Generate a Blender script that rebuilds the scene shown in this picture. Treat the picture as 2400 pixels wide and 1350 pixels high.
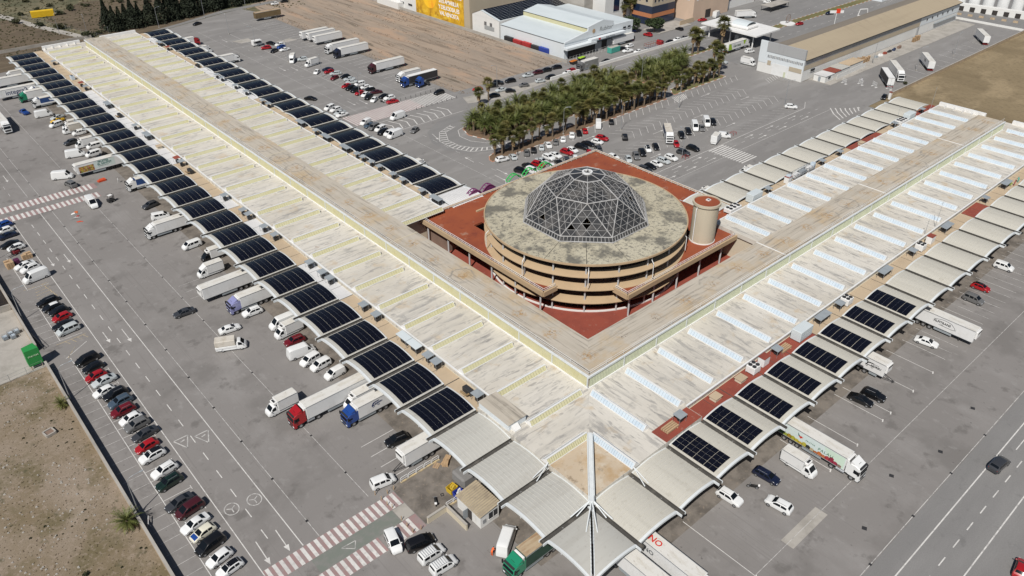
import bpy, math, random
from mathutils import Vector, Matrix
R = math.radians
rnd = random.Random(7)
scene = bpy.context.scene
C = scene.collection
for o in list(bpy.data.objects): bpy.data.objects.remove(o)

# ------------------------------------------------------------------ camera, sky, sun, exposure
cam = bpy.data.cameras.new('camera'); cam.sensor_width = 36; cam.lens = 27.24
cam.clip_start = 1; cam.clip_end = 4000
co = bpy.data.objects.new('camera', cam); C.objects.link(co); scene.camera = co
def look(yaw, pitch, roll):
    f = Vector((math.cos(pitch)*math.cos(yaw), math.cos(pitch)*math.sin(yaw), -math.sin(pitch)))
    r = Vector((math.sin(yaw), -math.cos(yaw), 0)); u = r.cross(f)
    cr, sr = math.cos(roll), math.sin(roll)
    r, u = cr*r + sr*u, -sr*r + cr*u
    return Matrix((r, u, -f)).transposed()
co.matrix_world = Matrix.Translation((-52.28, -42.93, 99.96)) @ look(R(48.8075), R(33.2596), R(-0.2154)).to_4x4()

SUN_AZ, SUN_EL = R(28), R(50)           # direction the shadows fall, height of the sun
world = bpy.data.worlds.new('World'); scene.world = world; world.use_nodes = True
wt = world.node_tree; wt.nodes.clear()
sky = wt.nodes.new('ShaderNodeTexSky'); sky.sky_type = 'NISHITA'; sky.sun_disc = False
sky.sun_elevation = SUN_EL; sky.sun_rotation = R(242); sky.air_density = 1.0; sky.dust_density = 1.0; sky.ozone_density = 1.0
bg = wt.nodes.new('ShaderNodeBackground'); bg.inputs[1].default_value = 0.05
wo = wt.nodes.new('ShaderNodeOutputWorld')
wt.links.new(sky.outputs[0], bg.inputs[0]); wt.links.new(bg.outputs[0], wo.inputs[0])
sun = bpy.data.lights.new('sun', 'SUN'); sun.energy = 5.0; sun.angle = R(0.5); sun.color = (1, 0.955, 0.89)
so = bpy.data.objects.new('sun', sun); C.objects.link(so)
sd = Vector((math.cos(SUN_AZ)*math.cos(SUN_EL), math.sin(SUN_AZ)*math.cos(SUN_EL), -math.sin(SUN_EL)))
so.rotation_euler = sd.to_track_quat('-Z', 'Y').to_euler(); so.location = (0, 0, 200)
vs = scene.view_settings; vs.view_transform = 'Standard'; vs.look = 'None'; vs.exposure = 0.0; vs.gamma = 1; vs.use_curve_mapping = False
scene.render.engine = 'CYCLES'

# ------------------------------------------------------------------ helpers
class MB:
    """collects boxes, tubes, sheets; build() links them as ONE mesh object, mesh() only makes the mesh"""
    def __init__(s): s.v = []; s.f = []; s.m = []; s.cur = 0
    def add(s, vs_, fs):
        n = len(s.v); s.v += [tuple(p) for p in vs_]; s.f += [tuple(i+n for i in f) for f in fs]; s.m += [s.cur]*len(fs); return s
    def quad(s, a, b, c, d): return s.add([a, b, c, d], [(0, 1, 2, 3)])
    def tri(s, a, b, c): return s.add([a, b, c], [(0, 1, 2)])
    def box(s, x0, x1, y0, y1, z0, z1, tx=0, ty=0):
        """tx/ty: how far the top is drawn in on each side"""
        return s.add([(x0,y0,z0),(x1,y0,z0),(x1,y1,z0),(x0,y1,z0),(x0+tx,y0+ty,z1),(x1-tx,y0+ty,z1),(x1-tx,y1-ty,z1),(x0+tx,y1-ty,z1)],
                     [(0,3,2,1),(4,5,6,7),(0,1,5,4),(1,2,6,5),(2,3,7,6),(3,0,4,7)])
    def bbox(s, x0, x1, y0, y1, z0, z1, b=.06):
        """box with chamfered edges"""
        n = len(s.v); P = []
        for z, d in ((z0, b), (z0+b, 0), (z1-b, 0), (z1, b)):
            a0, a1, b0, b1 = x0+d, x1-d, y0+d, y1-d; k = b if d == 0 else 0
            if d == 0: P += [(x0+b,y0,z),(x1-b,y0,z),(x1,y0+b,z),(x1,y1-b,z),(x1-b,y1,z),(x0+b,y1,z),(x0,y1-b,z),(x0,y0+b,z)]
            else: P += [(x0+b,y0+b,z),(x1-b,y0+b,z),(x1-b,y0+b,z),(x1-b,y1-b,z),(x1-b,y1-b,z),(x0+b,y1-b,z),(x0+b,y1-b,z),(x0+b,y0+b,z)]
        F = []
        for k in range(3):
            for i in range(8): F.append((k*8+i, k*8+(i+1)%8, k*8+8+(i+1)%8, k*8+8+i))
        F.append((24, 26, 28, 30)); F.append((0, 6, 4, 2))
        return s.add(P, F)
    def prism(s, poly, z0, z1):
        n = len(poly); vs_ = [(x, y, z0) for x, y in poly]+[(x, y, z1) for x, y in poly]
        return s.add(vs_, [tuple(range(n-1, -1, -1)), tuple(range(n, 2*n))]+[(i, (i+1) % n, n+(i+1) % n, n+i) for i in range(n)])
    def sheet(s, poly, z): return s.add([(x, y, z) for x, y in poly], [tuple(range(len(poly)))])
    def tube(s, p0, p1, r0, r1=None, n=8, caps=True):
        r1 = r0 if r1 is None else r1; p0 = Vector(p0); p1 = Vector(p1); d = (p1-p0)
        if d.length < 1e-6: return s
        d.normalize(); a = d.orthogonal().normalized(); b = d.cross(a); P = []
        for p, r in ((p0, r0), (p1, r1)):
            for i in range(n):
                t = 2*math.pi*i/n; P.append(p + a*(r*math.cos(t)) + b*(r*math.sin(t)))
        F = [(i, (i+1) % n, n+(i+1) % n, n+i) for i in range(n)]
        if caps: F += [tuple(range(n-1, -1, -1)), tuple(range(n, 2*n))]
        return s.add(P, F)
    def path(s, pts, r, n=6):
        for a, b in zip(pts[:-1], pts[1:]): s.tube(a, b, r, n=n)
        return s
    def bar(s, p0, p1, w, h):
        """rectangular bar along p0-p1, w wide, h tall, bottom on the line"""
        p0 = Vector(p0); p1 = Vector(p1); d = (p1-p0); d.z = 0; d.normalize(); q = Vector((-d.y, d.x, 0))*(w/2); u = Vector((0, 0, h))
        return s.add([p0-q, p0+q, p1+q, p1-q, p0-q+u, p0+q+u, p1+q+u, p1-q+u], [(0,1,2,3),(7,6,5,4),(0,4,5,1),(1,5,6,2),(2,6,7,3),(3,7,4,0)])
    def ring(s, cx, cy, prof, n=64, a0=0, a1=2*math.pi, close=True):
        """lathe of a (r,z) profile"""
        full = abs(a1-a0-2*math.pi) < 1e-6; m = n if full else n+1; P = []
        for i in range(m):
            t = a0+(a1-a0)*i/n
            for r, z in prof: P.append((cx+r*math.cos(t), cy+r*math.sin(t), z))
        k = len(prof); F = []
        for i in range(n):
            j = (i+1) % m
            for q in range(k if close else k-1): F.append((i*k+q, j*k+q, j*k+(q+1) % k, i*k+(q+1) % k))
        return s.add(P, F)
    def xf(s, M):
        s.v = [tuple(M @ Vector(p)) for p in s.v]; return s
    def mesh(s, name, mats=(), smooth=None):
        me = bpy.data.meshes.new(name); me.from_pydata(s.v, [], s.f); me.update()
        for m in mats: me.materials.append(m)
        if len(mats) > 1: me.polygons.foreach_set('material_index', s.m)
        if smooth is not None:
            me.polygons.foreach_set('use_smooth', [True]*len(me.polygons))
            try: me.set_sharp_from_angle(angle=R(smooth))
            except Exception: pass
        return me
    def build(s, name, mat, parent=None, smooth=None):
        mats = mat if isinstance(mat, (list, tuple)) else [mat]
        return put(name, s.mesh(name, mats, smooth), parent)
def put(name, me, parent=None, loc=None, rz=None, mat=None, scale=None):
    o = bpy.data.objects.new(name, me); C.objects.link(o)
    if parent is not None: o.parent = parent
    if loc is not None: o.location = loc
    if rz: o.rotation_euler = (0, 0, rz)
    if scale is not None: o.scale = scale
    if mat is not None:
        if len(o.data.materials) == 0: o.data.materials.append(mat)
        o.material_slots[0].link = 'OBJECT'; o.material_slots[0].material = mat
    return o
def tag(o, label=None, cat=None, group=None, kind=None):
    if label: o['label'] = label
    if cat: o['category'] = cat
    if group: o['group'] = group
    if kind: o['kind'] = kind
    return o
def thing(name, label, cat, loc=(0, 0, 0), rz=0, group=None):
    o = bpy.data.objects.new(name, None); C.objects.link(o); o.location = loc; o.rotation_euler = (0, 0, rz)
    o.empty_display_size = .5
    return tag(o, label, cat, group)
def structure(name, mb, mat, smooth=None): return tag(mb.build(name, mat, None, smooth), kind='structure')

# ------------------------------------------------------------------ materials (node based)
def shader(name):
    m = bpy.data.materials.new(name); m.use_nodes = True; nt = m.node_tree
    return m, nt, nt.nodes['Principled BSDF']
def mat(name, col, rough=.6, metal=0, layers=(), bump=0, bscale=3, coords='pos', coat=0, spec=.5, trans=0):
    """layers: (scale xyz, detail, lo, hi, colour, amount[, distortion])"""
    m, nt, b = shader(name); N = nt.nodes; L = nt.links
    b.inputs['Roughness'].default_value = rough; b.inputs['Metallic'].default_value = metal
    b.inputs['Specular IOR Level'].default_value = spec
    if coat: b.inputs['Coat Weight'].default_value = coat; b.inputs['Coat Roughness'].default_value = .08
    src = None
    if layers or bump:
        if coords == 'pos': src = N.new('ShaderNodeNewGeometry').outputs['Position']
        else: src = N.new('ShaderNodeTexCoord').outputs['Object']
    cur = None
    for k, ly in enumerate(layers):
        sc, det, lo, hi, c2, amt = ly[:6]
        mp = N.new('ShaderNodeMapping'); mp.inputs['Scale'].default_value = sc; mp.inputs['Location'].default_value = (k*7.3, k*3.1, k)
        L.new(src, mp.inputs[0])
        nz = N.new('ShaderNodeTexNoise'); nz.inputs['Scale'].default_value = 1; nz.inputs['Detail'].default_value = det; nz.inputs['Roughness'].default_value = .6
        if len(ly) > 6: nz.inputs['Distortion'].default_value = ly[6]
        L.new(mp.outputs[0], nz.inputs['Vector'])
        mr = N.new('ShaderNodeMapRange'); mr.inputs[1].default_value = lo; mr.inputs[2].default_value = hi; mr.inputs[4].default_value = amt
        L.new(nz.outputs[0], mr.inputs[0])
        mx = N.new('ShaderNodeMix'); mx.data_type = 'RGBA'
        L.new(mr.outputs[0], mx.inputs['Factor'])
        if cur is None: mx.inputs['A'].default_value = (*col, 1)
        else: L.new(cur, mx.inputs['A'])
        mx.inputs['B'].default_value = (*c2, 1); cur = mx.outputs['Result']
    if cur is None: b.inputs['Base Color'].default_value = (*col, 1)
    else: L.new(cur, b.inputs['Base Color'])
    if bump:
        nz = N.new('ShaderNodeTexNoise'); nz.inputs['Scale'].default_value = bscale; nz.inputs['Detail'].default_value = 5
        L.new(src, nz.inputs['Vector']); bp = N.new('ShaderNodeBump'); bp.inputs['Strength'].default_value = bump; bp.inputs['Distance'].default_value = .05
        L.new(nz.outputs[0], bp.inputs['Height']); L.new(bp.outputs[0], b.inputs['Normal'])
    return m
M = {}
DK = (.045, .042, .04)
M['asphalt'] = mat('asphalt', (.205, .193, .185), .9, layers=[
    ((.018, .03, 1), 5, .38, .66, (.185, .174, .166), .8), ((.11, .05, 1), 6, .5, .68, (.275, .264, .256), .5),
    ((.07, .07, 1), 8, .52, .64, (.14, .131, .124), .75), ((.5, .35, 1), 7, .58, .72, (.29, .28, .272), .5), ((.22, .22, 1), 9, .58, .66, (.11, .102, .096), .7), ((1.1, 1.1, 1), 4, .67, .71, (.07, .066, .063), .75), ((3, .03, 1), 2, .62, .66, (.16, .15, .143), .5), ((5, 5, 5), 4, .3, .75, (.165, .157, .15), .35)], bump=.15, bscale=8)
M['asphalt_dark'] = mat('asphalt_dark', (.185, .181, .178), .9, layers=[((.05, .2, 1), 6, .4, .7, (.235, .23, .225), .7), ((.4, .4, 1), 6, .6, .72, (.13, .127, .124), .6), ((5, 5, 5), 4, .3, .75, (.11, .108, .106), .35)], bump=.15, bscale=8)
M['asphalt_inner'] = mat('asphalt_inner', (.215, .207, .2), .9, layers=[((.02, .06, 1), 6, .4, .62, (.185, .178, .173), .8), ((.06, .2, 1), 6, .5, .7, (.30, .292, .285), .55), ((.25, .25, 1), 7, .6, .7, (.13, .125, .121), .65), ((5, 5, 5), 4, .3, .75, (.14, .136, .133), .3)])
M['dock_floor'] = mat('dock_floor', (.175, .155, .135), .9, layers=[((.3, .3, 1), 6, .42, .62, (.085, .075, .065), .85), ((1.5, 1.5, 1), 5, .58, .7, (.26, .21, .16), .6)])
M['paint'] = mat('road_paint', (.56, .55, .53), .8, layers=[((1.2, 1.2, 1), 6, .5, .68, (.33, .32, .31), .8), ((.2, .2, 1), 3, .5, .7, (.4, .39, .38), .5)])
M['paint_old'] = mat('road_paint_worn', (.47, .46, .445), .8, layers=[((1.2, 1.2, 1), 6, .45, .62, (.25, .245, .24), .9)])
M['paint_red'] = mat('road_paint_red', (.27, .175, .17), .85, layers=[((.9, .9, 1), 6, .42, .62, (.25, .2, .195), .85)])
M['paint_green'] = mat('road_paint_green', (.15, .165, .145), .85, layers=[((.7, .7, 1), 6, .45, .66, (.19, .185, .175), .8)])
M['paint_yellow'] = mat('road_paint_yellow', (.46, .36, .2), .85, layers=[((1, 1, 1), 6, .42, .6, (.24, .22, .19), .9)])
M['dirt'] = mat('dry_soil', (.235, .19, .145), 1, layers=[((.05, .04, 1), 7, .42, .58, (.155, .118, .068), .9), ((.09, .09, 1), 9, .56, .66, (.33, .275, .22), .85), ((.13, .11, 1), 9, .5, .62, (.115, .095, .048), .8), ((.35, .3, 1), 9, .6, .68, (.055, .055, .026), .75), ((1.2, 1.2, 1), 9, .52, .64, (.28, .225, .18), .6), ((5, 5, 1), 7, .52, .66, (.1, .08, .052), .65)], bump=.8, bscale=2.5)
M['dirt_field'] = mat('levelled_dirt', (.30, .235, .18), 1, layers=[((.16, .018, 1), 7, .42, .6, (.22, .185, .15), .8), ((.5, .03, 1), 8, .52, .62, (.15, .115, .085), .8), ((.12, .03, 1), 6, .55, .66, (.37, .25, .17), .7), ((.35, .05, 1), 9, .6, .68, (.085, .068, .045), .8), ((2, 1, 1), 6, .5, .7, (.36, .30, .24), .4)], bump=.4, bscale=2)
M['dry_grass'] = mat('dry_grass', (.215, .165, .095), 1, layers=[((.05, .02, 1), 7, .42, .62, (.15, .112, .062), .85), ((.04, .06, 1), 8, .5, .62, (.29, .225, .135), .8), ((.9, .6, 1), 6, .5, .7, (.11, .085, .05), .6), ((3, 3, 1), 5, .5, .7, (.24, .19, .12), .4)], bump=.8, bscale=2)
M['brown_field'] = mat('brown_field', (.105, .078, .05), 1, layers=[((.03, .03, 1), 7, .4, .62, (.075, .056, .036), .8), ((.09, .3, 1), 8, .5, .66, (.15, .115, .075), .75), ((.5, .5, 1), 6, .52, .7, (.06, .055, .03), .6)], bump=.8, bscale=1)
M['scrub_soil'] = mat('scrub_soil', (.135, .118, .07), 1, layers=[((.05, .05, 1), 7, .45, .6, (.06, .065, .032), .85), ((.1, .2, 1), 8, .55, .66, (.25, .2, .12), .8), ((.6, .6, 1), 6, .5, .65, (.05, .055, .028), .6)], bump=.8, bscale=1)
M['bed_soil'] = mat('garden_soil', (.14, .092, .055), 1, layers=[((.3, .3, 1), 7, .45, .65, (.085, .055, .034), .8), ((2, 2, 1), 5, .5, .7, (.2, .14, .09), .5)], bump=.6)
M['bed_grass'] = mat('verge_grass', (.13, .12, .045), 1, layers=[((.3, .3, 1), 7, .45, .65, (.08, .085, .03), .8), ((2, 2, 1), 5, .5, .7, (.2, .16, .08), .5)], bump=.6)
M['concrete'] = mat('concrete', (.34, .32, .29), .9, layers=[((.25, .25, 1), 6, .45, .66, (.24, .225, .2), .8), ((2, 2, 2), 5, .55, .7, (.42, .4, .37), .4)])
M['kerb'] = mat('kerb_white', (.62, .6, .57), .85, layers=[((2, 2, 2), 5, .45, .65, (.42, .4, .37), .7)])
M['kerb_red'] = mat('kerb_red', (.42, .2, .13), .85, layers=[((2, 2, 2), 5, .45, .65, (.4, .3, .24), .7)])
M['white'] = mat('white_paint', (.68, .68, .67), .5, layers=[((.6, .6, .6), 5, .5, .7, (.56, .55, .53), .6)])
M['white_metal'] = mat('white_metal', (.66, .67, .67), .4, layers=[((.4, .4, .8), 6, .5, .7, (.54, .54, .53), .5)])
M['cream_wall'] = mat('cream_wall', (.5, .45, .35), .8, layers=[((.3, .3, .15), 6, .5, .7, (.5, .44, .33), .7)])
M['steel'] = mat('galvanised_steel', (.42, .44, .46), .45, .6, layers=[((1, 1, 1), 5, .45, .7, (.32, .33, .35), .6)])
M['grey_sheet'] = mat('grey_sheet', (.27, .30, .32), .5, layers=[((.8, .8, .8), 5, .45, .7, (.2, .22, .24), .6)])
M['dark'] = mat('dark_metal', (.028, .028, .03), .6)
M['black'] = mat('black_plastic', (.012, .012, .013), .5)
M['rubber'] = mat('rubber', (.017, .017, .017), .8)
M['rim'] = mat('alloy_rim', (.42, .43, .45), .35, .7)
M['glass'] = mat('car_glass', (.006, .008, .011), .12, spec=.22)
M['lamp_glass'] = mat('headlight_glass', (.62, .65, .68), .1)
M['tail'] = mat('tail_light', (.3, .012, .01), .2)
M['gutter'] = mat('gutter_dark', (.058, .055, .05), .8, layers=[((.6, .6, .6), 6, .5, .68, (.13, .12, .105), .7)])
M['wood'] = mat('pallet_wood', (.42, .29, .17), .8, layers=[((2, 2, 2), 5, .4, .7, (.3, .2, .12), .7)])
M['solar'] = mat('solar_cell', (.0045, .005, .010), .22, spec=.35, coat=.0)
M['solar_line'] = mat('solar_line', (.1, .105, .12), .5)
def roof_mat(name, along, cols=None):
    """old coated roof: streaks along one axis, ponding marks, rust near the wall"""
    s1 = (.07, .75, .3) if along == 'x' else (.75, .07, .3)
    s2 = (.16, .95, .3) if along == 'x' else (.95, .16, .3)
    s3 = (.3, 1.6, .5) if along == 'x' else (1.6, .3, .5)
    return mat(name, (.54, .515, .465), .85, layers=[
        ((.05, .05, .3), 4, .42, .66, (.44, .41, .355), .8), (s1, 8, .50, .66, (.36, .345, .315), .6), (s2, 11, .55, .63, (.215, .21, .205), .6, .5),
        ((.22, .22, .3), 8, .58, .68, (.43, .32, .19), .5), (s3, 11, .59, .65, (.17, .165, .16), .55, .8), ((.5, .5, .5), 12, .58, .66, (.25, .245, .235), .45), ((.12, .12, .3), 9, .67, .72, (.2, .11, .06), .75)])
M['roof_a'] = roof_mat('hall_roof_left', 'x'); M['roof_b'] = roof_mat('hall_roof_right', 'y')
def ridge_mat(name, along):
    m, nt, b = shader(name); N = nt.nodes; L = nt.links; b.inputs['Roughness'].default_value = .9
    pos = N.new('ShaderNodeNewGeometry').outputs['Position']
    sep = N.new('ShaderNodeSeparateXYZ'); L.new(pos, sep.inputs[0])
    def math_(op, a, b_=None, c_=None):
        n = N.new('ShaderNodeMath'); n.operation = op
        for i, q in enumerate((a, b_, c_)):
            if q is None: continue
            if isinstance(q, (int, float)): n.inputs[i].default_value = q
            else: L.new(q, n.inputs[i])
        return n.outputs[0]
    def noise(sc, det=6, dist=0):
        mp = N.new('ShaderNodeMapping'); mp.inputs['Scale'].default_value = sc; L.new(pos, mp.inputs[0])
        nz = N.new('ShaderNodeTexNoise'); nz.inputs['Scale'].default_value = 1; nz.inputs['Detail'].default_value = det; nz.inputs['Roughness'].default_value = .62; nz.inputs['Distortion'].default_value = dist
        L.new(mp.outputs[0], nz.inputs['Vector']); return nz.outputs[0]
    def rng(v, lo, hi, amt=1):
        mr = N.new('ShaderNodeMapRange'); mr.inputs[1].default_value = lo; mr.inputs[2].default_value = hi; mr.inputs[4].default_value = amt; L.new(v, mr.inputs[0]); return mr.outputs[0]
    cur = [None]
    def mix(fac, col):
        mx = N.new('ShaderNodeMix'); mx.data_type = 'RGBA'; L.new(fac, mx.inputs['Factor'])
        if cur[0] is None: mx.inputs['A'].default_value = (.43, .39, .33, 1)
        else: L.new(cur[0], mx.inputs['A'])
        mx.inputs['B'].default_value = (*col, 1); cur[0] = mx.outputs['Result']
    la, lb = (sep.outputs[1], sep.outputs[0]) if along == 'y' else (sep.outputs[0], sep.outputs[1])
    s1 = (.8, .05, .3) if along == 'y' else (.05, .8, .3)
    s2 = (1.7, .09, .3) if along == 'y' else (.09, 1.7, .3)
    mix(rng(noise(s1), .42, .62, .8), (.36, .325, .27)); mix(rng(noise((.09, .09, .3), 8), .5, .64, .7), (.41, .30, .17)); mix(rng(noise(s2, 10, .4), .53, .63, .7), (.19, .17, .145)); mix(rng(noise((.4, .4, .4), 10), .55, .66, .5), (.44, .40, .34))
    t = math_('FRACT', math_('DIVIDE', math_('SUBTRACT', la, 29.0), 9.35))
    a = math_('MULTIPLY', math_('SUBTRACT', t, .5), 9.35); c = math_('SUBTRACT', lb, 33.2)
    d = math_('SQRT', math_('ADD', math_('MULTIPLY', a, a), math_('MULTIPLY', c, c)))
    d = math_('ADD', d, math_('MULTIPLY', math_('SUBTRACT', noise((.5, .5, .5)), .5), 2.6))
    big = rng(noise((.05, .05, .1), 2), .50, .62)
    e = math_('ABSOLUTE', math_('SUBTRACT', d, 2.7))
    mix(math_('MULTIPLY', math_('MULTIPLY', rng(e, .38, .08, .8), rng(noise((.9, .9, .9)), .35, .55)), big), (.2, .185, .165))
    mix(math_('MULTIPLY', math_('MULTIPLY', rng(d, 2.2, .9), rng(noise((1.3, 1.3, 1.3), 8, .6), .46, .6, .8)), rng(noise((.03, .03, .1), 2), .38, .5)), (.34, .21, .09))
    mix(math_('MULTIPLY', rng(d, 1.2, .4), rng(noise((2.2, 2.2, 2.2), 6, 1), .55, .62, .9)), (.1, .065, .045))
    L.new(cur[0], b.inputs['Base Color']); return m
M['ridge_a'] = ridge_mat('hall_ridge_left', 'y'); M['ridge_b'] = ridge_mat('hall_ridge_right', 'x')
M['roof_tan'] = mat('tan_roof', (.44, .36, .265), .9, layers=[((.2, .2, .3), 7, .5, .62, (.36, .24, .12), .75), ((.8, .8, .3), 8, .58, .66, (.2, .15, .1), .7), ((.5, .5, .5), 6, .55, .68, (.5, .45, .37), .6)])
M['strip_beige'] = mat('terrace_beige', (.43, .34, .235), .9, layers=[((.2, .2, .3), 6, .45, .65, (.37, .29, .2), .7), ((1.5, 1.5, 1), 6, .6, .7, (.36, .29, .2), .5)])
M['strip_white'] = mat('terrace_white', (.56, .56, .56), .8, layers=[((.2, .2, .3), 6, .45, .65, (.48, .48, .48), .6)])
M['strip_red'] = mat('terrace_red', (.235, .052, .032), .85, layers=[((.2, .2, .3), 6, .45, .65, (.18, .04, .028), .8), ((1.1, 1.1, 1), 8, .6, .68, (.27, .13, .1), .6)])
M['deck_red'] = mat('terrace_deck_red', (.26, .062, .022), .85, layers=[((.1, .1, .3), 6, .42, .62, (.2, .045, .02), .85), ((.25, .25, .3), 9, .60, .68, (.3, .18, .13), .75), ((.5, .5, 1), 7, .58, .68, (.15, .032, .018), .6)])
M['canopy_sheet'] = mat('canopy_sheet', (.41, .405, .375), .7, layers=[((.05, .6, .3), 6, .5, .66, (.36, .35, .32), .6), ((1.3, 1.3, 1), 8, .58, .68, (.31, .30, .27), .5)])
M['canopy_sheet_b'] = mat('canopy_sheet_cream', (.46, .445, .395), .7, layers=[((.6, .05, .3), 6, .5, .66, (.4, .385, .34), .6), ((1.0, 1.0, 1), 8, .58, .68, (.36, .34, .29), .5)])
M['canopy_trim'] = mat('canopy_trim', (.6, .63, .64), .5, layers=[((.8, .8, .8), 5, .5, .68, (.5, .53, .55), .6)])
M['fibre_yellow'] = mat('fibreglass_yellow', (.5, .48, .31), .6, layers=[((.25, .25, .6), 6, .45, .65, (.47, .44, .25), .7), ((2, 2, .3), 6, .55, .68, (.40, .37, .2), .5)])
M['fibre_green'] = mat('fibreglass_green', (.5, .53, .39), .6, layers=[((.25, .25, .6), 6, .45, .65, (.44, .47, .34), .7), ((2, 2, .3), 6, .55, .68, (.36, .39, .28), .5)])
M['fibre_blue'] = mat('polycarbonate_blue', (.46, .53, .59), .35, layers=[((.5, .5, .5), 5, .45, .65, (.38, .46, .54), .7)])
M['rotunda_roof'] = mat('rotunda_roof', (.43, .40, .31), .95, layers=[((.07, .07, .2), 6, .4, .6, (.37, .335, .245), .7), ((.17, .17, .3), 15, .50, .60, (.085, .082, .074), .8), ((1.2, 1.2, 1), 14, .52, .60, (.115, .11, .098), .72), ((.3, .3, .3), 12, .56, .64, (.45, .42, .32), .6), ((3.5, 3.5, 1), 10, .56, .63, (.08, .078, .07), .6)], bump=.3)
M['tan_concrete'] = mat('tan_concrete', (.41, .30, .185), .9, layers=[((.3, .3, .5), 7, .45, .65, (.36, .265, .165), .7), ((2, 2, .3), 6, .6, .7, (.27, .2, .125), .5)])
M['shaft'] = mat('lift_tower_concrete', (.45, .4, .31), .9, layers=[((.5, .5, .12), 6, .5, .66, (.39, .34, .255), .6), ((2, 2, .1), 7, .6, .7, (.4, .34, .26), .4)])
M['dome_glass'] = mat('dome_glass', (.03, .031, .033), .14, spec=.45, layers=[((.3, .3, .3), 6, .5, .68, (.11, .105, .1), .8), ((.1, .1, .2), 3, .5, .65, (.065, .062, .06), .7)])
M['dome_frame'] = mat('dome_frame', (.34, .34, .34), .5, layers=[((.5, .5, .5), 6, .5, .66, (.23, .22, .21), .7)])
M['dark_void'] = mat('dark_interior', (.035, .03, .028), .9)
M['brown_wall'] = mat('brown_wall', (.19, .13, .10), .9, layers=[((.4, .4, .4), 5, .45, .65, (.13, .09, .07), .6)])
M['column'] = mat('column_grey', (.42, .43, .44), .6, layers=[((1, 1, .4), 6, .5, .7, (.3, .3, .3), .6)])
M['bark'] = mat('palm_bark', (.15, .115, .08), 1, layers=[((2, 2, 6), 5, .45, .65, (.08, .06, .042), .8)], coords='obj')
M['dead_frond'] = mat('dead_fronds', (.27, .185, .095), 1, layers=[((1.5, 1.5, 1.5), 4, .4, .7, (.15, .1, .052), .8)], coords='obj')
M['frond'] = mat('palm_fronds', (.095, .115, .026), .6, layers=[((.9, .9, .9), 3, .4, .65, (.05, .066, .015), .8), ((.12, .12, .12), 2, .45, .65, (.15, .14, .036), .6)])
M['frond_fan'] = mat('fan_palm_fronds', (.11, .115, .03), .6, layers=[((.9, .9, .9), 3, .4, .65, (.06, .068, .018), .8), ((.12, .12, .12), 2, .45, .65, (.18, .145, .045), .6)])
M['cypress'] = mat('cypress_foliage', (.018, .026, .012), .9, layers=[((.8, .8, .8), 3, .4, .65, (.009, .014, .008), .8), ((.1, .1, .1), 2, .5, .65, (.035, .04, .018), .5)])
M['bush'] = mat('shrub_foliage', (.04, .046, .02), .9, layers=[((.7, .7, .7), 3, .4, .65, (.022, .028, .012), .8), ((.08, .08, .08), 2, .45, .65, (.085, .075, .035), .6)])
M['tree_leaf'] = mat('tree_foliage', (.03, .05, .014), .8, layers=[((.9, .9, .9), 3, .4, .65, (.014, .026, .008), .8)])
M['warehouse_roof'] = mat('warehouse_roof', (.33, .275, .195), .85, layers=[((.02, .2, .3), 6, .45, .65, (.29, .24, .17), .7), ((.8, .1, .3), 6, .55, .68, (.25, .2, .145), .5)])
M['warehouse_roof_n'] = mat('warehouse_roof_shaded', (.21, .18, .145), .85, layers=[((.02, .2, .3), 6, .45, .65, (.18, .155, .125), .7)])  # same tan roof, shade of the north slope put into its colour
M['grey_clad'] = mat('grey_cladding', (.33, .335, .34), .6, layers=[((.4, .4, .05), 5, .45, .65, (.28, .285, .29), .6)])
M['white_clad'] = mat('white_cladding', (.58, .62, .645), .6, layers=[((.3, .3, .06), 6, .45, .66, (.6, .64, .67), .7), ((1, 1, .2), 6, .6, .7, (.5, .5, .48), .5)])
M['white_wall'] = mat('white_wall', (.62, .62, .605), .8, layers=[((.2, .2, .1), 6, .45, .66, (.64, .64, .62), .7), ((1, 1, .25), 6, .6, .7, (.48, .46, .42), .5)])
M['pale_roof'] = mat('pale_metal_roof', (.52, .57, .59), .5, layers=[((.2, .05, .3), 6, .45, .65, (.46, .51, .53), .6)])
M['beige_wall'] = mat('beige_wall', (.38, .325, .245), .85, layers=[((.2, .2, .1), 5, .45, .66, (.41, .355, .27), .6)])
M['peach_wall'] = mat('peach_wall', (.5, .38, .29), .85, layers=[((.2, .2, .1), 5, .45, .66, (.56, .42, .32), .6), ((1, 1, .2), 6, .6, .7, (.44, .34, .27), .5)])
M['brick'] = mat('orange_brick', (.40, .16, .07), .85, layers=[((1, 1, 2), 5, .45, .66, (.33, .13, .06), .6)])
M['window'] = mat('window_glass', (.015, .02, .028), .08, spec=.6)
M['window_blue'] = mat('window_band_glass', (.012, .022, .05), .08, spec=.6)
M['boundary_wall'] = mat('boundary_wall', (.36, .28, .19), .95, layers=[((.6, .6, .6), 6, .45, .66, (.25, .19, .13), .8), ((3, 3, 3), 5, .55, .7, (.46, .38, .28), .5)], bump=.4)
M['amber'] = mat('billboard_amber', (.62, .36, .018), .7, layers=[((.3, .3, .2), 7, .48, .62, (.33, .16, .01), .8), ((.15, .15, .3), 4, .55, .68, (.78, .55, .06), .8)])
M['amber_fruit'] = mat('billboard_fruit', (.85, .50, .02), .7, layers=[((.15, .15, .12), 3, .45, .65, (.75, .25, .02), .8)])
PAINTS = {}
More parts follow.
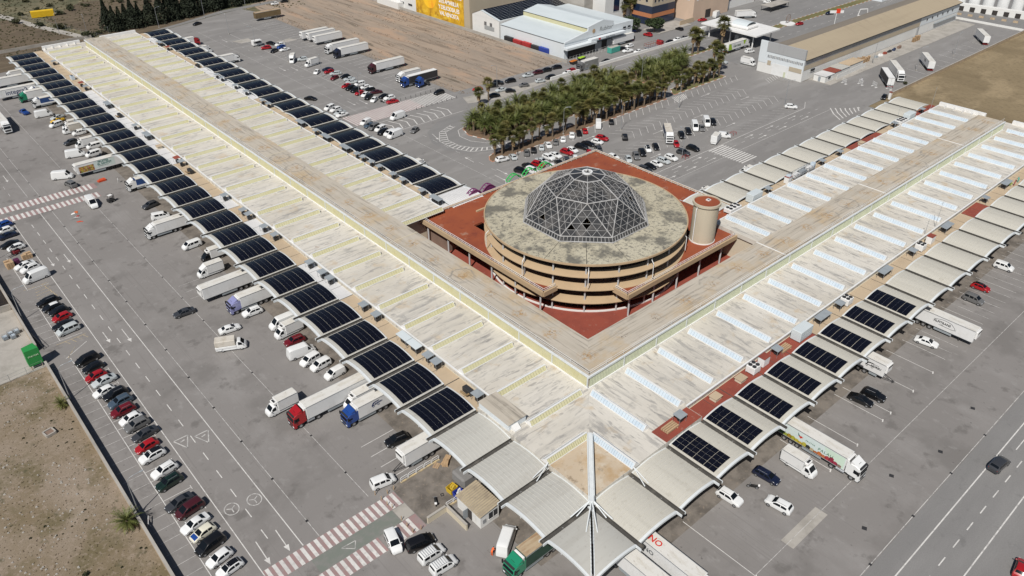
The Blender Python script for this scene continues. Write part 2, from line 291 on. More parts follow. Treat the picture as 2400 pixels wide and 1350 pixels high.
PC = {'white': (.66, .67, .67), 'black': (.006, .006, .007), 'red': (.30, .008, .012), 'dark red': (.12, .006, .011), 'maroon': (.05, .008, .012), 'navy': (.006, .01, .03), 'blue': (.012, .05, .22),
      'grey': (.12, .12, .12), 'dark grey': (.035, .037, .042), 'silver': (.42, .45, .46), 'slate blue': (.05, .075, .105), 'dark green': (.006, .018, .013), 'green': (.01, .19, .10), 'cream': (.62, .60, .50),
      'yellow': (.62, .38, .03), 'lilac': (.22, .23, .42), 'charcoal': (.02, .02, .022), 'brown': (.10, .07, .035), 'orange': (.7, .14, .02)}
def paint(c):
    if c not in PAINTS:
        m, nt, b = shader('paint_' + c.replace(' ', '_')); b.inputs['Base Color'].default_value = (*PC[c], 1); b.inputs['Roughness'].default_value = .32 if c != 'white' else .4
        b.inputs['Coat Weight'].default_value = .5; b.inputs['Coat Roughness'].default_value = .06; PAINTS[c] = m
    return PAINTS[c]
M['van_body'] = mat('box_body_white', (.64, .645, .645), .45, layers=[((.6, .6, .3), 6, .5, .68, (.55, .55, .54), .6), ((3, 3, .5), 6, .62, .7, (.5, .49, .47), .4)], coords='obj')
M['box_roof'] = mat('box_body_roof', (.58, .57, .54), .6, layers=[((.3, .8, .3), 7, .45, .62, (.48, .455, .40), .8), ((1.2, 2, 1), 7, .58, .68, (.36, .33, .29), .6)], coords='obj')
M['canvas'] = mat('dirty_canvas', (.5, .47, .42), .9, layers=[((.6, .6, .6), 6, .45, .64, (.36, .32, .26), .8)], coords='obj')
M['rust_roof'] = mat('rusty_tarpaulin', (.38, .30, .2), .9, layers=[((.3, 1.5, .5), 6, .45, .62, (.24, .14, .075), .8)], coords='obj')
M['tilt_blue'] = mat('tarpaulin_blue', (.02, .06, .19), .6, layers=[((1, 1, 1), 4, .45, .65, (.015, .04, .13), .6)], coords='obj')
M['tilt_navy'] = mat('tarpaulin_navy', (.02, .035, .08), .6)
for k_, c_ in {'charcoal': (.03, .03, .034), 'brown': (.14, .1, .05), 'dark green': (.016, .05, .034), 'grey': (.2, .2, .19)}.items(): M['box_' + k_] = mat('curtain_' + k_.replace(' ', '_'), c_, .6, layers=[((.5, .5, .5), 5, .45, .66, tuple(q*.6 for q in c_), .6)], coords='obj')
INK = {}
def ink(c):
    k = tuple(c)
    if k not in INK: INK[k] = mat('ink_%d' % len(INK), c, .6)
    return INK[k]
GROUPS = ['cars in the lot behind the left wing', 'cars in the parking area by the palms', 'cars on the service street', 'cars parked beside the boundary wall', 'vehicles in the right hand lot', 'vehicles near the corner gate', 'vehicles standing off the long solar canopy']
VEHICLES = []
for l_ in """suv|blue|-34.32|184.41|192.3|blue SUV, first from the far end of the wall row beyond the crates|3
hatch|white|-34.63|181.07|187.1|white hatchback, second from the far end of the wall row beyond the crates|3
sedan|navy|-34.86|177.52|187.9|navy saloon car, third from the far end of the wall row beyond the crates|3
sedan|black|-35.46|172.0|187.5|black saloon car, fourth from the far end of the wall row beyond the crates|3
hatch|white|-34.68|169.24|186.5|white hatchback, fifth from the far end of the wall row beyond the crates|3
sedan|white|-35.31|158.2|188.4|white saloon car, first of three white vehicles between crates and yellow hatching|3
suv|white|-34.73|155.49|190.8|white SUV, second of three white vehicles between crates and yellow hatching|3
van|white|-34.7|150.13|189.1|white panel van, third of three white vehicles between crates and yellow hatching|3
wagon|black|-35.59|137.41|188.5|black estate car, first of the six cars before the wall gateway|3
hatch|black and white|-35.53|134.08|187.0|black and white hatchback, second of the six cars before the wall gateway|3
hatch|black|-34.81|131.47|187.0|black hatchback, third of the six cars before the wall gateway|3
hatch|red|-34.92|128.54|187.3|red hatchback, fourth of the six cars before the wall gateway|3
sedan|black|-35.55|125.07|185.4|black saloon car, fifth of the six cars before the wall gateway|3
mpv|silver|-35.36|122.48|187.2|silver people carrier, sixth of the six cars before the wall gateway|3
mpv|black|-35.53|108.77|189.1|black people carrier, first from the wall gateway in the long near row|3
hatch|black|-35.42|105.4|185.4|black hatchback, second from the wall gateway in the long near row|3
hatch|red|-35.84|102.13|186.0|red hatchback, third from the wall gateway in the long near row|3
sedan|silver|-35.11|99.56|185.9|silver saloon car, fourth from the wall gateway in the long near row|3
hatch|white|-36.19|96.18|187.7|white hatchback, fifth from the wall gateway in the long near row|3
suv|black|-34.82|93.87|186.0|black SUV, sixth from the wall gateway in the long near row|3
suv|slate blue|-34.8|90.97|185.5|slate blue SUV, seventh from the wall gateway in the long near row|3
suv|dark red|-35.28|88.03|183.6|dark red SUV, eighth from the wall gateway in the long near row|3
hatch|white|-34.99|84.85|187.3|white hatchback, ninth from the wall gateway in the long near row|3
suv|grey|-34.71|82.34|186.4|grey SUV, tenth from the wall gateway in the long near row|3
sedan|dark grey|-34.45|79.09|186.7|dark grey saloon car, eleventh from the wall gateway in the long near row|3
hatch|red|-35.3|75.71|187.0|red hatchback, twelfth from the wall gateway in the long near row|3
suv|white with black roof|-35.46|72.63|185.0|white SUV with black roof, thirteenth from the wall gateway in the long near row|3
suv|white|-35.15|67.73|189.0|white SUV, fourteenth from the wall gateway in the long near row|3
suv|dark green|-35.56|64.45|187.1|dark green SUV, fifteenth from the wall gateway in the long near row|3
sedan|dark grey|-35.99|59.07|188.5|dark grey saloon car, sixteenth from the wall gateway in the long near row|3
mpv|maroon|-35.24|56.53|187.7|maroon people carrier, seventeenth from the wall gateway in the long near row|3
sedan|white|-35.8|53.06|189.3|white saloon car, eighteenth from the wall gateway in the long near row|3
hatch|cream with blue bonnet|-35.56|50.55|188.8|cream hatchback with blue bonnet, nineteenth from the wall gateway in the long near row|3
mpv|black|-35.67|47.49|189.8|black people carrier, twentieth from the wall gateway in the long near row|3
hatch|white|-35.62|44.26|189.6|white hatchback, twenty-first from the wall gateway in the long near row|3
hatch|white with black roof|-35.24|41.42|186.6|white hatchback with black roof, twenty-second from the wall gateway in the long near row|3
van|white|-12.37|182.01|-89.9|white panel van driving across the lot beside the far striped crossing|6
suv|dark grey|-0.42|170.0|-167.7|dark grey SUV beside the white van with an open side door|6
minivan|white|-0.75|161.41|-14.8|white minivan with open side door beside the big white lorry|6
minivan|white|-0.62|140.39|-176.4|white minivan parked alone between the white lorry and box trucks|6
suv|white|-2.43|102.2|177.1|white SUV beside the lilac-cabbed lorry|6
sedan|dark grey|-13.93|112.22|176.2|dark grey saloon car standing alone in the open lot|6
sedan|white|-8.96|99.57|-7.4|white saloon car half hidden behind the tilt truck|6
van|white|0.6|93.74|178.3|white panel van with green lettering on its side|6
suv|dark red|-0.48|86.27|177.6|dark red SUV tucked under the solar canopy|6
van|white|-1.36|81.69|-6.4|white panel van reversed beside the dark red SUV|6
svan|white|-1.26|78.3|-171.0|white small van with its driver door ajar|6
svan|white|-0.45|75.41|-175.5|white small van, middle of three beside the red lorry|6
svan|white|0.32|71.12|-176.8|white small van nearest the red lorry|6
suv|black|-0.93|47.31|171.5|black SUV under the last solar canopy beside the drawbar trailer|6
pickup|blue|-7.61|274.17|99.8|small blue pickup standing in front of the blue tilt lorry|6
van|white|-3.02|266.28|-4.3|white panel van beside the blue tilt lorry|6
sedan|silver|-0.12|260.62|-164.6|silver saloon car behind the yellow taxi|6
sedan|yellow and black|-0.96|257.33|-168.0|yellow and black taxi between parked vans|6
svan|white|-2.56|253.11|-163.6|white small van next to the yellow taxi|6
svan|white|1.13|239.87|179.7|white small van with dark rear beside the tilt-bodied vans|6
suv|dark grey|-3.42|232.99|-169.7|dark grey SUV beside the second white box truck|6
minivan|white|1.42|224.56|-175.9|white minivan further back beside the box truck|6
van|white|-5.38|221.19|-14.1|white panel van parked tail outward beside two minivans|6
minivan|white|-0.82|218.1|-172.2|white minivan with dark side windows beside the black SUV|6
suv|black|0.4|213.67|-171.6|black SUV beside the fruit picture trailer|6
van|white|-13.25|206.49|-26.4|white panel van in front of the fruit picture trailer|6
mpv|grey|-13.08|199.34|102.4|grey people carrier driving past the fruit picture trailer|6
svan|white|-8.35|40.59|-11.3|white small van with roof pod beside the white railing|5
svan|white|-14.05|29.09|-104.7|white small van standing on the near striped crossing|5
mpv|black|-10.99|26.12|-12.3|black people carrier beside the striped crossing|5
svan|white|-10.91|23.25|-1.8|white van with roof bars next to the black people carrier|5
svan|white|-10.77|20.41|-3.9|white van with roof bars nearest the picture edge|5
van|white|-0.66|17.58|33.9|white panel van with open tailgate beside the worker in orange|5
suv|white|32.75|-0.21|-86.0|white SUV with its tail under the corner canopies|4
wagon|navy|41.43|-1.55|-85.1|navy estate car beside the motorbike|4
suv|white|37.41|-6.54|97.4|white SUV with roof rails standing nose toward the canopies|4
sedan|black|71.7|-2.45|-83.4|black saloon car, nearer of the two black cars|4
suv|black|74.74|-3.44|-83.1|black SUV, farther of the two black cars|4
mpv|dark grey|73.75|-26.73|-5.6|dark grey people carrier driving along the right hand road|4
hatch|red|53.99|-37.45|8.4|red hatchback cut by the lower right picture corner|4
svan|white|143.06|-1.22|-86.3|white small van in the far bays of the right hand lot|4
hatch|red with black roof|129.51|-1.29|-88.1|red hatchback with black roof in the right hand lot|4
svan|grey|122.97|-2.32|-91.4|grey small van in the right hand lot|4
sedan|white|99.18|-2.48|-80.8|white saloon car beside the white lettered trailer|4
hatch|white|93.93|244.45|-139.0|white hatchback, first from far end of the double row behind left wing|0
sedan|navy|99.02|244.64|156.1|navy saloon car, second from far end of the double row behind left wing|0
hatch|red|97.95|241.65|179.0|red hatchback, third from far end of the double row behind left wing|0
wagon|silver|98.79|237.9|162.2|silver estate car, fourth from far end of the double row behind left wing|0
hatch|dark red|95.5|233.19|-157.2|dark red hatchback, fifth from far end of the double row behind left wing|0
hatch|black|99.69|231.87|173.4|black hatchback, sixth from far end of the double row behind left wing|0
sedan|silver|99.24|228.01|160.7|silver saloon car, seventh from far end of the double row behind left wing|0
sedan|silver|97.98|224.37|158.4|silver saloon car, eighth from far end of the double row behind left wing|0
hatch|red|93.88|221.45|-170.7|red hatchback, ninth from far end of the double row behind left wing|0
svan|white|98.8|219.64|176.7|white small van, tenth from far end of the double row behind left wing|0
suv|black|93.8|218.21|-169.1|black SUV, eleventh from far end of the double row behind left wing|0
suv|black|93.93|214.96|-165.3|black SUV, twelfth from far end of the double row behind left wing|0
hatch|white|98.65|215.34|169.7|white hatchback, thirteenth from far end of the double row behind left wing|0
hatch|black and white|98.75|212.32|167.8|black and white hatchback, fourteenth from far end of the double row behind left wing|0
hatch|red|93.44|210.99|-173.3|red hatchback, fifteenth from far end of the double row behind left wing|0
sedan|maroon|98.71|207.83|164.4|maroon saloon car, sixteenth from far end of the double row behind left wing|0
hatch|white|93.95|208.07|-150.8|white hatchback, seventeenth from far end of the double row behind left wing|0
suv|black|93.4|204.76|-152.1|black SUV, eighteenth from far end of the double row behind left wing|0
hatch|white|93.37|201.03|-144.4|white hatchback, nineteenth from far end of the double row behind left wing|0
sedan|black|98.44|201.96|-176.6|black saloon car, twentieth from far end of the double row behind left wing|0
suv|white|98.72|198.75|178.0|white SUV, twenty-first from far end of the double row behind left wing|0
sedan|red|97.45|195.0|170.2|red saloon car, twenty-second from far end of the double row behind left wing|0
svan|white|76.58|204.49|-163.7|white small van leftmost of four by the solar canopies|0
suv|white|77.28|201.3|-172.1|white SUV second of four by the solar canopies|0
sedan|silver|76.96|197.89|-169.3|silver saloon car third of four by the solar canopies|0
sedan|white|76.5|195.62|-175.2|white saloon car last of four before the long crossing|0
van|white|89.89|180.38|-175.7|white panel van parked on the painted chevrons|0
hatch|grey|87.22|166.37|-153.9|grey hatchback driving toward the roundabout loop|0
svan|white|78.64|183.54|-163.1|white small van, first of seven beside the solar canopies past the long crossing|0
sedan|slate blue|78.41|180.32|-173.0|slate blue saloon car, second of seven beside the solar canopies past the long crossing|0
mpv|grey|78.39|177.85|-162.5|grey people carrier, third of seven beside the solar canopies past the long crossing|0
svan|white|79.13|175.01|-168.4|white small van, fourth of seven beside the solar canopies past the long crossing|0
suv|black|78.26|172.12|-164.9|black SUV, fifth of seven beside the solar canopies past the long crossing|0
svan|white|79.22|169.59|-171.0|white small van, sixth of seven beside the solar canopies past the long crossing|0
van|white|79.65|167.01|-172.6|white panel van, seventh of seven beside the solar canopies past the long crossing|0
suv|black|116.2|191.33|-176.7|black SUV crossing the far end of the long striped crossing|0
sedan|black|76.47|218.14|-56.6|black saloon car standing alone near the solar canopies|0
sedan|black|87.9|350.67|-159.9|black saloon car with raised boot by the tree line kerb|0
sedan|black|99.26|295.4|-69.8|black saloon car behind the small food trailer|0
suv|red|94.26|290.03|164.8|red SUV in front of the small food trailer|0
hatch|black|94.77|283.36|-152.1|black hatchback beside the red SUV|0
suv|white|101.13|290.23|178.5|white SUV behind the blue car|0
hatch|blue|99.96|286.86|-167.8|blue hatchback between two white cars|0
sedan|white|99.35|282.29|-175.9|white saloon car in front of the blue hatchback|0
suv|silver|98.08|263.85|157.2|silver SUV between two box trucks|0
suv|white|93.72|128.24|-12.3|white SUV, first from the kerb nose in the row along the palms|1
hatch|silver|97.57|127.63|67.1|silver hatchback, second from the kerb nose in the row along the palms|1
sedan|grey|103.0|127.22|49.7|grey saloon car, third from the kerb nose in the row along the palms|1
hatch|black|106.07|127.25|49.1|black hatchback, fourth from the kerb nose in the row along the palms|1
hatch|silver|109.38|127.08|49.8|silver hatchback, fifth from the kerb nose in the row along the palms|1
sedan|white|112.5|127.25|58.9|white saloon car, sixth from the kerb nose in the row along the palms|1
hatch|grey|115.97|127.29|47.1|grey hatchback, seventh from the kerb nose in the row along the palms|1
hatch|white|119.21|127.32|50.6|white hatchback, eighth from the kerb nose in the row along the palms|1
suv|white|123.92|127.71|45.4|white SUV, ninth from the kerb nose in the row along the palms|1
sedan|black|127.19|127.72|51.8|black saloon car, tenth from the kerb nose in the row along the palms|1
hatch|red|129.97|127.57|51.7|red hatchback, eleventh from the kerb nose in the row along the palms|1
van|white|137.26|128.26|44.4|white panel van, twelfth from the kerb nose in the row along the palms|1
hatch|black|142.85|127.3|44.6|black hatchback, thirteenth from the kerb nose in the row along the palms|1
suv|black|92.31|117.97|-75.9|black SUV, first from the green arches in the slanted row behind the dome|1
sedan|black|96.52|118.96|-80.5|black saloon car, second from the green arches in the slanted row behind the dome|1
suv|red|99.52|118.01|-74.0|red SUV, third from the green arches in the slanted row behind the dome|1
sedan|silver|102.24|119.29|-84.2|silver saloon car, fourth from the green arches in the slanted row behind the dome|1
suv|white|105.52|119.65|-86.4|white SUV, fifth from the green arches in the slanted row behind the dome|1
sedan|white|108.44|119.65|-85.6|white saloon car, sixth from the green arches in the slanted row behind the dome|1
suv|red|112.71|118.8|-82.2|red SUV, seventh from the green arches in the slanted row behind the dome|1
hatch|white|115.37|118.93|-87.8|white hatchback, eighth from the green arches in the slanted row behind the dome|1
suv|black|119.27|118.76|-74.0|black SUV, ninth from the green arches in the slanted row behind the dome|1
sedan|black|122.68|119.06|-76.7|black saloon car, tenth from the green arches in the slanted row behind the dome|1
hatch|white|126.23|118.27|-77.0|white hatchback, eleventh from the green arches in the slanted row behind the dome|1
suv|red|129.42|119.16|-75.0|red SUV, twelfth from the green arches in the slanted row behind the dome|1
hatch|white|101.93|114.53|57.9|white hatchback, first of six nose-in cars behind the dome|1
sedan|black|105.3|114.69|69.0|black saloon car, second of six nose-in cars behind the dome|1
suv|dark grey|108.45|114.7|50.6|dark grey SUV, third of six nose-in cars behind the dome|1
hatch|white|111.79|114.09|46.5|white hatchback, fourth of six nose-in cars behind the dome|1
hatch|red|118.03|114.17|46.1|red hatchback, fifth of six nose-in cars behind the dome|1
suv|dark grey|122.25|114.08|56.3|dark grey SUV, sixth of six nose-in cars behind the dome|1
hatch|white|121.16|106.59|-87.7|white hatchback right behind the red terrace corner|1
svan|white|94.86|115.62|-85.7|white small van half hidden by the green arches|1
suv|black|135.93|114.93|45.5|black SUV alone in the slanted bays by the lamp post|1
hatch|silver|123.37|102.17|-127.7|silver hatchback, first from the terrace in the blue truck row|1
suv|grey|126.8|102.02|-125.8|grey SUV, second from the terrace in the blue truck row|1
suv|black|130.22|102.5|-124.7|black SUV, third from the terrace in the blue truck row|1
hatch|white with black roof|133.98|103.32|-127.6|white hatchback with black roof, fourth from the terrace in the blue truck row|1
hatch|black|137.18|102.75|-126.2|black hatchback, fifth from the terrace in the blue truck row|1
hatch|red|143.95|99.84|-129.0|red hatchback, sixth from the terrace in the blue truck row|1
suv|black|151.03|103.25|-129.6|black SUV, first right of the blue box truck in its row|1
suv|black|155.31|103.86|-131.6|black SUV, second right of the blue box truck in its row|1
van|white|160.14|104.81|-134.4|white panel van, third right of the blue box truck in its row|1
hatch|grey|161.31|102.71|-134.3|grey hatchback, fourth right of the blue box truck in its row|1
van|white|166.48|104.7|-133.8|white panel van, fifth right of the blue box truck in its row|1
suv|black|168.63|103.53|-132.6|black SUV, sixth right of the blue box truck in its row|1
wagon|dark grey|121.56|93.94|-84.6|dark grey estate car, first from the terrace in the slanted row beside the marked lanes|1
hatch|black|124.19|94.04|-88.5|black hatchback, second from the terrace in the slanted row beside the marked lanes|1
hatch|white|127.12|93.98|-90.7|white hatchback, third from the terrace in the slanted row beside the marked lanes|1
wagon|silver|130.61|94.17|-90.1|silver estate car, fourth from the terrace in the slanted row beside the marked lanes|1
suv|white|134.02|93.87|-90.0|white SUV, fifth from the terrace in the slanted row beside the marked lanes|1
suv|dark grey|140.1|93.87|-84.7|dark grey SUV, sixth from the terrace in the slanted row beside the marked lanes|1
suv|black|145.1|93.94|-86.6|black SUV, seventh from the terrace in the slanted row beside the marked lanes|1
svan|white|161.47|93.63|-59.7|white service van with small lettering beside the box truck|1
suv|white|202.18|93.93|-58.3|white SUV at the lamp post near the chevron markings|1
hatch|black|237.05|76.5|-165.2|black hatchback at the yard gate post|1
hatch|red|129.64|184.66|172.1|red hatchback, first counted from the dirt field end of the service street|2
suv|black|136.3|183.75|159.9|black SUV, second counted from the dirt field end of the service street|2
suv|black|140.34|184.99|-45.2|black SUV, third counted from the dirt field end of the service street|2
sedan|silver|135.89|177.91|168.1|silver saloon car, fourth counted from the dirt field end of the service street|2
hatch|black|137.86|174.78|-33.3|black hatchback, fifth counted from the dirt field end of the service street|2
sedan|black|129.86|175.15|150.5|black saloon car, sixth counted from the dirt field end of the service street|2
suv|black|145.41|183.49|167.3|black SUV, seventh counted from the dirt field end of the service street|2
hatch|grey|146.02|176.15|160.1|grey hatchback, eighth counted from the dirt field end of the service street|2
sedan|silver|155.25|184.02|167.5|silver saloon car, ninth counted from the dirt field end of the service street|2
suv|maroon|160.43|183.86|169.3|maroon SUV, tenth counted from the dirt field end of the service street|2
suv|black|165.15|183.7|171.1|black SUV, eleventh counted from the dirt field end of the service street|2
hatch|silver|154.24|175.65|-18.1|silver hatchback, twelfth counted from the dirt field end of the service street|2
suv|black|160.27|176.05|168.2|black SUV, thirteenth counted from the dirt field end of the service street|2
suv|black|170.91|183.68|164.3|black SUV, fourteenth counted from the dirt field end of the service street|2
hatch|white|169.23|175.53|171.1|white hatchback, fifteenth counted from the dirt field end of the service street|2
hatch|red|172.73|176.84|166.2|red hatchback, sixteenth counted from the dirt field end of the service street|2
sedan|black|211.0|183.71|170.8|black saloon car, first counted along the street in front of the office block|2
hatch|white|216.53|184.17|175.8|white hatchback, second counted along the street in front of the office block|2
pickup|white|210.29|179.6|165.7|white pickup, third counted along the street in front of the office block|2
hatch|white|212.95|176.09|-179.6|white hatchback, fourth counted along the street in front of the office block|2
sedan|black|192.7|175.86|170.0|black saloon car, fifth counted along the street in front of the office block|2
hatch|black|234.81|176.28|173.9|black hatchback, sixth counted along the street in front of the office block|2
hatch|white|240.32|176.51|-177.5|white hatchback, seventh counted along the street in front of the office block|2
hatch|grey|245.29|176.17|177.8|grey hatchback, eighth counted along the street in front of the office block|2
van|white|259.82|177.52|-179.5|white panel van, ninth counted along the street in front of the office block|2
hatch|black|255.68|187.22|87.2|black hatchback, tenth counted along the street in front of the office block|2
suv|red|236.47|190.43|97.2|red SUV, eleventh counted along the street in front of the office block|2
hatch|blue|236.32|200.2|143.8|blue hatchback, twelfth counted along the street in front of the office block|2
sedan|red|277.15|190.12|161.8|red saloon car, thirteenth counted along the street in front of the office block|2
suv|black|227.75|193.41|84.1|black SUV, fourteenth counted along the street in front of the office block|2
pickup|silver|227.98|142.72|95.7|silver pickup under the tall palms by the gate|2
svan|white|249.3|143.62|-19.6|small white van beside the grey warehouse|2
hatch|red|305.94|154.03|168.2|red hatchback on the avenue beside the grass median|2
suv|navy and white|335.22|154.81|164.5|navy and white SUV on the avenue by the grass median|2
hatch|white|332.47|189.42|128.6|white hatchback in the far forecourt|2
hatch|black|335.75|182.28|110.8|black hatchback in the far forecourt|2
sedan|black|336.96|188.03|109.0|black saloon car beside the white one in the far forecourt|2
hatch|white|135.46|362.74|172.9|white hatchback on the lane beyond the dirt field|2
hatch|black|141.68|364.16|173.1|black hatchback on the lane beyond the dirt field|2""".split("\n"):
    a_ = l_.split("|"); VEHICLES.append((a_[0], a_[1], float(a_[2]), float(a_[3]), float(a_[4]), a_[5], GROUPS[int(a_[6])]))
LORRIES = [
('semi', 'red', -5.24, 63.31, 180, 'red cabbed lorry with long white trailer backed under the solar canopy', {}),
('rigid', 'blue', -0.61, 57.24, 180, 'blue cabbed lorry with white box body and dark emblem', {'sign': 'ANDREU'}),
('luton', 'white', -0.45, 60.78, 180, 'white box truck hidden behind the blue cabbed lorry', {}),
('luton', 'white', -12.33, 69.14, 181, 'white refrigerated box truck standing alone near the red lorry', {}),
('luton', 'white', 0.14, 90.14, 182, 'white refrigerated box truck beside the lettered panel van', {}),
('tilt', 'white', -11.31, 93.38, -27, 'white pickup truck with dirty canvas tilt body', {}),
('rigid', 'lilac', -1.03, 105.7, 180, 'lilac cabbed lorry with long grey box body', {}),
('trailer', 'white', -2.01, 114.27, 180, 'long white trailer without a tractor beside the lilac lorry', {}),
('luton', 'white', -2.39, 124.79, 180, 'white box truck with bulky roof fairing beside the black cabbed one', {}),
('luton', 'black', 1.28, 131.29, 180, 'black cabbed box truck half under the solar canopy', {}),
('rigid', 'white', -2.48, 152.32, 180, 'big white lorry backed up to the solar canopy', {}),
('rigid', 'blue and white', 3.52, 184.39, 180, 'white cabbed lorry with blue tilt beside the railing', {'tilt': 'blue'}),
('trailer', 'white', -2.8, 204.62, 180, 'white trailer with a big fruit picture', {'sign': 'SANTET'}),
('luton', 'white', -0.45, 227.59, 180, 'white tall box truck, nearest of the far cluster', {}),
('luton', 'white', 0.11, 243.69, 180, 'white box truck with beige canvas beside the yellow taxi', {}),
('luton', 'white', 1.13, 247.41, 180, 'white box truck farther behind the canvas one', {}),
('rigid', 'white', 1.61, 277.79, 180, 'white lorry with blue tarpaulin side', {'tilt': 'blue'}),
('rigid', 'green', -0.47, 287.51, 180, 'green cabbed lorry with white box', {}),
('rigid', 'white', 3.77, 291.85, 180, 'white cabbed lorry with blue tilt behind the green one', {'tilt': 'blue'}),
('trailer', 'white', -4.23, 294.69, 180, 'white trailer with big navy lettering', {'sign': 'INTEGRA'}),
('trailer', 'white', -2.65, 310.03, 180, 'white trailer behind the navy lettered one', {}),
('luton', 'white', -0.13, 320.37, 180, 'white box truck farthest along the solar canopy', {}),
('semi', 'white', -16.57, 264.48, -90, 'white lorry driving along the lot at the left picture edge', {}),
('trailer', 'white', 0.3, 41.57, 180, 'white drawbar trailer with fridge unit beside the railing', {'short': 8.2}),
('semi', 'white', 52.94, -4.44, -90, 'white lorry with fruit pictures and green lettering', {'sign': 'PALAU'}),
('luton', 'white', 47.48, -4.03, -90, 'white refrigerated box truck beside the fruit lettered lorry', {}),
('trailer', 'white', 106.22, -2.38, -90, 'long white trailer with black emblem lettering', {'sign': 'ALFITRANS'}),
('trailer', 'white', 81.57, 1.54, -90, 'short white trailer with black van emblem', {'sign': 'ANDREU2', 'short': 7.6}),
('trailer', 'white', 119.24, 291.01, 180, 'white trailer, farthest of three in a row by the dirt field', {'rev': 1}),
('trailer', 'white', 120.54, 287.03, 180, 'white trailer, middle of three by the dirt field', {}),
('trailer', 'white', 120.31, 280.79, 180, 'white trailer, nearest of three by the dirt field', {}),
('semi', 'white', 118.43, 265.27, 180, 'white lorry with white trailer beside the navy one', {}),
('semi', 'navy', 117.98, 257.3, 180, 'navy cabbed lorry with white trailer by the dirt field', {}),
('semi', 'maroon', 117.76, 229.39, 180, 'maroon cabbed lorry with white trailer by the dirt field', {}),
('rigid', 'white', 117.32, 212.83, 180, 'short white lorry beside the blue one by the dirt field', {}),
('semi', 'blue', 117.98, 206.62, 180, 'blue cabbed lorry with dark curtain trailer', {'box': 'charcoal'}),
('tractor', 'blue', 117.1, 202.75, 180, 'blue tractor unit without trailer', {}),
('trailer', 'white and brown', 119.13, 337.98, 180, 'brown curtain trailer parked alone at the far corner', {'box': 'brown'}),
('rigid', 'white', 72.24, 281.33, 0, 'white lorry backed under the rear solar canopy', {}),
('rigid', 'red', 70.1, 317.79, 0, 'red cabbed lorry backed under the rear solar canopy at the far end', {}),
('luton', 'white', 71.86, 302.93, 0, 'white box truck mostly hidden by the rear solar canopy', {}),
('luton', 'white', 94.01, 265.14, -125, 'box truck with cream roof facing the lane', {}),
('luton', 'white', 97.42, 254.95, -170, 'white box truck parked across its bay', {}),
('stall', 'white', 93.63, 297.68, 0, 'small white food trailer with open hatch', {}),
('rigid', 'white', 146.6, 105.4, -135, 'box truck with blue curtain side and cream roof', {'tilt': 'navy'}),
('luton', 'white', 156.33, 93.18, 20, 'white box truck beside the service van', {}),
('luton', 'white', 120.88, 70.27, 92, 'white box truck poking out from behind the canopy near the lift tower', {}),
('luton', 'white', 142.23, 70.78, 92, 'white box truck with red trim poking out behind the canopy', {}),
('luton', 'white', 70.73, 141.04, 0, 'white box truck half hidden by the rear solar canopy', {}),
('semi', 'white', 265.6, 86.2, -141, 'white lorry with trailer parked in the walled yard', {}),
('trailer', 'charcoal', 255, 84.8, 38, 'trailer with dark picture side in the walled yard', {'box': 'charcoal'}),
('trailer', 'white', 287, 83.6, 37, 'white trailer with black letters in the walled yard', {'sign': 'TBC'}),
('trailer', 'white', 342, 83.8, 36, 'white trailer with open doors at the far end of the walled yard', {}),
('semi', 'white', 248.74, 150.07, 0, 'white lorry with green lettered trailer entering the gate', {'sign': 'GARCESA'}),
('luton', 'white', 234.26, 134.09, -85, 'white box truck behind the grey warehouse front', {}),
('rigid', 'white', 297.79, 179.36, -30, 'white lorry on the forecourt by the white block', {}),
('trailer', 'white', 218.1, 190.19, 180, 'white trailer parked in front of the long white fruit hall', {}),
('rigid', 'grey', 180.29, 175.19, 180, 'lorry with cage body on the service street', {'box': 'grey'}),
('rigid', 'red', 223.08, 175.74, 0, 'red cabbed car transporter on the service street', {'flat': 1}),
('luton', 'white', 288.7, 190.04, 15, 'white truck beside the peach building', {}),
('rigid', 'green', 0.63, 12.68, 180, 'green lorry with rusty tarpaulin roof under the corner canopies', {'box': 'dark green'}),
('trailer', 'white', 14.4, -1.24, -90, 'white trailer with big red and grey letters under the corner canopies', {'sign': 'INNO'}),
('trailer', 'white', 9.85, 1.37, -90, 'plain white trailer beside the red lettered one', {})]
LAMPS_WALL = [(-42.01, 61.8), (-41.71, 99.09), (-41.6, 134.03), (-42.12, 165.97)]
LAMPS = [(72.02, 358.1), (96.18, 361.25), (118.3, 361.06), (92.46, 324.51), (91.82, 295.13), (92.71, 266.5), (93.37, 239.32), (91.72, 208.43), (123.3, 131.19), (140.6, 120.84), (171.47, 120.71), (137.64, 92.44), (201.91, 96.43), (135.95, 180.46), (163.85, 158.81), (185.09, 150.05), (273.87, 100.01), (278.97, 83.97), (311.14, 82.69), (32.61, 378.35), (41.58, 365.38)]
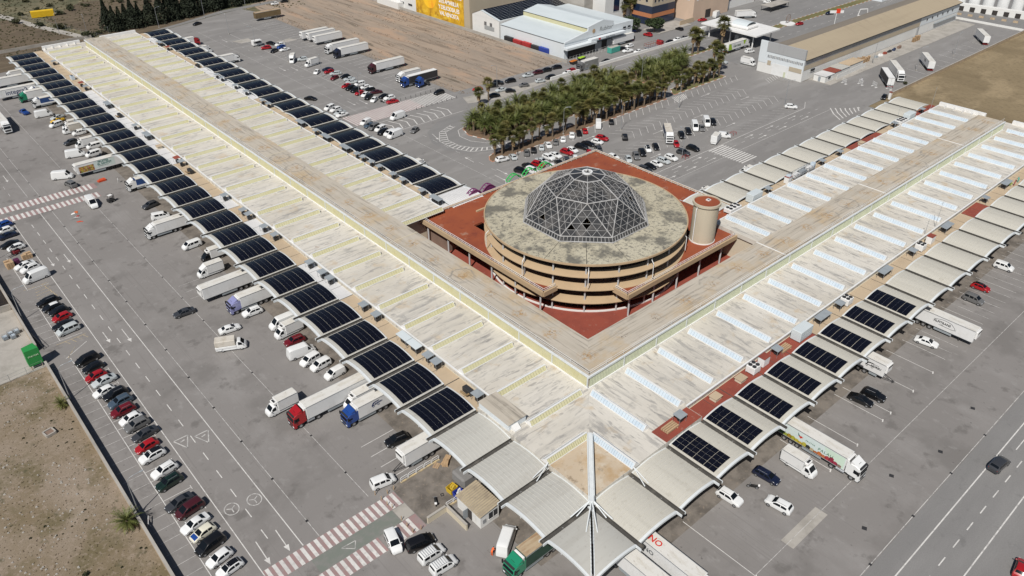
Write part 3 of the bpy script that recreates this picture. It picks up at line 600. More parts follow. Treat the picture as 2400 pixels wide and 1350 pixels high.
UNITS = {'A_out': [(305.2, 'c'), (281.4, 'b'), (270.4, 'r'), (265.1, 'c'), (241.5, 'l'), (229.4, 'd'), (214.6, 'c'), (204.3, 'l'), (194.5, 's'), (180.2, 'r'), (176.8, 'c'), (170.5, 'd'), (147.5, 'c'), (136.3, 'c'), (133.2, 'c'), (124.5, 'c'), (118.9, 'c'), (101.7, 'c'), (96.0, 'c'), (92.7, 'c'), (78.8, 'c'), (74.0, 'c'), (63.9, 'w'), (60.4, 'w'), (55.8, 'c'), (53.3, 'c'), (40.9, 'c'), (41.1, 'd')], 'A_in': [(303.8, 'l'), (294.6, 'r'), (264.3, 'd'), (246.1, 'c'), (241.7, 'c'), (230.1, 'c'), (221.4, 'c'), (208.6, 'c'), (204.3, 'c'), (181.8, 'l'), (171.9, 'c'), (165.6, 'l'), (154.3, 'l'), (147.6, 'c'), (144.4, 'c'), (139.9, 'c'), (135.7, 'c'), (128.8, 'c'), (123.9, 'c'), (114.9, 'c'), (108.6, 'l')], 'B_out': [(175.7, 'l'), (162.0, 'c'), (139.0, 'l'), (130.2, 'k'), (125.1, 'f'), (120.9, 'c'), (107.7, 'l'), (90.9, 'f'), (88.0, 'c'), (81.2, 'l'), (73.3, 'g'), (67.3, 'p'), (64.5, 'c'), (60.1, 'k'), (56.7, 'f'), (52.8, 's'), (45.1, 's'), (34.5, 'c'), (32.0, 'p')], 'B_in': [(108.2, '6'), (117.7, 'g'), (124.2, 'c'), (134.0, 'k'), (140.2, 't'), (151.6, 'c'), (161.5, 'c'), (174.6, 's'), (195.4, 'c'), (200.1, '6'), (205.2, 'g'), (214.4, 'c')]}
# ------------------------------------------------------------------ ground, lots and roads
structure('terrain', MB().sheet([(-900, -700), (1300, -700), (1300, 1500), (-900, 1500)], -.06), M['scrub_soil'])
structure('brown_field', MB().sheet([(-300, 332.2), (54, 332.2), (54, 347), (60, 349), (46, 352), (38, 376), (29.5, 404), (24, 424), (-300, 424)], -.03), M['brown_field'])
structure('brown_field', MB().sheet([(49, 353), (60, 351), (82, 358), (108, 368), (110, 376), (104, 420), (60, 440), (34, 410), (41, 382)], -.025), M['brown_field'])
structure('dirt_plot', MB().sheet([(-300, -300), (-42.4, -300), (-42.4, 113), (-300, 108)], -.03), M['dirt'])
structure('west_yard', MB().sheet([(-300, 108.02), (-42.4, 113.02), (-42.4, 240), (-300, 240)], -.03), M['concrete'])
structure('dirt_field', MB().sheet([(121.9, 182.4), (180, 186), (180, 400), (126, 372), (121.9, 340)], -.02), M['dirt_field'])
structure('dry_field', MB().sheet([(225.3, 76.2), (225.3, -500), (900, -500), (900, 76.2)], -.03), M['dry_grass'])
structure('town_ground', MB().sheet([(180.2, 189.2), (900, 189.2), (900, 700), (180.2, 700)], -.035), M['asphalt_dark'])
west = structure('west_lot', MB().sheet([(-42.2, -300), (12, -300), (12, 332), (-42.2, 332)], 0), M['asphalt'])
south = structure('south_lot', MB().sheet([(12.01, -300), (225, -300), (225, 12), (12.01, 12)], 0), M['asphalt'])
inner = structure('inner_lot', MB().sheet([(54, 54), (121.8, 54), (121.8, 352), (118, 366), (107, 364), (81, 355), (56, 347), (54, 332)], 0), M['asphalt_inner'])
east = structure('parking_area', MB().sheet([(121.81, 54), (225, 54), (225, 76.3), (374, 77), (374, 107), (232, 107), (232, 189), (121.81, 189)], 0), M['asphalt_inner'])
avenue = structure('avenue', MB().sheet([(232.01, 107.2), (374, 107.2), (374, 60), (700, 60), (700, 189), (232.01, 189)], 0), M['asphalt_dark'])
structure('south_road', MB().sheet([(-120, -37), (225, -37), (225, -22.2), (-120, -22.2)], .012), M['asphalt_dark'])
structure('north_road', MB().sheet([(104, 160), (245, 160), (245, 169.6), (112, 170.2), (98, 168.5), (90, 163), (86, 155), (85.5, 147), (89, 141), (96, 136.5), (176, 136), (176, 140.2), (102, 141), (97, 146), (96, 152), (98.5, 157)], .012), M['asphalt_dark'])
structure('lane_behind_trees', MB().sheet([(60, 352.5), (82, 359.3), (108, 369.6), (135, 372), (300, 372), (300, 366), (134, 367), (108, 365), (81, 355.6), (57, 347.5)], .01), M['asphalt_dark'])
structure('field_track', MB().sheet([(46.5, 348), (39, 374), (30, 404), (22, 436), (8, 480), (4, 480), (18, 434), (26, 402), (35, 373), (43, 347)], -.015), M['concrete'])
structure('dock_floor', MB().sheet([(.5, 10.9), (10.84, 10.9), (10.84, 330), (.5, 330)], .01), M['dock_floor'])
structure('dock_floor', MB().sheet([(10.9, .5), (225, .5), (225, 10.84), (10.9, 10.84)], .01), M['dock_floor'])
structure('loading_apron', MB().sheet([(-7.9, 29), (.45, 29), (.45, 39.2), (-7.9, 39.2)], .012), M['dock_floor'])
structure('dock_floor', MB().sheet([(55.8, 104), (66, 104), (66, 328), (55.8, 328)], .01), M['dock_floor'])
structure('dock_floor', MB().sheet([(104, 55.8), (224, 55.8), (224, 66), (104, 66)], .01), M['dock_floor'])
structure('courtyard_floor', MB().sheet([(37.2, 37.2), (115, 37.2), (115, 53.9), (53.9, 53.9), (53.9, 110), (37.2, 110)], .02), M['strip_red'])
structure('courtyard_floor', MB().sheet([(53.9, 53.9), (110, 53.9), (110, 104), (53.9, 104)], .021), M['strip_red'])
structure('concrete_patch', MB().sheet([(32, -12.7), (42.1, -12.7), (42.1, -10.5), (32, -10.5)], .006), M['concrete'])
structure('concrete_patch', MB().sheet([(104, 294), (112, 294.5), (110, 299), (103, 298)], .006), M['concrete'])
structure('concrete_patch', MB().sheet([(90, 306), (96, 306), (96, 312), (88, 312)], .006), M['concrete'])
structure('pavement', MB().sheet([(120.5, 182.2), (159, 176.2), (285, 176.2), (285, 174), (159, 174), (130, 171.5), (118, 176)], .02), M['concrete'])
structure('pavement', MB().box(243.5, 268, 189.3, 199.5, 0, .13), M['concrete'])
structure('pavement', MB().box(236, 370, 97.5, 107.15, 0, .12), M['concrete'])

UQ = MB().quad((-.5, -.5, 0), (.5, -.5, 0), (.5, .5, 0), (-.5, .5, 0)).mesh('unit_mark')
UQ.materials.append(M['paint'])
def mark(name, p0, p1, w, m='paint', par=west, z=.02):
    dx, dy = p1[0]-p0[0], p1[1]-p0[1]
    return put(name, UQ, par, ((p0[0]+p1[0])/2, (p0[1]+p1[1])/2, z), math.atan2(dy, dx), M[m], (math.hypot(dx, dy), w, 1))
def arrow(p0, p1, par, w=.16, m='paint'):
    d = Vector((p1[0]-p0[0], p1[1]-p0[1])); n = d.normalized(); q = Vector((-n.y, n.x)); L_ = d.length; b = MB()
    a = Vector(p0); h = min(1.4, L_*.35); e = a+n*(L_-h); t = Vector(p1)
    b.add([(*(a-q*w/2), 0), (*(e-q*w/2), 0), (*(e+q*w/2), 0), (*(a+q*w/2), 0)], [(0, 1, 2, 3)])
    b.add([(*(e-q*.45), 0), (*t, 0), (*(e+q*.45), 0)], [(0, 1, 2)])
    o = b.build('lane_arrow', M[m], par); o.location.z = .02; return o
# west lot
for x, y0, y1, w, m in ((-31.8, 35.5, 186.5, .15, 'paint'), (-31.8, 200, 331, .13, 'paint_old'), (-24.75, 38.3, 186.5, .16, 'paint'), (-24.7, 200, 331, .13, 'paint_old'), (-21.95, 38.3, 331, .1, 'paint_old'), (-11.75, 40, 331, .09, 'paint_old')):
    mark('lane_line', (x, y0), (x, y1), w, m)
y = 43.2
while y < 184:
    mark('lane_dash', (-28.3, y), (-28.3, y+2.3), .16); y += 5.65
for y in range(204, 330, 6): mark('lane_dash', (-28.3, y), (-28.3, y+2.3), .14, 'paint_old')
for y in range(42, 330, 12):
    mark('drain_cover', (-21.95, y), (-21.95, y+.45), .45, 'dark'); mark('drain_cover', (-11.75, y+5), (-11.75, y+5.4), .35, 'dark')
for (a, b) in ((-37.75, (120.3, 139)), (-37.75, (146.5, 166)), (-37.85, (40, 112.6))): mark('bay_line', (a, b[0]), (a, b[1]), .13)
for k in range(25):
    y = 42.05+2.8*k; mark('bay_line', (-37.8, y), (-33.1, y), .11); mark('bay_line', (-33.1, y-.5), (-33.1, y+.5), .11); mark('bay_line', (-41.6, y), (-38.1, y), .08, 'paint_old')
for k in range(7):
    y = 120.4+2.75*k; mark('bay_line', (-37.7, y), (-33.2, y), .11); mark('bay_line', (-41.5, y), (-38, y), .1, 'paint_old')
for y in (146.6, 149.6, 154.2, 157, 159.7, 168, 171, 173.8, 176.6, 179.5, 182.3): mark('bay_line', (-37.7, y), (-33, y), .1)
for k in range(5): mark('hatch_line', (-37.2+k*.2, 139.6+k*1.5), (-33.2, 140.6+k*1.4), .12, 'paint_yellow')
mark('hatch_line', (-33.1, 139.5), (-34.4, 147), .12, 'paint_yellow'); mark('hatch_line', (-38.5, 147), (-33, 147.2), .12, 'paint_yellow')
for k in range(4): mark('hatch_line', (-37+k*1.2, 119.3), (-36.4+k*1.2, 117.8), .12, 'paint_yellow')
mark('hatch_line', (-38.8, 119.3), (-32.8, 119.5), .12, 'paint_yellow'); mark('hatch_line', (-38.6, 113), (-33.5, 116.5), .13); mark('hatch_line', (-38.2, 113), (-36, 116), .12, 'paint_yellow')
def crossing(x0, x1, y0, y1, pitch, par, axis='y', base='paint_red', duty=.5, z=.014, m='paint'):
    """stripes y0..y1 long, laid out along x (or swapped for axis x)"""
    if base: structure('crossing_base', MB().sheet([(x0, y0), (x1, y0), (x1, y1), (x0, y1)], z), M[base])
    n = int(((x1-x0) if axis == 'y' else (y1-y0))/pitch)
    for k in range(n):
        if axis == 'y': x = x0+pitch*(k+.5); mark('crossing_stripe', (x, y0+.03), (x, y1-.03), pitch*duty, m, par, z+.008)
        else: y = y0+pitch*(k+.5); mark('crossing_stripe', (x0+.03, y), (x1-.03, y), pitch*duty, m, par, z+.008)
crossing(-31.7, -8, 35, 38.1, 1.18, west); crossing(-28.3, -15.2, 28.7, 31.9, 1.18, west); crossing(-12.6, -8, 28.7, 31.9, 1.18, west)
structure('green_path', MB().sheet([(-25.2, 31.95), (-10.5, 31.95), (-10.5, 34.95), (-25.2, 34.95)], .013), M['paint_green'])
structure('concrete_patch', MB().sheet([(-10.4, 32), (-8, 32), (-8, 34.9), (-10.4, 34.9)], .013), M['concrete'])
crossing(-41, -7.5, 193.2, 197.4, 1.3, west); crossing(-41, -8.5, 186.6, 190.2, 1.3, west)
for a, b in (((-29.9, 159.6), (-29.9, 154)), ((-26.4, 158.7), (-26.4, 153.2)), ((-29.9, 117.6), (-29.9, 112.6)), ((-26.4, 116), (-26.4, 109.9)), ((-26.6, 43.9), (-26.8, 38.7)), ((-30, 43.9), (-30.2, 38.4)), ((-29.9, 222), (-29.9, 216)), ((-26.4, 221), (-26.4, 215)), ((-29.9, 252), (-29.9, 246)), ((-26.4, 251), (-26.4, 245))): arrow(a, b, west)
def loop(name, pts, w, par, m='paint_old'):
    for a, b in zip(pts, pts[1:]+pts[:1]): mark(name, a, b, w, m, par)
for cx, cy in ((-29.9, 72.8), (-26.5, 71.6)):
    loop('give_way_triangle', [(cx-1.3, cy+1.5), (cx+1.3, cy+1.5), (cx, cy-1.7)], .2, west); mark('give_way_triangle', (cx-.4, cy+.5), (cx+.4, cy+.7), .25, 'paint_old')
for cx, cy in ((-30, 52.6), (-26.3, 52)):
    loop('painted_roundel', [(cx+1.15*math.cos(t*math.pi/8), cy+1.35*math.sin(t*math.pi/8)) for t in range(16)], .17, west)
    for a in (0, 2.1, 4.2): mark('painted_roundel', (cx, cy), (cx+.8*math.cos(a+.5), cy+.9*math.sin(a+.5)), .17, 'paint_old')
loop('give_way_triangle', [(-20.6, 33.9), (-18.1, 33.7), (-19, 32.4)], .13, west)
# south lot
for y, w, m in ((-25.5, .2, 'paint'), (-32.3, .2, 'paint'), (-22, .11, 'paint_old'), (-11.55, .09, 'paint_old')): mark('lane_line', (-60, y), (224, y), w, m, south, .03)
for k in range(46): mark('lane_dash', (-30+5.05*k, -28.95), (-27.7+5.05*k, -28.95), .18, 'paint', south, .03)
for x, y1 in ((23.4, -11.6), (51.4, -7.8), (60.6, -7.8), (70.1, -7.7), (73.2, -7.7), (82.5, -7.6), (91, -7.6), (14, -11)):
    mark('bay_line', (x, 2), (x, y1), .12, 'paint', south); mark('bay_line', (x-.5, y1-.3), (x+.3, y1), .22, 'paint', south)
for k in range(22): mark('bay_line', (97+3.1*k, 1.5), (97+3.1*k, -7.5), .1, 'paint_old' if k % 3 else 'paint', south)
for x in (-1.5, 4.2): pass
arrow((80.5, -27.2), (87, -27.2), south); arrow((130, -27.2), (136, -27.2), south)
for x in (12, 27, 38, 52, 66, 80): mark('drain_cover', (x, -22), (x+.45, -22), .45, 'dark', south, .035)
for x, y in ((44, -18), (58, -15.5), (70, -18.5), (86, -17.5), (25, -19), (20, -24)):
    put('manhole_cover', UQ, south, (x, y, .022), .4, M['dark'], (.75, .75, 1))
for (x, y) in ((9.5, 39), (9.5, 44.6)): pass
for y in (40.9, 44.2, 47.4, 50.6): mark('bay_line', (-6.5, y), (.4, y), .12, 'paint', west)
for y in (117.5, 121, 124.6): mark('bay_line', (-10.5, y), (-3, y), .09, 'paint_old', west)
# inner lot
mark('lane_line', (82.8, 112), (82.8, 340), .1, 'paint_old', inner); mark('lane_line', (92.7, 200), (92.7, 326), .16, 'paint_old', inner); mark('lane_line', (106.3, 198), (106.3, 340), .1, 'paint_old', inner)
for k in range(36): mark('lane_dash', (87.6, 112+6*k), (87.6, 114.4+6*k), .12, 'paint_old', inner)
for k in range(39): mark('truck_bay_line', (110.6, 198.3+3.75*k), (119.5, 198.6+3.75*k), .14, 'paint', inner)
for k in range(38): mark('bay_line', (93.2, 201+2.65*k), (97.6, 202.6+2.65*k), .1, 'paint', inner)
crossing(75.3, 119, 184, 194, 1.06, inner, base=None)
structure('crossing_base', MB().sheet([(75.3, 184), (104, 184), (104, 194), (75.3, 194)], .014), M['paint_red'])
for a, b in (((86, 208), (86, 202)), ((90, 206), (90, 200)), ((86, 262), (86, 256)), ((90, 259), (90, 253)), ((86, 318), (86, 312)), ((88.5, 125), (88.5, 119.5)), ((85.3, 122), (85.3, 116.5)), ((90.6, 161), (89.2, 155.5)), ((86.5, 133.5), (86.8, 138.5))): arrow(a, b, inner)
for k in range(9): mark('chevron', (83+3*k, 171.5), (84.6+3*k, 176), .35, 'paint', inner); mark('chevron', (84.6+3*k, 176), (83+3*k, 180.4), .35, 'paint', inner)
mark('chevron', (81, 170.8), (112, 171.2), .18, 'paint', inner); mark('chevron', (81, 181.4), (96, 182), .18, 'paint', inner)
cv = [(104.5, 159.4), (99, 157.6), (96.2, 153), (96.4, 147.4), (99.5, 142.6), (104, 141.2), (150, 140.9)]
for a, b in zip(cv, cv[1:]): mark('edge_line', a, b, .18, 'paint', inner)
cv = [(100.4, 161), (94.8, 159), (91.3, 153), (91.2, 147), (94, 142), (99, 138.9), (112, 138.2)]
cw = [(100.2, 163.2), (93.2, 160.4), (88.6, 154.2), (88.3, 146.2), (91.2, 140.3), (98, 136.9), (112, 137)]
for a, b in zip(cv, cv[1:]): mark('edge_line', a, b, .18, 'paint', inner)
for a, b in zip(cw, cw[1:]): mark('edge_line', a, b, .18, 'paint', inner)
for (a, b), (c, d) in zip(zip(cv, cv[1:]), zip(cw, cw[1:])):
    for t in (.15, .4, .65, .9):
        p = (a[0]+(b[0]-a[0])*t, a[1]+(b[1]-a[1])*t); q = (c[0]+(d[0]-c[0])*t, c[1]+(d[1]-c[1])*t); mark('chevron', p, q, .4, 'paint', inner)
# parking area
for k in range(34):
    x = 97+3.55*k
    if 148.5 < x < 150 or x > 216: continue
    mark('bay_line', (x+4.2, 129.3), (x, 125.1), .13, 'paint', east)
for k in range(20):
    x = 139+3.55*k
    mark('bay_line', (x-3.6, 121.8), (x, 117.3), .12, 'paint', east); mark('bay_line', (x, 117.3), (x-3.8, 113.1), .12, 'paint', east)
for k in range(26):
    x = 120+3.55*k
    mark('bay_line', (x-3.9, 109.4), (x, 105.1), .12, 'paint', east); mark('bay_line', (x, 105.1), (x-3.9, 100.8), .12, 'paint', east)
for k in range(25):
    x = 117+3.55*k
    if 147 < x < 160: continue
    mark('bay_line', (x, 97), (x+4, 92.4), .11, 'paint_old', east)
mark('lane_line', (112, 90.4), (206, 90.6), .16, 'paint', east); mark('lane_line', (112, 83.8), (212, 83.8), .1, 'paint', east); mark('lane_line', (206, 90.6), (212, 94), .15, 'paint', east)
for k in range(20): mark('lane_dash', (112+5*k, 87.1), (114+5*k, 87.1), .13, 'paint', east)
crossing(148.2, 156.2, 77, 91.4, 1.03, east, axis='x', base=None)
for a in (118, 128, 138, 166, 178, 192): arrow((a, 88.7), (a+5, 88.7), east); arrow((a+3, 85.4), (a+8, 85.4), east)
for a, y in ((125, 123.2), (146, 111.2), (168, 111.2), (188, 123.2), (130, 98.9), (170, 98.9), (196, 111.2)): arrow((a, y), (a+5.5, y), east)
for k in range(7): mark('chevron', (205+2.2*k, 76.2), (208.5+2.2*k, 80.6-.3*k), .4, 'paint', east); mark('chevron', (208.5+2.2*k, 80.6-.3*k), (213+1.3*k, 84.5-1.2*k), .4, 'paint', east)
for k in range(6): mark('chevron', (197+2*k, 138.5), (199+2*k, 143.4), .3, 'paint', east)
for k in range(8): mark('chevron', (176.6+.9*k, 124.4+.2*k), (179+.9*k, 129.6), .35, 'paint', east)
for k in range(7): mark('chevron', (221+1.7*k, 115+.2*k), (224+1.6*k, 119), .25, 'paint_old', east)
for k in range(24): mark('lane_dash', (120+5.4*k, 164.8), (122.4+5.4*k, 164.8), .14, 'paint', east, .03)
mark('lane_line', (105, 160.5), (245, 160.5), .16, 'paint', east, .03); mark('lane_line', (118, 169.2), (245, 169.2), .16, 'paint', east, .03)
for k in range(11): mark('bay_line', (262+7.4*k, 79), (263.4+7.4*k, 87.5), .14, 'paint', east)
for k in range(26): mark('lane_dash', (238+7*k, 148), (241+7*k, 148), .14, 'paint', avenue); mark('lane_dash', (238+7*k, 168), (241+7*k, 168), .14, 'paint', avenue)
# planted beds with white and red kerb stones
UK = MB().bbox(-.5, .5, -.5, .5, 0, 1, .06).mesh('kerb_stone'); UK.materials.append(M['kerb'])
def bed(name, poly, m, kerb=True, step=2.0):
    b = tag(MB().prism(poly, 0, .1).build(name, M[m]), kind='structure')
    if not kerb: return b
    for a, c in zip(poly, poly[1:]+poly[:1]):
        L_ = math.hypot(c[0]-a[0], c[1]-a[1]); n = max(1, round(L_/step)); ang = math.atan2(c[1]-a[1], c[0]-a[0])
        for k in range(n):
            t = (k+.5)/n; put('kerb_stone', UK, b, (a[0]+(c[0]-a[0])*t, a[1]+(c[1]-a[1])*t, 0), ang, M['kerb'] if k % 2 else M['kerb_red'], (L_/n*.96, .28, .16))
    return b
bed('palm_bed', [(101, 157.5), (99, 152), (101, 145), (104.5, 142), (176, 141), (176, 158), (106, 159.2)], 'bed_soil')
bed('palm_bed', [(184, 141.2), (196, 141.2), (215, 150), (215, 157.8), (184, 157.8)], 'bed_soil')
bed('palm_strip', [(91.2, 131.5), (91, 129.8), (176.3, 130), (176.3, 134.6), (96, 134.8), (93, 133.8)], 'bed_soil')
bed('palm_strip', [(182.3, 132.2), (182.3, 131), (214.5, 131), (214.5, 136), (186, 136.2)], 'bed_grass')
bed('verge', [(222, 157.5), (252, 157.5), (252, 160), (222, 160)], 'bed_grass')
bed('verge', [(278, 157.5), (470, 154), (470, 160), (278, 161.5)], 'bed_grass')
structure('median_wall', MB().box(159, 285, 174.4, 174.9, 0, 1.15), M['white_wall'])
# ------------------------------------------------------------------ market hall: two wings at right angles
ZS, ZR, ZT = 6.3, 7.3, 10.06          # terrace, roof, ridge heights
hall = thing('market_hall', 'huge V-shaped market hall with pale stained roofs and rows of skylights', 'market hall')
def swap(p): return [(y, x) for x, y in reversed(p)]
MB().prism([(10.9, 10.9), (55.6, 10.9), (223.6, 10.9), (223.6, 37), (37, 37), (37, 327.6), (10.9, 327.6)], 0, ZS-.12).build('wall', M['cream_wall'], hall)
MB().prism([(37.02, 104.2), (55.6, 104.2), (55.6, 327.6), (37.02, 327.6)], 0, ZS-.12).build('wall', M['cream_wall'], hall)
MB().prism([(98.4, 37.02), (223.6, 37.02), (223.6, 55.6), (98.4, 55.6)], 0, ZS-.12).build('wall', M['cream_wall'], hall)
ao = [(10.85, 10.85), (29.3, 29.3), (29.3, 320), (33.2, 320), (33.2, 328), (14.4, 328), (14.4, 38.6), (10.85, 38.6)]
MB().prism(ao, ZS-.1, ZR).build('outer_roof', M['roof_a'], hall)
bo = [(10.86, 10.85), (38.6, 10.85), (38.6, 14.4), (224, 14.4), (224, 33.2), (216, 33.2), (216, 29.3), (29.31, 29.3)]
MB().prism(bo, ZS-.1, ZR).build('outer_roof', M['roof_b'], hall)
MB().prism([(37.1, 104), (52.2, 104), (52.2, 328), (33.21, 328), (33.21, 320.01), (37.1, 320.01)], ZS-.1, ZR).build('inner_roof', M['roof_a'], hall)
MB().prism([(98, 37.1), (216.01, 37.1), (216.01, 33.21), (224, 33.21), (224, 52.2), (98, 52.2)], ZS-.1, ZR).build('inner_roof', M['roof_b'], hall)
MB().prism([(29.3, 29.3), (37.1, 37.1), (37.1, 320), (29.3, 320)], ZR+.002, ZT).build('ridge_roof', [M['ridge_a']], hall)
MB().prism([(29.301, 29.3), (216, 29.3), (216, 37.1), (37.101, 37.1)], ZR+.002, ZT).build('ridge_roof', [M['ridge_b']], hall)
MB().prism([(37.12, 37.12), (37.3, 37.3), (37.3, 104), (37.12, 104)], 0, ZT-.3).build('courtyard_wall', M['cream_wall'], hall)
MB().prism([(37.12, 37.12), (98, 37.12), (98, 37.3), (37.3, 37.3)], 0, ZT-.3).build('courtyard_wall', M['cream_wall'], hall)
for y in (93.4, 158.5, 224, 289): MB().box(29.5, 37.1, y-.12, y+.12, ZT, ZT+.07).build('expansion_joint', M['cream_wall'], hall)
for x in (93.2, 140, 187): MB().box(x-.12, x+.12, 29.5, 37.1, ZT, ZT+.09).build('expansion_joint', M['white'], hall)
MB().sheet([(10.9, 11.2), (10.9, 20.1), (19.9, 20.1)], ZR+.012).build('corner_roof', M['roof_tan'], hall)
MB().sheet([(11.2, 10.9), (20.1, 19.9), (20.1, 10.9)], ZR+.012).build('corner_roof', M['roof_tan'], hall)
# white roof edge trims
for x0, x1, y0, y1 in ((14.2, 14.5, 38.7, 328), (52.1, 52.4, 104, 328), (38.7, 224, 14.2, 14.5), (98, 224, 52.1, 52.4)): MB().box(x0, x1, y0, y1, ZR-.15, ZR+.09).build('roof_edge', M['white_metal'], hall)
for x0, x1, y0, y1 in ((14.4, 29, 327.4, 328.4), (37.3, 52.2, 327.4, 328.4), (223.4, 224.4, 14.4, 29), (223.4, 224.4, 37.3, 52.2)): MB().box(x0, x1, y0, y1, ZR-.5, ZR+1.1).build('end_parapet', M['white'], hall)
for k in range(5):
    MB().box(15+2.9*k, 15.12+2.9*k, 325.6, 327.4, ZR, ZR+.7).build('parapet_fin', M['white'], hall); MB().box(221.6, 223.4, 38+2.9*k, 38.12+2.9*k, ZR, ZR+.7).build('parapet_fin', M['white'], hall)
# clerestory: ribbed panels per bay, posts, flashing, guard rail
PIT = 9.35
def ribbed(L_, h, n=22, d=.06):
    b = MB()
    for k in range(n):
        u0 = L_*k/n; u1 = L_*(k+.62)/n; u2 = L_*(k+1)/n
        for (a, da), (c, dc) in (((u0, 0), (u0+.04, -d)), ((u0+.04, -d), (u1, -d)), ((u1, -d), (u1+.04, 0)), ((u1+.04, 0), (u2, 0))):
            b.quad((da, a, 0), (da, c, 0) if False else (dc, c, 0), (dc, c, h), (da, a, h))
    return b
PAN = ribbed(PIT-.2, 2.25).mesh('clerestory_panel'); PAN.materials.append(M['fibre_yellow'])
POST = MB().box(-.14, .06, -.09, .09, 0, 2.62).mesh('post'); POST.materials.append(M['canopy_trim'])
nA, nB = 31, 20
for k in range(nA):
    y = 29.3+PIT*k; put('clerestory_panel', PAN, hall, (29.16, y+.1, ZR+.22), 0, M['fibre_yellow']); put('post', POST, hall, (29.14, y if k else y+.1, ZR+.1))
for k in range(nB):
    x = 29.3+PIT*k; o = put('clerestory_panel', PAN, hall, (x+PIT-.1, 29.16, ZR+.22), R(90), M['fibre_green']); put('post', POST, hall, (x+PIT, 29.14, ZR+.1), R(90))
MB().box(28.9, 29.3, 29.1, 320, ZR, ZR+.2).build('flashing', M['white'], hall); MB().box(29.1, 216, 28.9, 29.3, ZR, ZR+.2).build('flashing', M['white'], hall)
MB().box(28.95, 29.25, 28.95, 320, ZT-.32, ZT+.05).build('eaves_band', M['canopy_trim'], hall); MB().box(29.26, 216, 28.95, 29.25, ZT-.32, ZT+.05).build('eaves_band', M['canopy_trim'], hall)
b = MB()
for z in (.45, .95): b.tube((29.5, 29.5, ZT+z), (29.5, 320, ZT+z), .035, n=5); b.tube((29.5, 29.5, ZT+z), (216, 29.5, ZT+z), .035, n=5)
for k in range(62): b.tube((29.5, 29.5+4.68*k, ZT), (29.5, 29.5+4.68*k, ZT+.95), .03, n=4)
for k in range(40): b.tube((29.5+4.66*k, 29.5, ZT), (29.5+4.66*k, 29.5, ZT+.95), .03, n=4)
b.build('guard_rail', M['white_metal'], hall)
# skylights: sloped glazing one side, white cap the other, end panels
def skylight_meshes(L_, mglass):
    g = MB(); n = 20
    for k in range(n):
        u = L_*k/n; w = L_/n
        g.quad((u+.02, 0, .12), (u+w-.05, 0, .12), (u+w-.05, .62, .95), (u+.02, .62, .95))
        g.quad((u+w-.05, 0, .12), (u+w+.02, 0, .07), (u+w+.02, .62, .90), (u+w-.05, .62, .95))
    c = MB(); c.add([(-.1, .55, 1.02), (L_+.1, .55, 1.02), (L_+.1, .82, 1.02), (-.1, .82, 1.02), (-.1, 1.7, .15), (L_+.1, 1.7, .15), (L_+.1, .55, .90), (-.1, .55, .90)], [(0, 1, 2, 3), (3, 2, 5, 4), (7, 6, 1, 0)])
    c.box(-.1, L_+.1, -.06, .03, 0, .14); c.box(-.1, L_+.1, 1.62, 1.76, 0, .16)
    e = MB(); e.add([(0, 0, 0), (0, 1.7, 0), (0, 1.7, .15), (0, .82, 1.0), (0, .6, 1.0), (0, 0, .12), (-.08, 0, 0), (-.08, 1.7, 0), (-.08, 1.7, .15), (-.08, .82, 1.0), (-.08, .6, 1.0), (-.08, 0, .12)],
        [(0, 1, 2, 3, 4, 5), (11, 10, 9, 8, 7, 6), (0, 6, 7, 1), (2, 8, 9, 3), (5, 4, 10, 11)])
    return (g.mesh('glazing', [mglass]), c.mesh('cap', [M['white_metal']]), e.mesh('end_panel', [M['white']]))
SKY = {'y': skylight_meshes(12.4, M['fibre_yellow']), 'b': skylight_meshes(12.4, M['fibre_blue']), 'c': skylight_meshes(9.2, M['fibre_yellow']), 'd': skylight_meshes(9.2, M['fibre_blue'])}
def skylight(kind, x, y, flip=False, L_=12.4):
    g, c, e = SKY[kind]
    o = bpy.data.objects.new('skylight', None); C.objects.link(o); o.parent = hall; o.location = (x, y, ZR)
    if flip: o.matrix_local = Matrix(((0, 1, 0, x), (1, 0, 0, y), (0, 0, 1, ZR), (0, 0, 0, 1)))
    put('glazing', g, o); put('cap', c, o); put('end_panel', e, o, (0, 0, 0)); put('end_panel', e, o, (L_+.08, 0, 0))
for k in range(32): skylight('y', 14.65, 28.5+9.353*k)
for k in range(21): skylight('b', 28.0+9.353*k, 15.2, True)
for k in range(24): skylight('y', 39.0, 102.2+9.36*k)
for k in range(13): skylight('b', 101.9+9.36*k, 39.2, True)
skylight('c', 10.7, 20.1, L_=9.2); skylight('d', 20.1, 10.7, True, L_=9.2)
# diagonal beam over the corner with struts
b = MB()
def dq(s, w): q = w/math.sqrt(2)/1; return (s+q, s-q), (s-q, s+q)
for s0, s1, w, z0, z1 in ((9.9, 20.3, .34, ZR+.75, ZR+1.05), (9.9, 20.3, .5, ZR+.1, ZR+.55)):
    a0, a1 = dq(s0, w); c0, c1 = dq(s1, w); b.prism([a0, c0, c1, a1], z0, z1)
for t in (-1, 1): b.bar((10.6-t*.3, 10.6+t*.3, ZR+1.05), (20-t*.3, 20+t*.3, ZR+1.05), .12, .22)
b.build('diagonal_beam', M['canopy_trim'], hall)
for ex, ey in ((6.2, 10.7), (10.7, 6.2), (6.0, 7.2), (7.2, 6.0), (7, 10.2), (10.2, 7)): MB().tube((10.2, 10.2, ZR+.9), (ex, ey, ZS+.5), .1, n=6).build('corner_strut', M['canopy_trim'], hall)
for ex, ey in ((7.3, 20.3), (7.3, 19.4), (20.3, 7.3), (19.4, 7.3)): MB().tube((10.6 if ex < 10 else 20.2, 20.2 if ex < 10 else 10.6, ZR+.7), (ex, ey, ZS+.4), .08, n=6).build('corner_strut', M['canopy_trim'], hall)
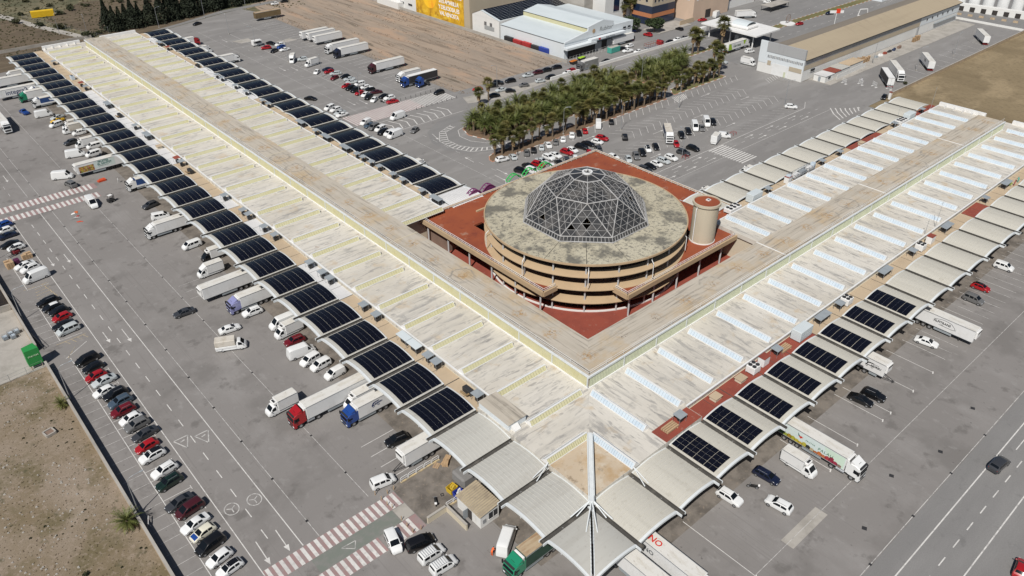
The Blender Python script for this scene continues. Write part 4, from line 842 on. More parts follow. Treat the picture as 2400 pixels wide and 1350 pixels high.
MB().tube((10.1, 10.1, ZS), (10.1, 10.1, ZR+1), .22, n=8).build('corner_post', M['canopy_trim'], hall)
MB().bbox(11.0, 15.0, 30.4, 38.4, ZR-1.1, 8.55, .05).build('plant_room', M['white_clad'], hall)
MB().box(10.9, 15.1, 30.3, 38.5, 8.552, 8.64).build('plant_room_roof', M['ridge_a'], hall)
MB().add([(11.6, 29.4, ZR), (13, 29.4, ZR), (13, 30.38, ZR), (11.6, 30.38, ZR), (11.6, 29.4, ZR+.2), (13, 29.4, ZR+.2), (13, 30.38, ZR+.9), (11.6, 30.38, ZR+.9)], [(4, 5, 6, 7), (0, 1, 5, 4), (1, 2, 6, 5), (3, 0, 4, 7)]).build('stair_hatch', M['white'], hall)
# terraces between roof edge and canopies, one slab per bay
def strips(axis, a0, a1, b0, n, m0, colours):
    for k in range(n):
        c = M['strip_' + colours(k)]; p0 = m0+9.4*k+.12; p1 = p0+9.16
        bb = (a0, a1, p0, p1) if axis == 'y' else (p0, p1, a0, a1)
        MB().box(*bb, ZS-.1, ZS+.0).build('terrace_slab', c, hall)
        mid = (p0+p1)/2
        bb = (a0+.02, a1-.02, mid-.03, mid+.03) if axis == 'y' else (mid-.03, mid+.03, a0+.02, a1-.02)
        MB().box(*bb, ZS, ZS+.03).build('slab_joint', M['gutter'], hall)
        bb = (a0+.02, a1-.02, p0-.42, p0+.02) if axis == 'y' else (p0-.42, p0+.02, a0+.02, a1-.02)
        MB().box(*bb, ZS-.3, ZS-.06).build('terrace_gutter', M['gutter'], hall)
AOC = {3: 'white', 9: 'white', 11: 'white', 5: 'white'}
strips('y', 10.86, 14.19, 0, 31, 38.62, lambda k: 'white' if (15 <= k <= 23 or k in (5, 6, 9, 11)) else 'beige')
strips('y', 52.41, 55.6, 0, 24, 102.9, lambda k: 'white' if (12 <= k <= 16 or k in (0, 22)) else 'beige')
strips('x', 10.86, 14.19, 0, 19, 38.62, lambda k: 'red' if (k < 4 or k == 12) else 'beige')
strips('x', 52.41, 55.6, 0, 13, 102.9, lambda k: 'red' if k in (7, 8, 11, 12) else 'beige')
MB().box(29, 38.5, 10.86, 14.19, ZR, ZR+.03).build('terrace_slab', M['strip_red'], hall)

# ------------------------------------------------------------------ arched canopies
CU, CV = 9.9, 8.64        # width of a canopy (outer to inner edge), span between gutters
RISE = .52
Rad = (CV*CV/4+RISE*RISE)/(2*RISE); HA = math.asin(CV/2/Rad)
def arc(t):               # t -1..1 -> (v,z,angle)
    a = t*HA; return CV/2+Rad*math.sin(a), RISE-Rad*(1-math.cos(a)), a
def canopy_meshes():
    NA = 14; sh = MB(); nr = 14; prof = []
    for k in range(nr):
        u = CU*k/nr; w = CU/nr
        prof += [(u, 0), (u+w*.84, 0), (u+w*.88, .06), (u+w*.96, .06)]
    prof.append((CU, 0)); P = []
    for i in range(NA+1):
        v, z, a = arc(-1+2*i/NA)
        for u, d in prof: P.append((u, v-math.sin(-a)*0+math.sin(a)*d, z+d*math.cos(a)))
    m = len(prof); F = [(i*m+j, i*m+j+1, (i+1)*m+j+1, (i+1)*m+j) for i in range(NA) for j in range(m-1)]
    sh.add(P, F)
    def fascia(u, du, h, up):
        b = MB(); P = []
        for i in range(NA+1):
            v, z, a = arc(-1+2*i/NA); P += [(u, v, z+up), (u+du, v, z+up), (u+du, v, z-h), (u, v, z-h)]
        F = [(i*4+j, i*4+(j+1) % 4, i*4+4+(j+1) % 4, i*4+4+j) for i in range(NA) for j in range(4)]
        return b.add(P, F+[(0, 1, 2, 3), (NA*4+3, NA*4+2, NA*4+1, NA*4)])
    g = MB(); y0 = -.76
    g.box(-.9, CU, y0, y0+.04, -.2, .12); g.box(-.9, CU, -.04, 0, -.2, .12); g.box(-.9, CU, y0+.04, -.04, -.24, -.2); g.box(-.94, -.9, y0, 0, -.24, .1)
    h = MB(); h.box(-1.05, .06, -.07, .07, -.32, .14)
    c = MB(); c.tube((0, -.38, -6.3), (0, -.38, -.2), .14, n=8)
    for u in (2.6, 5, 7.4): pass
    ff = fascia(-.16, .42, .34, .06)
    return dict(sheet=sh.mesh('roof_sheet', [M['canopy_sheet']], 30), fo=ff.mesh('outer_fascia', [M['canopy_trim']], 30), fi=fascia(CU-.22, .3, .2, .05).mesh('inner_fascia', [M['canopy_trim']], 30),
        gut=g.mesh('gutter', [M['gutter']]), head=h.mesh('gutter_bracket', [M['canopy_trim']]), col=c.mesh('column', [M['column']], 40))
CM = canopy_meshes()
PW, PL = 1.115, 2.1
def panel_mesh():
    b = MB(); b.box(-PL/2, PL/2, -PW/2+.028, PW/2-.028, 0, .04); b.cur = 1; b.box(-.012, .012, -PW/2+.025, PW/2-.025, .041, .043)
    for q in (-.25, .25): pass
    return b.mesh('solar_panel', [M['solar'], M['solar_line']])
PM = panel_mesh()
def panel_spots(rows, cols, t0):
    out = []
    for r_ in range(rows):
        a = (t0+(r_+.5)*PW-CV/2*1.04)/Rad
        for c in range(cols): out.append((1.02+PL/2+c*(PL+.075), CV/2+Rad*math.sin(a), RISE-Rad*(1-math.cos(a)), a))
    return out
S_FULL = panel_spots(7, 4, .55); S_HALF = panel_spots(4, 4, .6)
def joined_panels(spots):
    b = MB()
    for u, v, z, a in spots:
        for x0, x1 in ((u-PL/2, u+PL/2),):
            c, s = math.cos(a), math.sin(a); P = []
            for dx in (x0, x1):
                for dv in (-PW/2+.02, PW/2-.02):
                    for dn in (.10, .14): P.append((dx, v+dv*c+dn*s, z-dv*s+dn*c))
            b.add(P, [(0, 2, 3, 1), (4, 5, 7, 6), (0, 1, 5, 4), (2, 6, 7, 3), (1, 3, 7, 5), (0, 4, 6, 2)])
    return b.mesh('solar_array', [M['solar']])
JP = joined_panels(S_FULL)
def canopy(x, y, rz, pv, label, group, single=True, sheet='canopy_sheet', v_rev=False):
    o = thing('arched_canopy', label, 'canopy', (x, y, ZS), rz, group)
    put('roof_sheet', CM['sheet'], o, mat=M[sheet]); put('outer_fascia', CM['fo'], o); put('inner_fascia', CM['fi'], o); put('gutter', CM['gut'], o); put('gutter_bracket', CM['head'], o, (0, -.83, 0)); put('gutter_bracket', CM['head'], o, (0, .07, 0)); put('column', CM['col'], o, (3.4, 0, 0)); put('column', CM['col'], o, (9.2, 0, 0))
    if pv:
        spots = S_FULL if pv == 1 else S_HALF
        if single:
            for u, v, z, a in spots:
                if v_rev: v = CV-v; a = -a
                p = put('solar_panel', PM, o); p.matrix_local = Matrix.Translation((u, v+.1*math.sin(a), z+.1*math.cos(a))) @ Matrix.Rotation(-a, 4, 'X')
        else: tag(put('solar_array', JP, o), kind='stuff')
    return o
ORD = ['first','second','third','fourth','fifth','sixth','seventh','eighth','ninth','tenth','eleventh','twelfth','thirteenth','fourteenth','fifteenth','sixteenth','seventeenth','eighteenth','nineteenth','twentieth']
def nth(k):
    if k < 20: return ORD[k]
    t = ['twenty', 'thirty', 'forty', 'fifty'][(k+1)//10-2]; u = (k+1) % 10
    return {'twenty': 'twentieth', 'thirty': 'thirtieth', 'forty': 'fortieth', 'fifty': 'fiftieth'}[t] if u == 0 else t+'-'+ORD[u-1]
g0 = 10.43
for k in range(34):
    canopy(.95, g0+9.4*k+.38, 0, 1 if k >= 3 else 0, ('plain grey arched canopy, %s from the corner on the left wing' if k < 3 else 'arched canopy with solar panels, %s from the corner along the left wing') % nth(k), 'arched canopies along the front of the left wing', single=k < 17)
for k in range(23):      # right wing, front
    canopy(g0+9.4*(k+1)-.38, .95, R(90), 2 if 2 <= k <= 9 else 0, ('half solar arched canopy, %s from the corner along the right wing' if 2 <= k <= 9 else 'plain cream arched canopy, %s from the corner along the right wing') % nth(k), 'arched canopies along the front of the right wing', sheet='canopy_sheet_b', v_rev=True)
for k in range(-1, 23):  # left wing, back (turned round)
    canopy(65.5, 112.28+9.4*(k+1)-.38, R(180), 1 if k >= 0 else 0, ('arched solar canopy, %s from the dome behind the left wing' % nth(k)) if k >= 0 else 'plain white arched canopy beside the dome terrace', 'arched canopies along the back of the left wing', single=k < 4, sheet='canopy_sheet' if k >= 0 else 'strip_white')
for k in range(-1, 12):
    canopy(112.19+9.4*k+.38, 65.9, R(-90), 0, 'cream arched canopy, %s from the lift tower behind the right wing' % nth(k+1), 'arched canopies along the back of the right wing', sheet='canopy_sheet_b')
# corner canopies cut by the diagonal
for side in (0, 1):
    o = thing('corner_canopy', ('left' if side == 0 else 'right') + ' half of the grey corner canopy split along the diagonal gap', 'canopy', (0, 0, ZS), 0)
    if side: o.matrix_world = Matrix(((0, 1, 0, 0), (1, 0, 0, 0), (0, 0, 1, ZS), (0, 0, 0, 1)))
    b = MB(); NN = 16; P = []; nr = 22; rows = []
    # gutter-to-gutter arch across y (0.2..10.05), cut where x < y is kept
    for j in range(nr*2+1):
        u = .95+(9.7)*j/(nr*2); d = .05 if j % 2 else 0
        vtop = 10.05; vlo = u-.0+.32
        if vlo > vtop-.05: vlo = vtop-.05
        row_ = []
        for i in range(NN+1):
            v = vlo+(vtop-vlo)*i/NN; a = math.asin(max(-1, min(1, (v-vtop+CV/2+.0)/Rad/1.0))) if v > vtop-CV*.98 else -HA
            row_.append((u, v, max(RISE-Rad*(1-math.cos(a)), 0)+d))
        rows.append(row_)
    P = [p for r_ in rows for p in r_]; n1 = NN+1
    b.add(P, [(j*n1+i, (j+1)*n1+i, (j+1)*n1+i+1, j*n1+i+1) for j in range(len(rows)-1) for i in range(NN)])
    b.build('roof_sheet', M['canopy_sheet'], o, 30)
    e = MB()
    for i in range(NN):
        p, q = rows[0][i], rows[0][i+1]; e.add([(p[0]-.16, p[1], p[2]+.08), (q[0]-.16, q[1], q[2]+.08), (q[0]-.16, q[1], q[2]-.34), (p[0]-.16, p[1], p[2]-.34), (p[0]+.2, p[1], p[2]+.08), (q[0]+.2, q[1], q[2]+.08)], [(0, 1, 2, 3), (4, 5, 1, 0)])
    e.build('outer_fascia', M['canopy_trim'], o)
    e = MB()
    for a_, c_ in zip(rows, rows[1:]):
        p, q = a_[0], c_[0]; e.add([(p[0], p[1]-.08, p[2]+.1), (q[0], q[1]-.08, q[2]+.1), (q[0], q[1]+.1, q[2]+.1), (p[0], p[1]+.1, p[2]+.1), (p[0], p[1]-.08, p[2]-.3), (q[0], q[1]-.08, q[2]-.3)], [(0, 1, 2, 3), (4, 5, 1, 0)])
    e.build('diagonal_edge', M['canopy_trim'], o)
    MB().tube((2.2, 3.3, -ZS), (2.2, 3.3, .1), .16, n=8).build('column', M['column'], o)
def extra_gutter(x, y, rz, par_label, group=None): pass
for ob in [o for o in C.objects if o.name.startswith('arched_canopy') and o.get('group') == 'arched canopies along the front of the right wing'][:1]:
    put('gutter', CM['gut'], ob, (0, CV+.76, 0)); put('gutter_bracket', CM['head'], ob, (0, CV+.83, 0))
# ------------------------------------------------------------------ rotunda with terraces and glass dome
RX = RY = 70.1; RR = 24.35; RZ = 13.0
rot = thing('rotunda', 'round tan building with three sloping parapet bands and lichen-stained roof', 'building', (RX, RY, 0))
MB().ring(0, 0, [(21.2, .02), (21.2, 3.1), (20.9, 3.1), (20.9, .02)], 72).build('ground_floor_glazing', M['window'], rot)
b = MB()
for k in range(96):
    t = 2*math.pi*k/96; b.box(-.04, .04, -.04, .04, .3, 2.9) if False else b.tube((21.25*math.cos(t), 21.25*math.sin(t), .1), (21.25*math.cos(t), 21.25*math.sin(t), 3), .035, n=4)
b.ring(0, 0, [(21.3, 1.1), (21.3, 1.16), (21.22, 1.16), (21.22, 1.1)], 72); b.build('glazing_bars', M['steel'], rot)
MB().ring(0, 0, [(23.3, .02), (23.3, .3), (22.9, .3), (22.9, .02)], 96).build('kerb_ring', M['white_wall'], rot)
for z in (2.9, 6.3, 9.65):
    MB().ring(0, 0, [(RR, z), (RR, z+.16), (RR-2.1, z+.75), (RR-2.3, z+.75), (RR-2.3, z)], 96).build('parapet_band', M['tan_concrete'], rot, 30)
    MB().ring(0, 0, [(RR-2.25, z-.02), (RR-2.25, z+.25), (17.5, z+.25), (17.5, z-.02)], 96).build('floor_slab', M['brown_wall'], rot)  # slab coloured dark to stand for the shade between the bands
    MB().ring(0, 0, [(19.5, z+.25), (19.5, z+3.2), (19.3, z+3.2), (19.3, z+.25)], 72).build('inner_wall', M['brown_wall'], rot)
colm = MB().tube((0, 0, .02), (0, 0, RZ-.25), .2, n=8).mesh('column', [M['column']], 40)
pipe = MB().path([(23.9, 0, 12.7), (23.9, 0, 11.6), (24.6, 0, 10.9), (24.6, 0, 7.4)], .09, 6).mesh('drain_pipe', [M['white_metal']], 40)
for k in range(20):
    t = 2*math.pi*(k+.5)/20; put('column', colm, rot, (23.2*math.cos(t), 23.2*math.sin(t), 0))
    if k % 2 == 0: put('drain_pipe', pipe, rot, (0, 0, 0), t+.02)
NS = 16
for k in range(NS):
    a0 = 2*math.pi*k/NS+R(22.5)/1; a1 = a0+2*math.pi/NS; g = .12
    b = MB(); P = []; n = 6
    for i in range(n+1):
        for r_ in (13.6, RR):
            e = g/2/r_; t = a0+e+(a1-a0-2*e)*i/n; P.append((r_*math.cos(t), r_*math.sin(t), RZ)); P.append((r_*math.cos(t), r_*math.sin(t), RZ-.32))
    F = []
    for i in range(n):
        q = i*4; F += [(q, q+2, q+6, q+4), (q+1, q+5, q+7, q+3), (q+2, q+3, q+7, q+6), (q, q+4, q+5, q+1)]
    F += [(0, 1, 3, 2), (n*4, n*4+2, n*4+3, n*4+1)]
    b.add(P, F).build('roof_segment', M['rotunda_roof'], rot)
MB().ring(0, 0, [(13.5, RZ-.34), (13.5, RZ-.1), (RR-.02, RZ-.1), (RR-.02, RZ-.34)], 96).build('roof_slab', M['dark_void'], rot)
MB().ring(0, 0, [(RR+.03, RZ-.34), (RR+.03, RZ+.1), (RR-.22, RZ+.1), (RR-.22, RZ-.34)], 96).build('roof_rim', M['tan_concrete'], rot)
MB().ring(0, 0, [(.1, 6.5), (17.5, 6.5), (17.5, 6.3), (.1, 6.3)], 48).build('hall_floor', M['tan_concrete'], rot)

dome = thing('glass_dome', 'faceted dark glass dome with pale steel lattice on the rotunda roof', 'dome', (RX, RY, RZ))
def ringpts(r, z, off): return [Vector((r*math.cos(R(225+off+45*k)), r*math.sin(R(225+off+45*k)), z)) for k in range(8)]
B0 = ringpts(15.75, .1, 22.5); B1 = ringpts(15.2, 1.15, 22.5); MD = ringpts(9.9, 7.3, 0); TP = ringpts(4.3, 9.9, 0); TQ = ringpts(1.2, 10.35, 0)
glass_n = 0
def facet(pts, nm='glass_panel'):
    """a glass facet, slightly inset, as its own mesh"""
    c = sum(pts, Vector())/len(pts); nrm = (pts[1]-pts[0]).cross(pts[2]-pts[0]).normalized()
    if nrm.dot(c-Vector((0, 0, 2))) < 0: nrm = -nrm
    P = [p+(c-p).normalized()*.07-nrm*.06 for p in pts]; Q = [p-nrm*.04 for p in P]; n = len(P)
    MB().add(P+Q, [tuple(range(n)), tuple(range(2*n-1, n-1, -1))]+[(i, (i+1) % n, n+(i+1) % n, n+i) for i in range(n)]).build(nm, M['dome_glass'], dome)
fr = MB(); fine = MB()
def edge(a, b_, r=.12): fr.tube(a, b_, r, n=6)
def lat(a, b_, r=.048): fine.tube(a, b_, r, n=4)
def tri_lattice(a, b_, c, n, missing=()):
    """glazed triangle split into n*n small panes"""
    g = lambda i, j: a+(b_-a)*(i/n)+(c-a)*(j/n)
    for i in range(n):
        for j in range(n-i):
            up = [g(i, j), g(i+1, j), g(i, j+1)]
            if ('u', i, j) not in missing: facet(up)
            if i+j < n-1 and ('d', i, j) not in missing: facet([g(i+1, j), g(i+1, j+1), g(i, j+1)])
            lat(up[0], up[1]); lat(up[1], up[2]); lat(up[2], up[0])
for k in range(8):
    k2 = (k+1) % 8
    # low upright band
    n = 14
    for i in range(n):
        p0, p1 = B0[k].lerp(B0[k2], i/n), B0[k].lerp(B0[k2], (i+1)/n); q0, q1 = B1[k].lerp(B1[k2], i/n), B1[k].lerp(B1[k2], (i+1)/n)
        facet([p0, p1, q1, q0], 'band_pane'); lat(p0, q0, .07)
    edge(B0[k], B0[k2], .14); edge(B1[k], B1[k2], .12)
    # lower tier: triangles up and down
    tri_lattice(B1[k], B1[k2], MD[k2], 5, missing=(('d', 1, 1), ('u', 1, 2), ('u', 0, 1)) if k == 7 else ((('u', 1, 1),) if k == 6 else ()))
    tri_lattice(MD[k], MD[k2], B1[k], 5, missing=(('u', 2, 1),) if k == 1 else ())
    edge(B1[k], MD[k2]); edge(B1[k], MD[k]); edge(MD[k], MD[k2], .14)
    # upper tier
    tri_lattice(MD[k], MD[k2], TP[k], 4); tri_lattice(TP[k], TP[k2], MD[k2], 3)
    edge(MD[k], TP[k]); edge(TP[k], TP[k2], .15); lat(MD[k2], TP[k])
    facet([TP[k], TP[k2], TQ[k2], TQ[k]], 'crown_pane'); edge(TP[k], TQ[k], .08); edge(TQ[k], TQ[k2], .1)
fr.build('dome_ribs', M['dome_frame'], dome, 40); fine.build('glazing_lattice', M['dome_frame'], dome)
MB().ring(0, 0, [(1.25, 10.3), (1.25, 10.75), (.85, 10.75), (.85, 10.3)], 20).build('crown_ring', M['white_metal'], dome)
MB().tube((-.5, -.3, 10.5), (.5, .3, 10.9), .1, n=6).build('vent_arm', M['dark'], dome)

# terraces around the rotunda
deck = thing('terrace_deck', 'red tiled terrace around the rotunda with white railings', 'terrace', (0, 0, 0))
ZD = 6.35; E0 = 45.3
def rect(x0, x1, y0, y1): return [(x0, y0), (x1, y0), (x1, y1), (x0, y1)]
for poly in (rect(E0, 53.5, 58.5, 104), rect(53.5, 110, 92.5, 104), rect(58.5, 98.0, E0, 53.5), rect(92.5, 110, 53.5, 92.5), rect(98, 110, 52.3, 53.5)):
    MB().prism(poly, ZD-.5, ZD).build('deck_slab', M['deck_red'], deck)
# corner fills between the straight decks and the round wall
for poly in ([(53.5, 62), (53.5, 92.5), (58, 92.5), (49.5, 82), (47.5, 70)],):
    pass
n = 14
fill = MB()
for q0, q1 in ((180, 236), (214, 270), (90, 180), (270, 360), (0, 90)): pass
for sgn in (0, 1):
    P = []
    for i in range(n+1):
        t = R(150)+(R(212)-R(150))*i/n; x = RX+RR*math.cos(t); y = RY+RR*math.sin(t)
        P.append((x, y))
    poly = [(53.5, 58.5), (53.5, 92.5)] + [p for p in P]
def strip_fill(pts, outer, z):
    b = MB()
    for (a, c), (p, q) in zip(zip(pts, pts[1:]), zip(outer, outer[1:])): b.add([(*a, z), (*c, z), (*q, z), (*p, z)], [(0, 1, 2, 3)])
    return b
for s in ('l', 'r', 'b', 'e'):
    rng_ = {'l': (132, 208), 'r': (242, 318), 'b': (52, 128), 'e': (-38, 38)}[s]
    pts = []; out = []
    for i in range(n+1):
        t = R(rng_[0]+(rng_[1]-rng_[0])*i/n); x = RX+(RR-1.5)*math.cos(t); y = RY+(RR-1.5)*math.sin(t); pts.append((x, y))
        out.append({'l': (53.5, y), 'r': (x, 53.5), 'b': (x, 92.5), 'e': (92.5, y)}[s])
    strip_fill(pts, out, ZD-.01).build('deck_infill', M['deck_red'], deck)
def parapet(pts, nm='deck_fascia'):
    b = MB()
    for a, c in zip(pts, pts[1:]): b.bar((a[0], a[1], ZD-.75), (c[0], c[1], ZD-.75), .5, 1.15)
    b.build(nm, M['tan_concrete'], deck)
L_edge = [(49.4, 58.2), (E0, 58.2), (E0, 104)]; R_edge = [(58.2, 49.4), (58.2, E0), (98, E0)]
parapet(L_edge); parapet(R_edge); parapet([(45.3, 104.2), (110.2, 104.2), (110.2, 54)])
parapet([(58.5, 92.4), (64, 92.4), (64, 97.5), (58.5, 97.5)], 'stair_parapet')
def railing(pts, z, step=1.5, h=.9):
    b = MB()
    for a, c in zip(pts, pts[1:]):
        L_ = math.hypot(c[0]-a[0], c[1]-a[1]); m_ = max(1, int(L_/step))
        for q in (h, h*.5): b.tube((*a, z+q), (*c, z+q), .055, n=5)
        for i in range(m_+1): t = i/m_; x, y = a[0]+(c[0]-a[0])*t, a[1]+(c[1]-a[1])*t; b.tube((x, y, z), (x, y, z+h), .04, n=4)
    return b
railing([(49.2, 58.6), (45.75, 58.6), (45.75, 104)], ZD+.0, 1.5).build('railing', M['white_metal'], deck)
railing([(58.6, 49.2), (58.6, 45.75), (98, 45.75)], ZD, 1.5).build('railing', M['white_metal'], deck)
railing([(46, 103.7), (109.7, 103.7), (109.7, 54.4)], ZD, 2).build('railing', M['white_metal'], deck)
for k in range(6): MB().tube((E0+.9, 60+8.4*k, .02), (E0+.9, 60+8.4*k, ZD-.5), .22, n=10).build('deck_column', M['column'], deck, 40)
for k in range(5): MB().tube((60+8.4*k, E0+.9, .02), (60+8.4*k, E0+.9, ZD-.5), .22, n=10).build('deck_column', M['column'], deck, 40)
MB().box(47, 53, 95, 103.9, 0, ZD-.52).build('stair_core', M['brown_wall'], deck)
lift = thing('lift_tower', 'round pale concrete lift tower with red cap beside the dome', 'tower', (90.6, 50.2, ZD))
MB().ring(0, 0, [(3.0, 0), (3.0, 9.6), (3.35, 9.75), (3.35, 10.35), (3.0, 10.35), (3.0, 10.05), (.05, 10.05), (.05, 0)], 40).build('shaft', M['shaft'], lift, 30)
MB().ring(0, 0, [(.02, 10.06), (2.98, 10.06), (2.98, 10.1), (.02, 10.1)], 32).build('cap', M['deck_red'], lift)
MB().box(.4, 1.3, -.2, .7, 10.1, 10.35).build('roof_hatch', M['white'], lift); MB().box(.6, 1.1, 0, .5, 10.351, 10.36).build('hatch_glass', M['window'], lift)
MB().path([(-3.1, .4, 9.5), (-3.3, .4, 8.8), (-3.2, .4, .1)], .12).build('drain_pipe', M['white_metal'], lift)
MB().ring(0, 0, [(3.12, 0), (3.12, .25), (3.0, .25), (3.0, 0)], 32).build('base_ring', M['white'], lift)
# arched steel frames behind the rotunda
for i, (x, y, c, nm) in enumerate(((64.5, 105.6, (.16, .03, .12), 'purple'), (69.5, 105.6, (.16, .03, .12), 'purple'), (79, 105.6, (.03, .38, .08), 'green'), (85, 105.6, (.03, .38, .08), 'green'), (91, 105.6, (.03, .38, .08), 'green'))):
    o = thing('steel_arch', nm + ' arched steel frame behind the rotunda, ' + ['farthest left', 'next to the leftmost', 'first of the green ones', 'middle of the green ones', 'rightmost'][i], 'frame', (x, y, 0), 0, 'arched steel frames behind the rotunda')
    b = MB(); pts = [(-2.4+4.8*k/12, 0, 6.2+1.5*math.sin(math.pi*k/12)) for k in range(13)]
    b.path(pts, .16, 6); b.path([(p[0], 1.2, p[2]) for p in pts], .16, 6)
    for p in pts[::2]: b.tube((p[0], 0, p[2]), (p[0], 1.2, p[2]), .1, n=5)
    b.build('arch', ink(c), o); b = MB()
    for px in (-2.4, 2.4): b.tube((px, 0, 0), (px, 0, 6.3), .12, n=6); b.tube((px, 1.2, 0), (px, 1.2, 6.3), .12, n=6)
    b.build('leg', M['white_metal'], o); q = MB()
    for k in range(6): q.quad(pts[2*k], pts[2*k+2], (pts[2*k+2][0], 0, 5.4), (pts[2*k][0], 0, 5.4))
    if nm == 'purple': q.build('panel', ink(c), o)

# ------------------------------------------------------------------ rooftop machinery on the terraces
def fan_top(b, x, y, z, r=.36): b.ring(x, y, [(r, z), (r, z+.12), (r-.06, z+.12), (r-.06, z)], 14)
def unit(kind, pos, axis, cross, label, group):
    x, y = (cross, pos) if axis == 'y' else (pos, cross)
    rz = 0 if axis == 'y' else R(90)
    o = thing({'c': 'condenser_shelter', 'l': 'condenser_shelter', 'w': 'condenser_shelter', 'd': 'duct_cabinet', 'r': 'condenser_shelter', 'b': 'condenser_unit', 's': 'roof_box', 'f': 'condenser_unit', 'g': 'machine_cabinet', 'k': 'machine_cabinet', 'p': 'timber_stack', '6': 'condenser_unit', 't': 'pipe_rack'}[kind], label, 'roof machinery', (x, y, ZS+.01 if not (29 < x < 38.5 and axis == 'x') else ZR+.04), rz, group)
    if kind in 'clwr':
        L_ = {'c': 2.0, 'l': 4.4, 'w': 3.4, 'r': 2.2}[kind]; W_ = 1.7; H_ = 1.55
        cm = {'c': M['grey_sheet'], 'l': M['grey_sheet'], 'w': M['pale_roof'], 'r': M['strip_red']}[kind]
        MB().add([(-W_/2, -L_/2, H_), (W_/2, -L_/2, H_+.12), (W_/2, L_/2, H_+.12), (-W_/2, L_/2, H_), (-W_/2, -L_/2, H_+.06), (W_/2, -L_/2, H_+.18), (W_/2, L_/2, H_+.18), (-W_/2, L_/2, H_+.06)], [(0, 3, 2, 1), (4, 5, 6, 7), (0, 1, 5, 4), (1, 2, 6, 5), (2, 3, 7, 6), (3, 0, 4, 7)]).build('cover', cm, o)
        for sx in (-1, 1):
            for sy in (-1, 1): MB().tube((sx*W_*.42, sy*L_*.45, 0), (sx*W_*.42, sy*L_*.45, H_), .035, n=5).build('leg', M['steel'], o)
        for i in range(max(1, int(L_/1.3))):
            yy = -L_/2+.75+1.2*i; b = MB(); b.bbox(-.45, .4, yy-.45, yy+.45, .15, 1.0, .04); b.build('condenser', M['dark'], o)
            b = MB(); fan_top(b, 0, yy, 1.0, .33); b.build('fan', M['steel'], o)
    elif kind == 'd':
        MB().bbox(-.5, .5, -1.2, 1.2, .1, 1.15, .05).build('cabinet', M['dark'], o); MB().path([(-.5, -.8, .6), (-1.1, -.8, .6), (-1.1, .9, .5)], .2).build('duct', M['dead_frond'], o)
    elif kind == 'b':
        MB().bbox(-.6, .6, -1.3, 1.3, .1, 1.4, .05).build('cabinet', M['fibre_blue'], o); b = MB(); fan_top(b, 0, -.6, 1.4); fan_top(b, 0, .6, 1.4); b.build('fan', M['dark'], o)
    elif kind == 's':
        MB().bbox(-.7, .7, -.9, .9, 0, .7, .05).build('box', M['cream_wall'], o); MB().box(-.85, .85, -1.05, 1.05, .72, .8).build('lid', M['strip_beige'], o)
    elif kind == 'f':
        MB().bbox(-.95, .95, -1.1, 1.1, .25, 1.7, .06).build('cabinet', M['white'], o); b = MB()
        for sx in (-.45, .45):
            for sy in (-.52, .52): b.ring(sx, sy, [(.4, 1.7), (.4, 1.85), (.02, 1.8), (.02, 1.7)], 14)
        b.build('fan', M['dark'], o); b = MB()
        for sx in (-.85, .85):
            for sy in (-1, 1): b.box(sx-.06, sx+.06, sy-.06, sy+.06, 0, .25)
        b.build('feet', M['steel'], o)
    elif kind == '6':
        MB().bbox(-1.1, 1.1, -2.4, 2.4, .45, 1.5, .06).build('cabinet', M['white'], o)
        for i in range(3):
            for sx in (-.5, .5):
                b = MB(); b.ring(sx, -1.55+1.55*i, [(.46, 1.5), (.46, 1.66), (.02, 1.6), (.02, 1.5)], 14); b.build('fan', M['dark'], o)
        b = MB()
        for sx in (-.95, .95):
            for sy in (-2.2, 0, 2.2): b.box(sx-.07, sx+.07, sy-.07, sy+.07, 0, .45)
        b.build('feet', M['steel'], o)
    elif kind == 'g':
        MB().bbox(-1.1, 1.1, -2.2, 2.2, .2, 2.5, .06).build('cabinet', M['pale_roof'], o); b = MB()
        for i in range(9): b.box(-1.14, -1.1, -2+.5*i, -1.96+.5*i, .4, 2.3)
        b.build('panel_joint', M['grey_sheet'], o)
    elif kind == 'k':
        MB().bbox(-.7, .7, -1.0, 1.0, .05, 1.9, .05).build('cabinet', M['white'], o); MB().box(-.75, .75, -1.05, 1.05, 1.905, 1.98).build('cap', M['strip_red'], o)
    elif kind == 'p':
        for i in range(4): MB().box(-.8+.4*i, -.5+.4*i, -1.5, 1.5, .1, .5).build('plank', M['wood'], o)
        MB().box(-.9, .9, -1.2, -1, 0, .1).build('bearer', M['wood'], o)
    elif kind == 't':
        b = MB()
        for z in (.4, 1.3, 2.1):
            for sx in (-.9, .9): b.tube((sx, -6, z), (sx, 6, z), .06, n=5)
        for i in range(9):
            yy = -6+1.5*i
            for sx in (-.9, .9): b.tube((sx, yy, 0), (sx, yy, 2.1), .06, n=5)
            b.tube((-.9, yy, 2.1), (.9, yy, 2.1), .05, n=4)
            if i < 8: b.tube((-.9, yy, .4), (-.9, yy+1.5, 2.1), .04, n=4)
        b.build('frame', M['steel'], o)
        for i, yy in enumerate((-4.6, -1.2, 2.3)): MB().bbox(-.7, .7, yy-1.1, yy+1.1, .45, 1.6, .05).build('machine', M['grey_sheet'] if i % 2 else M['white'], o)
        for yy in (-6.3, 6.3): MB().bbox(-.6, .6, yy-.5, yy+.5, .1, 2.4, .05).build('cabinet', M['fibre_blue'], o)
KN = {'c': 'grey condenser shelter', 'l': 'long grey condenser shelter', 'w': 'pale condenser shelter', 'd': 'black duct cabinet', 'r': 'reddish condenser shelter', 'b': 'pale blue condenser unit', 's': 'low beige roof box', 'f': 'white four-fan condenser unit', 'g': 'big grey panelled machine cabinet', 'k': 'white cabinet with red cap', 'p': 'small stack of timber', '6': 'white six-fan condenser unit', 't': 'long steel pipe rack'}
